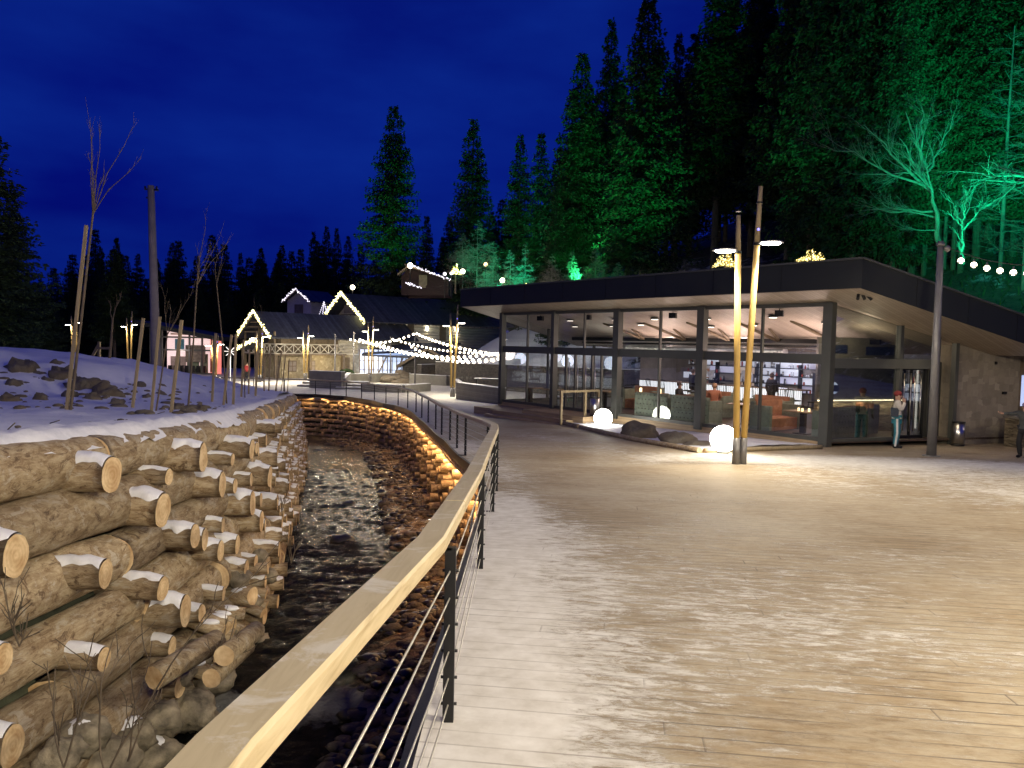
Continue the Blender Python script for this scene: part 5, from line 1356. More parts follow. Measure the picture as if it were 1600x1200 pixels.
# hill house with white light lines
# ---------------------------------------------------------------- hillside
def hill(s, u):
    u0 = 16.5+max(0, s-46)*.35+max(0, s-62)*3.0
    v = max(0, u-u0); h = .50*v-.0012*v*v if v < 100 else 38
    p = C0+d1*s+nn*u
    return G(p.y)+h*(1)+.9*fbm(p.x*.12, p.y*.12, 3)*sstep(0, 5, v)+.35*fbm(p.x*.6, p.y*.6, 1)*sstep(0, 3, v)-.6*(1-sstep(0, 2, v))
b = MB(); vs = []; NS, NU = 150, 90
for i in range(NS):
    s = -55+190*i/(NS-1)
    for j in range(NU):
        u = 14+110*(j/(NU-1))**1.5; p = C0+d1*s+nn*u; vs.append((p.x, p.y, hill(s, u)))
fs = [(i*NU+j, i*NU+j+1, (i+1)*NU+j+1, (i+1)*NU+j) for i in range(NS-1) for j in range(NU-1)]
b.add(vs, fs, 0, True)
def hillmat():
    m, n, l, b_ = NM('hillside_ground'); v = coord(n, l)
    f = tex(n, l, v, .55, 9, .7); g = tex(n, l, v, 3, 8, .7)
    at = n.new('ShaderNodeAttribute'); at.attribute_name = 'snow'
    a = n.new('ShaderNodeMath'); a.operation = 'ADD'; l.new(at.outputs['Fac'], a.inputs[0]); l.new(f, a.inputs[1])
    c = mixc(n, l, ramp(n, l, a.outputs[0], [(.68, 0), (.82, 1)]), ramp(n, l, g, [(.3, (.03, .035, .02)), (.6, (.10, .11, .06))]), (.72, .73, .75))
    l.new(c, b_.inputs['Base Color']); b_.inputs['Roughness'].default_value = .9
    bump(n, l, b_, g, .9, .25)
    return m
MT['hill'] = hillmat()
ho = b.build('hill', 'hill'); struct(ho)
a_ = ho.data.attributes.new('snow', 'FLOAT', 'POINT')
def hsn(i, j):
    s = -55+190*i/(NS-1); u = 14+110*(j/(NU-1))**1.5
    return .42*sstep(22, 40, s)*(1-sstep(26, 50, u-max(0, s-46)*.4))+.12
a_.data.foreach_set('value', [hsn(i, j) for i in range(NS) for j in range(NU)])
def hz(p):
    q = Vector(p)-C0; s = q.dot(d1); u = q.dot(nn); return hill(s, u)
def onhill(px, y): p = aty(px, 480, y); p.z = hz((p.x, p.y, 0)) if Vector((p.x, p.y, 0)).x*1 == p.x else 0; return p
# ---------------------------------------------------------------- spruces
def crownmesh(seed, H=20, R=3.4, dens=1.0, droop=.35, bare=.12, card=.23, name='crown'):
    rnd = random.Random(seed); b = MB(); vs = []; fs = []
    nw = int(62*dens)
    for wv in range(nw):
        f = (wv+rnd.random()*.8)/nw; z = H*(bare+(1-bare)*f**.92)
        q = (z/H-bare)/(1-bare); L0 = R*(1-q)**.78*(.55+.45*min(1, q*6+.35))+.15
        nb = rnd.randint(7, 10) if q < .85 else 5
        for k in range(nb):
            if rnd.random() < .07: continue
            az = rnd.random()*2*pi; L = L0*rnd.uniform(.62, 1.12); dz = rnd.uniform(.6, 1.3)*droop
            n = max(2, int(L/.26))
            sx, cx = sin(az), cos(az); side = Vector((-sx, cx, 0))
            for i in range(1, n+1):
                t = i/n; p = Vector((cx*L*t, sx*L*t, z-dz*L*t*(1-.35*t)+.12*L*t*t))
                wd_ = (.55*(1-t)+.25)*min(1.3, .4+L*.3)
                for c in range(9):
                    o = p+side*rnd.uniform(-wd_, wd_)*.8+Vector((0, 0, rnd.uniform(-.30, .05)))
                    a = (Vector((cx, sx, 0))*rnd.uniform(.1, 1)+side*rnd.uniform(-1, 1)+Vector((0, 0, rnd.uniform(-.9, .15)))).normalized()*card*rnd.uniform(.6, 1.5)
                    e_ = a.cross(Vector((rnd.uniform(-1, 1), rnd.uniform(-1, 1), 1))).normalized()*card*.30
                    kk = len(vs); vs += [o-e_, o+a*.55+e_*1.1, o+a, o+a*.4-e_*1.2]; fs.append((kk, kk+1, kk+2, kk+3))
    for k in range(14):
        o = Vector((0, 0, H-.05*k)); a = Vector((rnd.uniform(-1, 1), rnd.uniform(-1, 1), .6)).normalized()*.3*(.2+k*.08); e_ = Vector((-a.y, a.x, 0))*.25; kk = len(vs); vs += [o-e_, o+a, o+e_, o-a*.2]; fs.append((kk, kk+1, kk+2, kk+3))
    b.add(vs, fs); return b.mesh(name, 'needles')
def trunkmesh(H=20, r=.24, bare=.12, seed=0):
    rnd = random.Random(seed); b = MB(); b.tube([(0, 0, -1), (0, 0, H*.4), (0, 0, H*.98)], [r*1.15, r*.75, .03], 9)
    for k in range(60):
        z = rnd.uniform(.04, .8)*H; a = rnd.random()*2*pi; L = rnd.uniform(.5, 1.6); b.tube([(0, 0, z), (cos(a)*L, sin(a)*L, z-.25*L)], [.03, .008], 3, cap=False)
    return b.mesh('trunk', 'trunk')
CR_ = [crownmesh(1, R=4.0, droop=.25), crownmesh(2, R=2.9, droop=.30), crownmesh(3, R=3.3, droop=.55, dens=1.15, bare=.2), crownmesh(4, R=3.0, droop=.5, bare=.28, dens=1.05), crownmesh(5, R=2.4, droop=.3, bare=.05)]
TK_ = [trunkmesh(20, .17, .12, 1), trunkmesh(20, .2, .2, 2)]
def spruce(p, H, wsc, var, lab, group=None, rz=0.0, lean=0.0):
    t = thing('spruce_tree', lab, 'tree', p, rz, group)
    k = H/20; t.scale = (k*wsc, k*wsc, k); t.rotation_euler = (lean, 0, rz)
    inst('trunk', TK_[var % 2], t); inst('crown', CR_[var % 5], t); return t
def sprpx(px, ytop, y, hw, var, lab, group=None, ground=None, rz=0.0):
    base = aty(px, 500, y); z = hz((base.x, base.y, 0)) if ground is None else ground
    H = aty(px, ytop, y).z-z; Rr = [4.0, 2.9, 3.3, 3.0, 2.4][var % 5]
    ww = 1.28*hw/FOC*y/(Rr*H/20)
    return spruce((base.x, y, z), H, ww, var, lab, group, rz)
TR = [(612, 163, 100, 54, 0, 'tall broad spruce standing alone above the larger chalet roof, faintly green', 2.5),
      (735, 187, 100, 42, 1, 'dark pointed spruce standing alone left of the twin spruces', 2.0),
      (808, 210, 92, 33, 1, 'left of the twin dark spruces between the lone spruce and the big group', 2.0),
      (840, 204, 88, 30, 4, 'right of the twin dark spruces between the lone spruce and the big group', 2.0),
      (900, 80, 76, 50, 2, 'green-lit spruce at the left edge of the big group', None),
      (944, 30, 84, 40, 1, 'dark narrow spruce top behind the left green-lit spruces', None),
      (1000, -8, 66, 68, 2, 'tallest green-lit spruce with a visible trunk above the pavilion roof', None),
      (1048, 52, 88, 34, 1, 'slim dark spruce top right of the tallest green-lit spruce', None),
      (1112, -70, 72, 66, 3, 'wide black spruce whose top leaves the picture right of centre', None),
      (1168, -90, 80, 52, 1, 'black narrow spruce against the last strip of sky', None),
      (1226, -95, 62, 60, 3, 'tall green-lit drooping spruce behind the twin-pole lamp', None)]
for k, (px, yt, y, hw, v, lab, gz) in enumerate(TR): sprpx(px, yt, y, hw, v, lab, None, gz if gz is not None else None, rz=k*1.3)
sprpx(665, 335, 118, 20, 4, 'small black spruce right of the lone broad spruce', None, 0)
sprpx(690, 370, 118, 20, 1, 'short black spruce below the gap between the lone spruces', None, 0)
sprpx(865, 300, 70, 26, 4, 'small green-lit spruce in front of the big group at left', None, None)
random.seed(21)
# black hillside forest at right
for k in range(46):
    px = 1270+340*(k % 16)/15+random.uniform(-14, 14); y = [56, 66, 78][k//16]+random.uniform(-4, 4); yt = random.uniform(-240, -60)
    sprpx(px, yt, y, random.uniform(48, 66), random.choice([1, 2, 3]), 'dark spruce in the unlit hillside forest behind the pavilion at upper right', 'dark hillside spruces', rz=random.random()*6)
for k in range(16):
    px = 870+400*k/15+random.uniform(-12, 12); y = random.uniform(86, 100); yt = {0: 230, 1: 170, 2: 140, 3: 110, 4: 150, 5: 130, 6: 120, 7: 110}.get(k, random.uniform(-60, 40))
    sprpx(px, yt+random.uniform(0, 30), y, random.uniform(40, 52), random.choice([1, 3, 2]), 'dark spruce filling the wood behind the green-lit group', 'dark spruces behind the green group', rz=random.random()*6)
for k in range(12):
    px = 700+180*k/11; sprpx(px, random.uniform(300, 350), random.uniform(112, 125), 26, random.choice([1, 4]), 'dim short spruce at the foot of the hill behind the chalet roof', 'dim spruces behind the chalet roof', ground=3, rz=k)
# far-left dark forest line
prof_ = [(60, 430), (100, 400), (130, 390), (162, 345), (185, 372), (215, 382), (250, 400), (275, 372), (300, 395), (330, 362), (350, 385), (370, 388), (392, 385), (415, 352), (440, 375), (460, 372), (490, 345), (520, 352), (545, 372), (580, 400), (640, 380), (690, 400)]
for r in range(3):
    for k in range(30):
        px = 20+22*k+random.uniform(-9, 9)+r*7; yt = interp(prof_, px)+random.uniform(-6, 24)+r*26; y = 140-r*8
        sprpx(px, yt, y, random.uniform(17, 26), random.choice([0, 1, 4, 3]), 'black spruce in the distant tree line across the left of the picture', 'distant tree line', ground=G(130)-1, rz=random.random()*6)
for k in range(34):
    sprpx(-60+22*k+random.uniform(-8, 8), 470+random.uniform(-40, 30), 112, 24, random.choice([0, 3]), 'black undergrowth spruce in front of the distant tree line', 'undergrowth spruces', ground=G(112)-3, rz=k)
for px, yt, y, hw, lab in [(-50, 120, 30, 110, 'big black spruce cut by the left edge of the picture'), (20, 300, 44, 48, 'black spruce behind the cut one at the left edge'), (60, 440, 52, 40, 'low black spruce left of the tall stake')]:
    sprpx(px, yt, y, hw, 0, lab, None, 0)
for k in range(26):
    spruce((random.uniform(-62, -46)-(6 if k % 2 else 0), 4+k*3.6, -3), random.uniform(14, 19), 1.3, random.choice([0, 1, 3]), 'dark spruce of the left-hand wood outside the photo, mirrored in the pavilion glass', 'left-hand wood', rz=k)
rnd = random.Random(99); b = MB()
for k in range(9000):
    s = rnd.uniform(-26, 26); u0 = 16.5; u = u0+rnd.random()**1.5*34; p = C0+d1*s+nn*u; p.z = hill(s, u)-.05
    a = rnd.random()*6.28; L = rnd.uniform(.25, .9); d = Vector((cos(a)*.7, sin(a)*.7, rnd.uniform(.5, 1.2))).normalized()*L; e_ = Vector((-sin(a), cos(a), 0))*rnd.uniform(.02, .07)
    b.quad(p-e_, p+e_, p+d*.6+e_*1.3+Vector((0, 0, .03)), p+d, 0)
o = b.build('undergrowth', 'needles'); o['kind'] = 'stuff'; tag(o, 'low brush and seedlings covering the green-lit slope above the pavilion roof', 'undergrowth')
# ---------------------------------------------------------------- bare trees
def branch(b, p, d, L, r, depth, rnd, curve=.25, spread=.6, n=5, sides=5, up=.15, kids=(2, 4)):
    pts = [Vector(p)]; rs = [r]; d = Vector(d).normalized()
    for i in range(n):
        d = (d+Vector((rnd.gauss(0, curve*.3), rnd.gauss(0, curve*.3), rnd.gauss(0, curve*.3)+up*.3))).normalized(); pts.append(pts[-1]+d*L/n); rs.append(r*(1-.8*(i+1)/n)+.002)
    b.tube(pts, rs, sides, cap=False)
    if depth > 0:
        for k in range(rnd.randint(*kids)):
            i = rnd.randint(1, n-1); dd = (pts[i+1]-pts[i]).normalized(); o = Vector((rnd.gauss(0, 1), rnd.gauss(0, 1), rnd.gauss(0, .6))).normalized(); o = (o-dd*o.dot(dd)).normalized()
            branch(b, pts[i], dd+o*spread*rnd.uniform(.6, 1.3), L*rnd.uniform(.4, .7), rs[i]*.6, depth-1, rnd, curve, spread, max(3, n-1), 3 if depth < 3 else 4, up, kids)
def baretree(p, limbs, lab, seed, m='twig', depth=3, kids=(3, 5), name='bare_tree', up=.15, spread=.6):
    """limbs: list of (start offset, end offset, radius) main limbs in metres"""
    t = thing(name, lab, 'tree', p); rnd = random.Random(seed); b = MB(); c = MB()
    for i, (a, e_, r) in enumerate(limbs):
        a = Vector(a); e_ = Vector(e_); L = (e_-a).length; pts = [a]; rs = [r]; N = 7
        for k in range(1, N+1):
            pts.append(a.lerp(e_, k/N)+Vector((rnd.gauss(0, .02*L), rnd.gauss(0, .02*L), rnd.gauss(0, .012*L)))*(1 if k < N else 0)); rs.append(r*(1-.82*k/N))
        b.tube(pts, rs, 7, cap=False)
        for k in range(rnd.randint(5, 8) if i else 3):
            j = rnd.randint(2, N-1); dd = (pts[j+1]-pts[j]).normalized(); o = Vector((rnd.gauss(0, 1), rnd.gauss(0, .8), rnd.gauss(0, .5))).normalized()
            branch(c, pts[j], dd+o*.7, L*rnd.uniform(.25, .5), rs[j]*.55, depth-1, rnd, .3, spread, 5, 4, up, kids)
    b.build('trunk', m, t); c.build('twigs', m, t); return t
def P2v(px, py, y): return aty(px, py, y)
def pxtree(y, trunk, lab, seed, radii, **k):
    base = P2v(*trunk[0][0], y)
    L = [((P2v(*a, y+da)-base), (P2v(*c, y+dc)-base), r) for (a, c), (da, dc), r in zip(trunk, [(0, random.uniform(-1.5, 1.5)) for _ in trunk], radii)]
    L = [((a.x, 0 if i == 0 else a.y*0, a.z), e_, r) for i, (a, e_, r) in enumerate(L)]
    return baretree(base, L, lab, seed, **k)
YT = 44
pxtree(YT, [((1468, 382), (1448, 262)), ((1448, 262), (1415, 175)), ((1456, 300), (1405, 215)), ((1456, 300), (1350, 195)), ((1446, 290), (1285, 225)), ((1440, 268), (1440, 165)), ((1460, 330), (1340, 330)), ((1462, 340), (1380, 320)), ((1466, 360), (1405, 358)), ((1440, 270), (1345, 272)), ((1448, 270), (1490, 190))],
       'large green-lit bare tree leaning left above the pavilion roof at right', 3, (.17, .12, .11, .10, .08, .09, .07, .06, .05, .06, .08), depth=3)
pxtree(40, [((1505, 412), (1504, 345)), ((1504, 350), (1482, 305)), ((1504, 345), (1512, 300)), ((1505, 360), (1538, 320)), ((1505, 355), (1480, 330)), ((1505, 340), (1524, 290))], 'small bright green-lit shrub tree above the bulb string at right', 5, (.09, .05, .05, .05, .04, .04), depth=2)
pxtree(38, [((1660, 300), (1600, 276)), ((1600, 276), (1482, 268)), ((1620, 285), (1512, 280)), ((1600, 276), (1545, 252)), ((1595, 280), (1550, 325))], 'green-lit bare branch reaching in from the right edge', 9, (.10, .07, .05, .05, .05), depth=2, up=.0)
for k, (px, y, yt, lab) in enumerate([(1560, 52, 40, 'straight green-lit larch trunk near the right edge with level bare branches'), (1472, 56, 110, 'thin straight larch trunk behind the leaning bare tree'), (1400, 58, 190, 'dim straight larch trunk left of the leaning bare tree'), (1320, 56, 200, 'dimmest straight larch trunk behind the roof corner'), (1598, 48, 60, 'green-lit larch trunk cut by the right edge')]):
    base = aty(px, 470, y); base.z = hz((base.x, base.y, 0)); H = aty(px, yt, y).z-base.z
    t = thing('larch_tree', lab, 'tree', base); b = MB(); b.tube([(0, 0, -.5), (0, 0, H*.5), (.1, 0, H)], [.15, .11, .03], 7, cap=False); b.build('trunk', 'twig', t)
    c = MB(); rnd = random.Random(40+k)
    for q in range(70):
        z = rnd.uniform(.12, .98)*H; a = rnd.random()*2*pi; L = (1.0-.75*z/H)*rnd.uniform(2.0, 3.8)
        branch(c, (0, 0, z), (cos(a), sin(a), rnd.uniform(-.1, .25)), L, .03, 2 if q % 2 else 1, rnd, .3, .6, 4, 3, .0, (3, 6))
    c.build('branches', 'twig', t)
# small green-lit saplings at the foot of the hill
def brush(px, y, hpx, lab, seed, w=1.0, m='needles', nb=26, base=None):
    p = aty(px, 440, y); p.z = (hz((p.x, p.y, 0)) if base is None else aty(px, base, y).z); H = hpx/FOC*y
    t = thing('young_spruce', lab, 'tree', p, 0, 'green-lit young trees'); c = MB(); rnd = random.Random(seed)
    b = MB(); b.tube([(0, 0, -.3), (0, 0, H)], [.06, .01], 6); b.build('trunk', 'twig', t)
    for q in range(nb*3):
        z = rnd.uniform(.08, 1)*H; a = rnd.random()*2*pi; L = (1.02-z/H)*H*.42*w*rnd.uniform(.6, 1.1)+.1
        branch(c, (0, 0, z), (cos(a), sin(a), rnd.uniform(-.35, .25)), L, .014, 2, rnd, .2, .7, 4, 3, -.02, (4, 7))
    c.build('branches', 'twig', t); return t
BR = [(722, 82, 60, 420, 1.1, 'feathery green-lit young tree above the left end of the flat roof'), (745, 80, 110, 452, 1.3, 'tallest feathery green-lit young tree left of the twin spruces'), (770, 78, 66, 452, 1.0, 'low green-lit young tree beside the small path lantern'),
      (797, 74, 66, 452, .7, 'bright green-lit young tree right of the small path lantern'), (820, 72, 74, 452, .7, 'slim bright green-lit young tree at the roof line left of centre'), (862, 66, 54, 448, .9, 'dim young tree at the foot of the left green-lit spruce'),
      (893, 62, 56, 446, .8, 'green-lit young spruce just above the roof, left of the fern-like tree'), (930, 60, 62, 444, 1.0, 'fern-like green-lit young tree just above the pavilion roof'), (965, 60, 36, 442, 1.0, 'lowest green-lit young tree on the roof line'), (1070, 60, 34, 436, 1.0, 'dim green bush above the roof left of the lamp')]
for k, (px, y, h_, bs, w_, lab) in enumerate(BR): brush(px, y, h_, lab, 60+k, w_, base=bs+4)
# golden fairy-lit shrubs behind the roof
def golden(px, py, y, w_, h_, lab, seed):
    p = aty(px, py, y); t = thing('golden_shrub', lab, 'lit shrub', p, 0, 'golden fairy-lit trees'); b = MB(); rnd = random.Random(seed)
    W_, H_ = w_/FOC*y, h_/FOC*y
    for k in range(420):
        u = rnd.uniform(-1, 1); v = rnd.random()*(1-abs(u)**1.4)*(.7+.3*sin(u*9+seed)); b.sph((u*W_/2, rnd.uniform(-.4, .4), v*H_), .035*y/45*rnd.uniform(.6, 1.2), 5, 3, 1 if rnd.random() < .6 else 0)
    b.build('lit_foliage', [emi('gold_light', (1, .80, .25), 2.6), mat('gold_leaf', (.5, .42, .12), .7)], t)
    b = MB(); b.tube([(0, 0, -2), (0, 0, H_*.8)], [.1, .03], 6); b.build('trunk', 'trunk', t)
    light('POINT', p+Vector((0, -.5, .3)), (1, .8, .4), 25, .3)
golden(1268, 408, 40, 44, 20, 'golden fairy-lit shrub peeking over the roof corner', 3); golden(1133, 417, 44, 38, 28, 'golden fairy-lit shrub behind the left disc of the nearest twin-pole lamp', 6); golden(822, 449, 66, 16, 7, 'small golden fairy-lit shrub on the roof line at left', 9)
golden(712, 428, 78, 16, 18, 'multicoloured fairy-lit shrub beside the hill house', 12)
# lantern globes
for px, py, y, r, lab, c in [(785, 438, 74, 6, 'glowing path lantern in the green-lit wood', 'bulb'), (723, 424, 78, 6, 'right round lantern beside the hill house', 'bulb'), (705, 427, 78, 4, 'middle round lantern beside the hill house', 'fairyw'), (695, 428, 78, 4.5, 'left round lantern beside the hill house', 'fairyw'),
                             (641, 415, 84, 7, 'bright lamp at the peak of the hill house', 'bulb'), (551, 449, 96, 6, 'lantern above the ridge of the larger chalet', 'bulb'), (759, 413, 78, 5, 'orange lantern among the green-lit saplings', 'ledo')]:
    p = aty(px, py, y); t = thing('lantern', lab, 'lantern', p, 0, 'lanterns on the hillside'); b = MB(); R_ = r/FOC*y*.62; b.sph((0, 0, 0), R_, 12, 8); b.build('globe', c, t); b = MB(); b.tube([(0, 0, -R_), (0, 0, -R_-2.2)], .05, 6); b.build('post', 'blackmetal', t)
    light('POINT', p+Vector((0, -.6, 0)), WARM, 8, .2)
# hill house
y = 86; q0 = aty(641, 416, y); q1 = aty(701, 440, y-2); q2 = aty(627, 432, y)
hh = thing('hill_house', 'dark red house on the slope with white bulbs along its falling roof line', 'house')
b = MB(); zb_ = aty(660, 462, y).z
b.add([(q2.x, y, zb_), (q1.x, y-2, zb_), (q1.x, y-2, q1.z), (q0.x, y, q0.z), (q2.x, y, q2.z), (q2.x, y+6, zb_), (q1.x, y+4, zb_), (q1.x, y+4, q1.z), (q0.x, y+6, q0.z), (q2.x, y+6, q2.z)], [(0, 1, 2, 3, 4), (9, 8, 7, 6, 5), (1, 6, 7, 2), (0, 4, 9, 5)])
b.build('wall', mat('dark_red_wall', (.02, .007, .007), .8), hh)
b = MB(); b.beam(q0+Vector((-.3, -.4, .1)), q1+Vector((.4, -.4, .1)), 1.2, .16); b.beam(q0+Vector((.1, -.4, .1)), q2+Vector((-.3, -.4, .1)), 1.2, .16); b.build('roof', 'brownwood', hh)
b = MB(); b.box((lerp(q0.x, q1.x, .35), y-1.0, zb_+1.5), (.9, .1, 1.4)); b.build('window', 'brownwood', hh)
fairy(None, [q0+Vector((0, -1.1, .1)), q1+Vector((.3, -1.1, .1))], 34, 'falling line of white bulbs on the hill house roof', 'fairyw', .07, .05, 2)
fairy(None, [aty(634, 441, y-2), aty(658, 450, y-3)], 14, 'short lower line of white bulbs below the hill house', 'fairyw', .07, .05, 2)
for k, (px, y_) in enumerate([(650, 80), (668, 78), (735, 70), (720, 72), (680, 79), (756, 68)]):
    p = aty(px, 470, y_); p.z = hz((p.x, p.y, 0)); t = thing('bush', ['dry brown bush under the hill house', 'second dry bush under the hill house', 'dark fir sapling on the snowy slope', 'fir sapling on the snowy slope by the roof end', 'low dry bush right of the hill house foot', 'dark bush on the snow at the pavilion roof end'][k], 'bush', p)
    c = MB(); rnd = random.Random(k)
    for q in range(26): a = rnd.random()*6.28; branch(c, (0, 0, 0), (cos(a)*.7, sin(a)*.7, .8), 1.6, .02, 2, rnd, .3, .6, 4, 3, .05, (3, 5))
    c.build('twigs', 'sapbark', t)
# ---------------------------------------------------------------- green flood lights among the trees
def gspot(px, py, y, tx, ty_, tyd, pw, ang=50, col=GREEN, sz=.15):
    a = aty(px, py, y); light('SPOT', a, col, pw, sz, to=aty(tx, ty_, tyd), angle=ang, blend=.9)
G2 = (.0, 1, .22); G3 = (.0, 1, .44)
gspot(990, 440, 52, 1000, 250, 66, 13000, 42, (.02, 1, .26)); gspot(905, 445, 60, 900, 300, 76, 12000, 50, (.03, 1, .26)); gspot(1215, 470, 47, 1226, 120, 62, 6500, 30, (.02, 1, .28))
gspot(600, 455, 84, 600, 330, 98, 9000, 50, (.02, 1, .2)); gspot(800, 455, 74, 815, 330, 90, 4500, 50, (.02, 1, .2))
gspot(745, 455, 73, 745, 390, 80, 4200, 60, G3); gspot(795, 455, 69, 797, 410, 74, 4200, 55, G3); gspot(820, 455, 68, 820, 410, 72, 4200, 50, G3); gspot(925, 450, 55, 925, 410, 61, 900, 70, G2)
gspot(1475, 400, 37, 1415, 230, 44, 2600, 52, G3); gspot(1505, 440, 37, 1505, 350, 40, 700, 45, G3); gspot(1590, 400, 32, 1610, 200, 46, 20000, 72, G3); gspot(1640, 330, 33, 1560, 280, 38, 500, 70, G3)
gspot(1570, 360, 38, 1590, 130, 52, 18000, 66, G3)
gspot(1560, 395, 36, 1545, 470, 42, 900, 100, G3, .4); gspot(1450, 410, 36, 1440, 460, 42, 350, 90, G3, .4); gspot(1610, 395, 36, 1600, 470, 40, 500, 100, G3, .4)
light('SPOT', aty(780, 452, 74), G3, 1500, .3, to=aty(765, 380, 82), angle=100); light('POINT', aty(1500, 400, 38), G3, 220, .3)
light('SPOT', aty(830, 470, 60), WHITE, 1100, .3, to=aty(880, 560, 74), angle=110)  # white spots added to brighten the snowy slope, no fixtures
light('SPOT', aty(740, 440, 66), WHITE, 900, .3, to=aty(745, 540, 74), angle=70)
light('SPOT', aty(690, 450, 70), WARM, 260, .3, to=aty(690, 480, 80), angle=90)
# ---------------------------------------------------------------- saplings, stakes, pole on the left bank
def onbank(px, py): return hit(px, py, lambda x, y: bank(x, y) if x < xl(min(y, 43))-.3 else -9, 4, 43)
def stake(px, py, tx, ty, lab, w_=.07):
    p = onbank(px, py); e_ = aty(tx, ty, p.y+.1); t = e_-p
    b = MB(); b.beam((0, 0, -.4*1.0), t, w_*.66, w_*.55, up=(0, 1, 0)); o = b.build('stake', 'stake', None, p); tag(o, lab, 'stake', 'wooden stakes on the snow bank'); return p
SK = [(100, 640, 135, 352, .075, 'tallest stake, tied to the sapling at the left'), (203, 637, 224, 497, .075, 'leftmost of the three short leaning stakes'), (233, 642, 250, 495, .06, 'middle one of the three short leaning stakes, thinner'), (263, 645, 284, 500, .075, 'right one of the three short leaning stakes, nearest the wall'),
      (330, 629, 337, 521, .075, 'upright stake left of the crossed pair'), (346, 633, 362, 523, .07, 'leaning stake of the crossed pair'), (363, 636, 369, 522, .07, 'upright stake of the crossed pair'),
      (376, 622, 381, 531, .07, 'stake just left of the lit gable post'), (398, 620, 404, 530, .08, 'stake in front of the twin-pole lamp under the gable'), (388, 616, 390, 545, .06, 'short stake beside the gable lamp'), (419, 611, 423, 545, .07, 'left stake of the dense cluster'), (428, 611, 440, 548, .07, 'leaning stake in the dense cluster'),
      (438, 608, 447, 555, .06, 'dark leaning stake in the dense cluster'), (449, 607, 452, 560, .06, 'small stake near the end of the bank'), (443, 607, 444, 556, .05, 'thin stake in the dense cluster'), (432, 609, 433, 562, .05, 'thin short stake inside the dense cluster'), (413, 612, 412, 552, .06, 'straight stake left of the dense cluster')]
for a in SK: stake(a[0], a[1], a[2], a[3], a[5], a[4])
def sapling(px, py, tpx, tpy, tops, lab, seed, r=.028, m='sapbark'):
    p = onbank(px, py); f = aty(tpx, tpy, p.y); t = thing('sapling', lab, 'sapling', p, 0, 'bare saplings on the snow bank')
    b = MB(); q = f-p; b.tube([(0, 0, -.2), q*.5+Vector((.02, 0, 0)), q], [r*.9, r*.75, r*.55], 8, cap=False); rnd = random.Random(seed)
    c = MB()
    for (x, y_) in tops:
        e_ = aty(x, y_, p.y+rnd.uniform(-.4, .4))-p; mid = q.lerp(e_, .45)+Vector((rnd.uniform(-.05, .05)-.06*(e_.x-q.x), 0, -.05*(e_-q).length)); pts = [q*.97, q.lerp(mid, .5)+Vector((.3*(mid.x-q.x)*.2, 0, 0)), mid, mid.lerp(e_, .5)+Vector((.04, 0, 0)), e_]
        c.tube(pts, [r*.34, r*.28, r*.22, r*.15, r*.05], 5, cap=False)
        for k in range(7):
            j = rnd.randint(1, 3); d = (pts[j+1]-pts[j]).normalized(); st_ = pts[j].lerp(pts[j+1], rnd.random()); o = Vector((rnd.gauss(0, 1), rnd.gauss(0, .5), .5)).normalized()
            c.tube([st_, st_+(d+o*.5)*rnd.uniform(.05, .22)], [r*.14, r*.05], 3, cap=False)
    b.build('trunk', m, t); c.build('branches', m, t); return t
sapling(108, 640, 146, 326, [(133, 150), (141, 195), (155, 190), (163, 250), (213, 185), (222, 245), (137, 240)], 'tall sapling tied to the tallest stake, its bare shoots against the blue sky', 1, .030)
sapling(241, 642, 262, 520, [(282, 465), (308, 430), (250, 440), (262, 470)], 'thin sapling between the middle and right short stakes', 2, .018)
sapling(293, 635, 308, 440, [(322, 325), (330, 380), (351, 345), (365, 365), (305, 380), (316, 372)], 'straight sapling with a forked top beside the utility pole', 3, .026)
sapling(355, 631, 338, 440, [(340, 380), (348, 372), (330, 400), (345, 405)], 'sapling leaning left behind the crossed stakes', 4, .024)
sapling(170, 560, 176, 500, [(182, 462), (170, 470), (190, 455)], 'short thin bare tree in the dark behind the mound', 5, .05)
sapling(400, 618, 398, 520, [(396, 470), (408, 480)], 'thin dark sapling by the gable lamp', 6, .02)
sapling(383, 622, 378, 540, [(376, 500), (388, 505)], 'thin sapling left of the gable lamp', 7, .018)
p = aty(243, 560, 27); zb_ = bank(p.x, 27)-.6; tp = aty(234, 290, 27)
t = thing('utility_pole', 'tall concrete utility pole with a small crossarm rising behind the snow mound', 'utility pole', (p.x+.04, 27, zb_)); H = tp.z-zb_
b = MB(); b.tube([(0, 0, 0), (tp.x-p.x, 0, H)], [.17, .11], 12); b.build('shaft', 'pole', t)
b = MB(); b.beam((tp.x-p.x-.22, 0, H-.12), (tp.x-p.x+.26, 0, H-.15), .05, .06); b.beam((tp.x-p.x-.16, 0, H-.42), (tp.x-p.x+.1, 0, H-.42), .05, .05)
for x in (-.2, .0, .2): b.tube([(tp.x-p.x+x, 0, H-.12), (tp.x-p.x+x, 0, H-.02)], .03, 6)
b.build('crossarm', 'blackmetal', t)
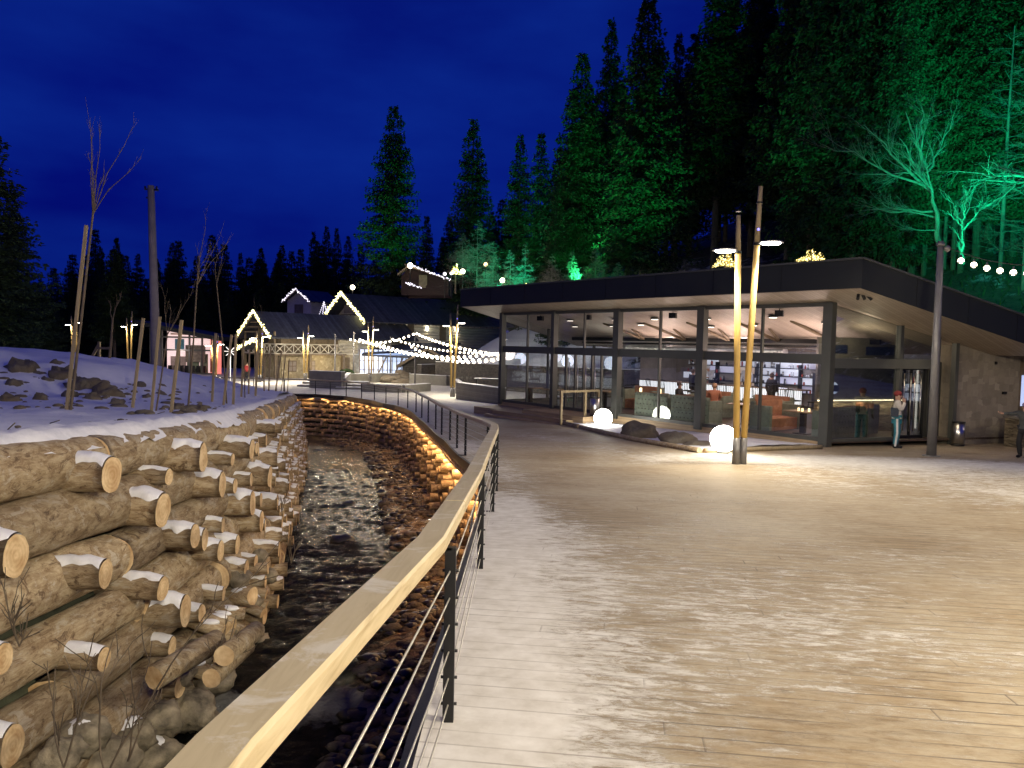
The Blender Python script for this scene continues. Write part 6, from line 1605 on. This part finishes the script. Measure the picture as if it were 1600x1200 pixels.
# boulders of the mound
random.seed(31)
BL = [(30, 583, .75, .45), (92, 592, .62, .42), (62, 600, .4, .2), (130, 606, .8, .32), (165, 618, .7, .30), (18, 606, .4, .25), (105, 622, .35, .2), (190, 614, .3, .15), (60, 625, .3, .18), (140, 625, .35, .2), (225, 622, .25, .12), (275, 640, .3, .12), (290, 644, .25, .12), (8, 628, .35, .2), (178, 632, .28, .14), (85, 575, .4, .25), (215, 605, .35, .16), (250, 618, .3, .12), (310, 642, .22, .1), (330, 646, .2, .09)]
for k, (px, py, w_, h_) in enumerate(BL):
    p = onbank(px, py); o = boulder('boulder', p+Vector((0, .1, -h_*.1)), (w_*.55, w_*.45, h_*.8), 50+k, nu=20, nv=14, amp=.6); o.rotation_euler = (0, .2*(k % 3-1), k*1.1)
    tag(o, 'dark earthy rock half buried in the snow of the left mound' if k > 3 else ['largest brown rock of the mound at the left edge', 'large rounded dark rock left of the tall stake', 'small rock between the two large mound rocks', 'broad dark rock just right of the tall stake'][k], 'rock', 'rocks in the snow mound')
cl = MB(); rnd = random.Random(8)
for k in range(150):
    px = rnd.uniform(0, 330); py = rnd.uniform(575, 640) if px < 200 else rnd.uniform(600, 650); p = onbank(px, py)
    if p.y > 42: continue
    s_ = rnd.uniform(.03, .10)*(1 if py > 600 else 1.4); cl.sph(p+Vector((0, 0, s_*.1)), s_, 6, 4, 0, (rnd.uniform(.8, 2), 1, .6), lambda d: 1+.3*fbm(d.x+k, d.y, d.z))
o = cl.build('earth_clods', 'rock'); o['kind'] = 'stuff'; tag(o, 'small dark clods of frozen earth scattered over the snowy mound', 'clods')
# litter of twigs and clods along the snow rim
cl = MB()
for k in range(150):
    y = rnd.uniform(5.5, 16)**1.0; x = lface(y, T(y))-.55-abs(rnd.gauss(0, .35)); p = Vector((x, y, bank(x, y)+.02)); d = Vector((rnd.uniform(-1, 1), rnd.uniform(-1, 1), rnd.uniform(-.1, .3))).normalized()*rnd.uniform(.03, .16)
    if rnd.random() < .5: cl.tube([p, p+d], .006, 4)
    else: cl.sph(p, rnd.uniform(.012, .04), 6, 4, 0, (1.4, 1, .6))
o = cl.build('forest_litter', 'rock'); o['kind'] = 'stuff'; tag(o, 'dark twigs and crumbs of earth lying on the snowy rim above the logs', 'litter')
# ---------------------------------------------------------------- stream stones
ST = [(498, 706, .55, .3), (545, 790, .42, .3), (597, 770, .35, .22), (590, 722, .3, .2), (534, 848, .6, .42), (580, 741, .22, .15), (600, 790, .4, .26), (640, 765, .2, .15), (505, 770, .35, .2), (560, 815, .25, .16), (622, 845, .45, .28), (520, 735, .25, .15)]
rnd = random.Random(44); gv = MB()
for k in range(2600):
    y = 6+rnd.random()**1.3*42; yy = min(y, YEND-.1); c_ = xe(yy)-.25; w_ = c_-xl(min(yy, 43))
    if w_ < 1: continue
    x = c_-w_*.42*rnd.random()**1.2
    if nz3(x*.9, y*.9, 4) < -.12: continue
    r_ = rnd.uniform(.02, .085)*(1+y*.012); gv.sph((x, y, wz(x, y)+r_*.15), r_, 6, 4, 0 if rnd.random() < .6 else 1, (rnd.uniform(.8, 1.9), rnd.uniform(.8, 1.4), .6), lambda d: 1+.35*nz3(d.x*1.7+k, d.y*1.7, d.z*1.7))
o = gv.build('gravel_bar', ['rock', 'darkrock']); o['kind'] = 'stuff'; tag(o, 'brown gravel and stones along the right side of the stream below the lit log wall', 'gravel')
def onW(px, py): return hit(px, py, lambda x, y: W(y), 4, 60)
for k, (px, py, w_, h_) in enumerate(ST):
    p = onW(px, py); o = boulder('boulder', p+Vector((0, 0, -.02)), (w_*.5, w_*.4, h_*.5), 90+k, 'darkrock', 14, 9, .4); tag(o, 'wet black stone standing out of the stream' if k not in (0, 4) else {0: 'broad black stone at the far bend of the stream', 4: 'largest black stone in the middle of the stream'}[k], 'stone', 'stones in the stream')
# rubble at the foot of the left wall
random.seed(77)
RB = [(330, 1065, .45, .30), (245, 1125, .42, .32), (205, 1150, .35, .28), (300, 1110, .5, .36), (375, 1060, .35, .25), (270, 1050, .35, .24), (345, 985, .30, .22), (400, 1000, .3, .2), (130, 1150, .35, .25), (95, 1180, .3, .22), (345, 1095, .5, .3), (170, 1185, .4, .3), (395, 940, .3, .2), (420, 900, .25, .18), (310, 1020, .3, .25), (375, 905, .25, .2), (405, 870, .22, .18), (445, 930, .2, .14), (230, 1180, .45, .3)]
for k, (px, py, w_, h_) in enumerate(RB):
    zt_ = None; yd = 7.0
    for it in range(10):
        p = aty(px, py, yd); rr = ray(px, py); yd = lerp(yd, max(3.2, min(20, (xl(yd)-.05-.3*max(0, (p.z-W(yd))/2.8))/(rr.x/rr.y))), .6)
    p = aty(px, py, yd); o = boulder('boulder', p, (w_*.5, w_*.55, h_*.55), 120+k, 'palerock', nu=22, nv=14, amp=.42); o.rotation_euler = (0, 0, k); tag(o, 'grey-brown stone jammed among the lowest logs of the left wall' if k else 'big smooth stone at the foot of the left log wall', 'stone', 'rubble under the left wall')
    if k % 2 == 0:
        b = MB(); b.sph((0, 0, h_*.18), 1, 12, 6, 0, (w_*.36, w_*.38, h_*.40), lambda d: 1+.3*fbm(d.x*2+k, d.y*2, d.z)); b.build('snow_patch', 'snow2', o)
# short log stubs at the bottom (white tipped)
for k, (a, c, r, lab) in enumerate([((350, 1025), (400, 985), .085, 'pale birch log stub near the water, upper'), ((330, 1060), (385, 1010), .08, 'pale snow-dusted birch log stub beside the stones'), ((240, 1060), (340, 1000), .10, 'weathered loose log lying across the stones')]):
    yd = 6.3; A = aty(*a, yd-.2); B = aty(*c, yd+.5); b = MB(); b.tube([A, A.lerp(B, .5), B], r, 12, 0, True, True, 1, jit=.04); tag(b.build('loose_log', ['bark', 'cut']), lab, 'log', 'loose logs')
rnd = random.Random(61); LABS = ['upper', 'lower', 'left', 'right', 'short', 'long', 'thin', 'thick']
for k in range(16):
    px = 300+rnd.uniform(0, 130); py = lerp(1090, 900, (px-300)/130)+rnd.uniform(-40, 30); yd = 7.0
    for it in range(10):
        p = aty(px, py, yd); rr = ray(px, py); yd = lerp(yd, max(4, min(20, (xl(yd)+.12-.3*max(0, (p.z-W(yd))/2.8))/(rr.x/rr.y))), .6)
    p = aty(px, py, yd); a_ = rnd.uniform(-.7, .5); d = Vector((cos(a_), sin(a_)*.9, rnd.uniform(-.35, .1))).normalized(); L = rnd.uniform(.35, .7); r = rnd.uniform(.06, .11)
    b = MB(); b.tube([p-d*L, p-d*L*.4, p], [r*1.05, r, r*.96], 14, 0, True, True, 1, jit=.05); o = b.build('loose_log', ['bark', 'cut']); tag(o, 'short loose log end in the jumble where the left wall meets the water', 'log', 'jumbled log ends at the water')
    if k % 2: b = MB(); b.sph(p-d*.18+Vector((0, 0, r*.72)), 1, 10, 6, 0, (.13, r*.8, r*.45), lambda q: 1+.25*nz3(q.x*2+k, q.y*2, q.z)); b.build('snow_cap', 'snow2', o)
# bare shrubs hanging over the wall
def shrub(pp, L, n, seed, lab, spread=.5):
    t = thing('bare_shrub', lab, 'shrub', pp); c = MB(); rnd = random.Random(seed)
    for k in range(n):
        a = rnd.random()*6.28; branch(c, (0, 0, 0), (cos(a)*.45, sin(a)*.3, 1), L*rnd.uniform(.6, 1.1), .005, 2, rnd, .35, spread, 6, 4, .05, (2, 3))
    c.build('twigs', 'sapbark', t)
for px, py, y, L, n, lab in [(165, 1215, 4.2, 1.0, 2, 'bare shrub with long curved twigs at the bottom left corner'), (100, 1200, 4.0, .6, 2, 'bare twiggy shrub left of the long curved one'), (30, 1010, 4.6, .35, 3, 'small bare twig growing from the upper left logs'), (330, 1060, 6.2, .5, 2, 'fine bare shrub over the birch stubs'), (455, 880, 9.5, .3, 3, 'dry twigs at the water end of the left wall'), (200, 1190, 4.6, .5, 2, 'thin bare shrub between the big stones'), (440, 800, 11.5, .3, 3, 'dry twigs sticking out of the wall over the water')]:
    shrub(aty(px, py, y), L, n, px, lab)
# orange lit grasses on right wall bottom
# ---------------------------------------------------------------- people
def person(p, rz, H, lab, pose, cols, hat=None, hair=(.08, .05, .03), stripe=None, group=None):
    """pose: joint dict in units of height 1.75 m, facing -y"""
    t = thing('person', lab, 'person', p, rz, group); k = H/1.75; t.scale = (k, k, k)
    J = dict(pel=(0, 0, .95), wai=(0, 0, 1.08), che=(0, 0, 1.30), nek=(0, 0, 1.47), hd0=(0, -.01, 1.57), hd1=(0, -.01, 1.66),
             lh=(.09, 0, .92), lk=(.10, -.02, .50), la=(.11, .02, .09), lt=(.12, -.14, .04), rh=(-.09, 0, .92), rk=(-.10, -.02, .50), ra=(-.11, .02, .09), rt=(-.12, -.14, .04),
             ls=(.19, 0, 1.41), le=(.25, .03, 1.14), lw=(.26, -.08, .90), lf=(.26, -.11, .80), rs=(-.19, 0, 1.41), re=(-.25, .03, 1.14), rw=(-.26, -.08, .90), rf=(-.26, -.11, .80))
    J.update(pose)
    def skin(name, joints, edges, radii, m, sub=2):
        me = bpy.data.meshes.new(name); idx = {j: i for i, j in enumerate(joints)}
        me.from_pydata([J[j] for j in joints], [(idx[a], idx[c]) for a, c in edges], []); me.materials.append(m)
        o = bpy.data.objects.new(name, me); COL.objects.link(o); o.parent = t
        md = o.modifiers.new('skin', 'SKIN'); md.use_smooth_shade = True
        for i, r in enumerate(radii): me.skin_vertices[0].data[i].radius = r if isinstance(r, tuple) else (r, r); me.skin_vertices[0].data[i].use_root = (i == 0)
        o.modifiers.new('sub', 'SUBSURF').levels = sub; o.modifiers['sub'].render_levels = sub
        return o
    allj = ['pel', 'wai', 'che', 'nek', 'hd0', 'hd1', 'lh', 'lk', 'la', 'lt', 'rh', 'rk', 'ra', 'rt', 'ls', 'le', 'lw', 'lf', 'rs', 're', 'rw', 'rf']
    skin('body', allj, [('pel', 'wai'), ('wai', 'che'), ('che', 'nek'), ('nek', 'hd0'), ('hd0', 'hd1'), ('pel', 'lh'), ('lh', 'lk'), ('lk', 'la'), ('la', 'lt'), ('pel', 'rh'), ('rh', 'rk'), ('rk', 'ra'), ('ra', 'rt'),
                        ('che', 'ls'), ('ls', 'le'), ('le', 'lw'), ('lw', 'lf'), ('che', 'rs'), ('rs', 're'), ('re', 'rw'), ('rw', 'rf')],
         [.13, .12, .13, .055, .088, .085, .085, .06, .04, .035, .085, .06, .04, .035, .06, .045, .028, .02, .06, .045, .028, .02], MT['skin'])
    skin('jacket', ['wai', 'che', 'nek', 'pel', 'ls', 'le', 'lw', 'rs', 're', 'rw'], [('wai', 'che'), ('che', 'nek'), ('wai', 'pel'), ('che', 'ls'), ('ls', 'le'), ('le', 'lw'), ('che', 'rs'), ('rs', 're'), ('re', 'rw')],
         [(.165, .14), (.175, .15), .075, (.17, .15), .088, .066, .048, .088, .066, .048], cols[0])
    skin('trousers', ['pel', 'lh', 'lk', 'la', 'rh', 'rk', 'ra'], [('pel', 'lh'), ('lh', 'lk'), ('lk', 'la'), ('pel', 'rh'), ('rh', 'rk'), ('rk', 'ra')], [.14, .10, .082, .072, .10, .082, .072], cols[1])
    for a, f in (('la', 'lt'), ('ra', 'rt')):
        b = MB(); A = Vector(J[a]); F = Vector(J[f]); b.sph(A.lerp(F, .5)+Vector((0, 0, -.01)), .06, 12, 8, 0, (.85, 2.1, .85)); b.tube([A+Vector((0, 0, -.03)), A+Vector((0, 0, .09))], .06, 10); b.build('shoe', 'blackmetal', t)
    hd = (Vector(J['hd0'])+Vector(J['hd1']))/2; up = (Vector(J['hd1'])-Vector(J['hd0'])).normalized()
    fw = Vector(pose.get('face', (0, -1, 0))).normalized(); sd = fw.cross(Vector((0, 0, 1))).normalized()
    b = MB(); b.sph(hd+fw*.095-Vector((0, 0, .01)), .016, 8, 6, 0, (1, 1, 1.6)); b.sph(hd+sd*.09, .022, 8, 6, 0, (.6, 1, 1.4)); b.sph(hd-sd*.09, .022, 8, 6, 0, (.6, 1, 1.4)); b.build('nose_and_ears', 'skin', t)
    b = MB(); b.sph(hd+fw*.085+sd*.034+Vector((0, 0, .02)), .011, 8, 6); b.sph(hd+fw*.085-sd*.034+Vector((0, 0, .02)), .011, 8, 6); b.build('eyes', 'blackmetal', t)
    b = MB(); b.sph(hd+fw*.083-Vector((0, 0, .048)), .02, 8, 4, 0, (1.2 if abs(sd.x) > .5 else .5, 1.2 if abs(sd.y) > .5 else .5, .3)); b.build('mouth', mat('lips', (.35, .12, .10), .5), t)
    for a, f in (('lw', 'lf'), ('rw', 'rf')):                       # hands: palm, four bent fingers, thumb
        A = Vector(J[a]); F = Vector(J[f]); d = (F-A).normalized(); s_ = d.cross(Vector((0, .3, 1))); s_ = s_.normalized() if s_.length > .1 else Vector((1, 0, 0)); nrm = s_.cross(d); b = MB(); c = A+d*.05
        b.tube([A, A+d*.04, A+d*.095], [.024, .036, .034], 10)
        for i, L in enumerate((.07, .08, .075, .058)):
            st_ = A+d*.09+s_*(-.027+.018*i); b.tube([st_, st_+d*L*.5+nrm*.006, st_+d*L*.9+nrm*.03], [.010, .009, .006], 6)
        st_ = A+d*.035-s_*.03; b.tube([st_, st_+d*.03-s_*.022, st_+d*.055-s_*.02+nrm*.015], [.012, .010, .007], 6); b.build('hand', 'skin', t)
    if hat: b = MB(); b.sph(hd+Vector((0, 0, .055))-fw*.012, .116, 16, 10, 0, (1, 1, .92), lambda q: 1 if q.z > -.25 else .90); b.build('hat', hat, t)
    else: b = MB(); b.sph(hd+Vector((0, 0, .035))-fw*.025, .108, 14, 10, 0, (1, 1, 1.05)); b.build('hair', mat('hair', hair, .6), t)
    if stripe is not None:
        b = MB()
        for side, (h_, k_, a_) in ((1, ('lh', 'lk', 'la')), (-1, ('rh', 'rk', 'ra'))):
            o_ = Vector((side*.082, -.015, 0)); b.beam(Vector(J[h_])+o_*1.15, Vector(J[k_])+o_, .055, .025, up=(side, 0, 0)); b.beam(Vector(J[k_])+o_, Vector(J[a_])+o_*.9, .055, .025, up=(side, 0, 0))
        b.build('trouser_stripe', stripe, t)
    return t
jw = mat('cream_jacket', (.55, .52, .47), .7); jn = mat('navy_panel', (.02, .03, .05), .7); tb = mat('teal_ski_trousers', (.03, .20, .27), .7); rd = mat('red_beanie', (.22, .03, .03), .85, 0, .2, 20, .4); wh = mat('white_stripe', (.6, .6, .58), .7); gy = mat('dark_camouflage', (.05, .055, .055), .8, 0, .6, 7, .1); bk = mat('black_cloth', (.012, .012, .015), .85); whc = mat('white_staff_cloth', (.6, .62, .68), .7)
pm = onG(1399, 701)
man = person((pm.x, pm.y, pm.z), radians(62), 1.76, 'person in cream ski jacket, red beanie and teal trousers standing at the entrance',
             dict(rw=(-.03, -.20, 1.42), re=(-.20, -.12, 1.18), rf=(.01, -.17, 1.50), lw=(.30, -.02, .92), le=(.27, .05, 1.15), lf=(.31, -.05, .84), lk=(.10, -.05, .50), face=(.25, -1, .05)), (jw, tb), rd, stripe=wh)
b = MB(); b.box((-.13, .06, 1.12), (.13, .22, .26)); b.box((.0, -.165, 1.1), (.015, .01, .5)); b.build('navy_side_panel', jn, man)
pr_ = onG(1600, 716)
person((pr_.x-.02, pr_.y, pr_.z), radians(-60), 1.50, 'person in dark camouflage suit at the right edge with one arm stretched out',
       dict(rw=(-.60, -.12, 1.36), re=(-.40, -.05, 1.37), rf=(-.70, -.15, 1.38), rs=(-.20, 0, 1.42), lk=(.12, -.10, .50), rk=(-.13, -.06, .50), face=(-.5, -1, 0)), (gy, bk), mat('lilac_hat', (.30, .22, .38), .8))
for k, (px, py, y, hgt, lab, c_) in enumerate([(386, 596, 66, 1.7, 'tiny person in a red and white jacket near the left chalet', (mat('red_jacket', (.3, .03, .03), .8), bk)), (408, 596, 64, 1.7, 'tiny person in dark clothes beside the gable lamp', (bk, bk))]):
    q = onG(px, py); person((q.x, q.y, q.z), k*1.2, 1.7, lab, {}, c_, bk if k else None)
for k, (s, u, rz, lab, c_, ht) in enumerate([(12.2, 9.9, 0, 'bar worker in white leaning over the counter, left of the two', (whc, bk), whc), (10.2, 10.0, .3, 'bar worker in white cap standing upright, right of the two', (whc, bk), whc), (11.6, 7.7, 2.8, 'person in black standing in front of the bar at left', (bk, bk), None), (7.2, 7.7, 3.2, 'person in black standing in front of the bar behind the lamp poles', (bk, bk), None)]):
    pose = dict(che=(0, -.18, 1.25), nek=(0, -.30, 1.38), hd0=(0, -.36, 1.46), hd1=(0, -.38, 1.55), ls=(.19, -.2, 1.36), rs=(-.19, -.2, 1.36), le=(.25, -.32, 1.15), re=(-.25, -.32, 1.15), lw=(.15, -.5, 1.05), rw=(-.15, -.5, 1.05), lf=(.1, -.58, 1.05), rf=(-.1, -.58, 1.05)) if k == 0 else {}
    person(S(s, u, F0+.25 if k < 2 else F0), A1+pi/2*0+rz+pi, 1.72, lab, pose, c_, ht)
sit = dict(lh=(.09, 0, .52), rh=(-.09, 0, .52), pel=(0, 0, .56), wai=(0, 0, .70), che=(0, -.02, .93), nek=(0, -.03, 1.10), hd0=(0, -.05, 1.20), hd1=(0, -.05, 1.29), lk=(.11, -.45, .52), rk=(-.11, -.45, .52), la=(.11, -.48, .10), ra=(-.11, -.48, .10), lt=(.11, -.62, .04), rt=(-.11, -.62, .04),
           ls=(.19, -.02, 1.03), rs=(-.19, -.02, 1.03), le=(.25, -.10, .80), re=(-.25, -.10, .80), lw=(.12, -.35, .82), rw=(-.12, -.35, .82), lf=(.08, -.43, .84), rf=(-.08, -.43, .84))
person(S(6.5, 2.9, F0+.05), A1+.6, 1.7, 'seated person with light brown hair at the window table, left of the second column', sit, (mat('rust_sweater', (.35, .13, .07), .8), bk), None, (.25, .13, .06))
person(S(7.9, 2.4, F0+.05), A1-1.2, 1.7, 'seated person in dark top facing the brown-haired one', sit, (bk, bk), None)
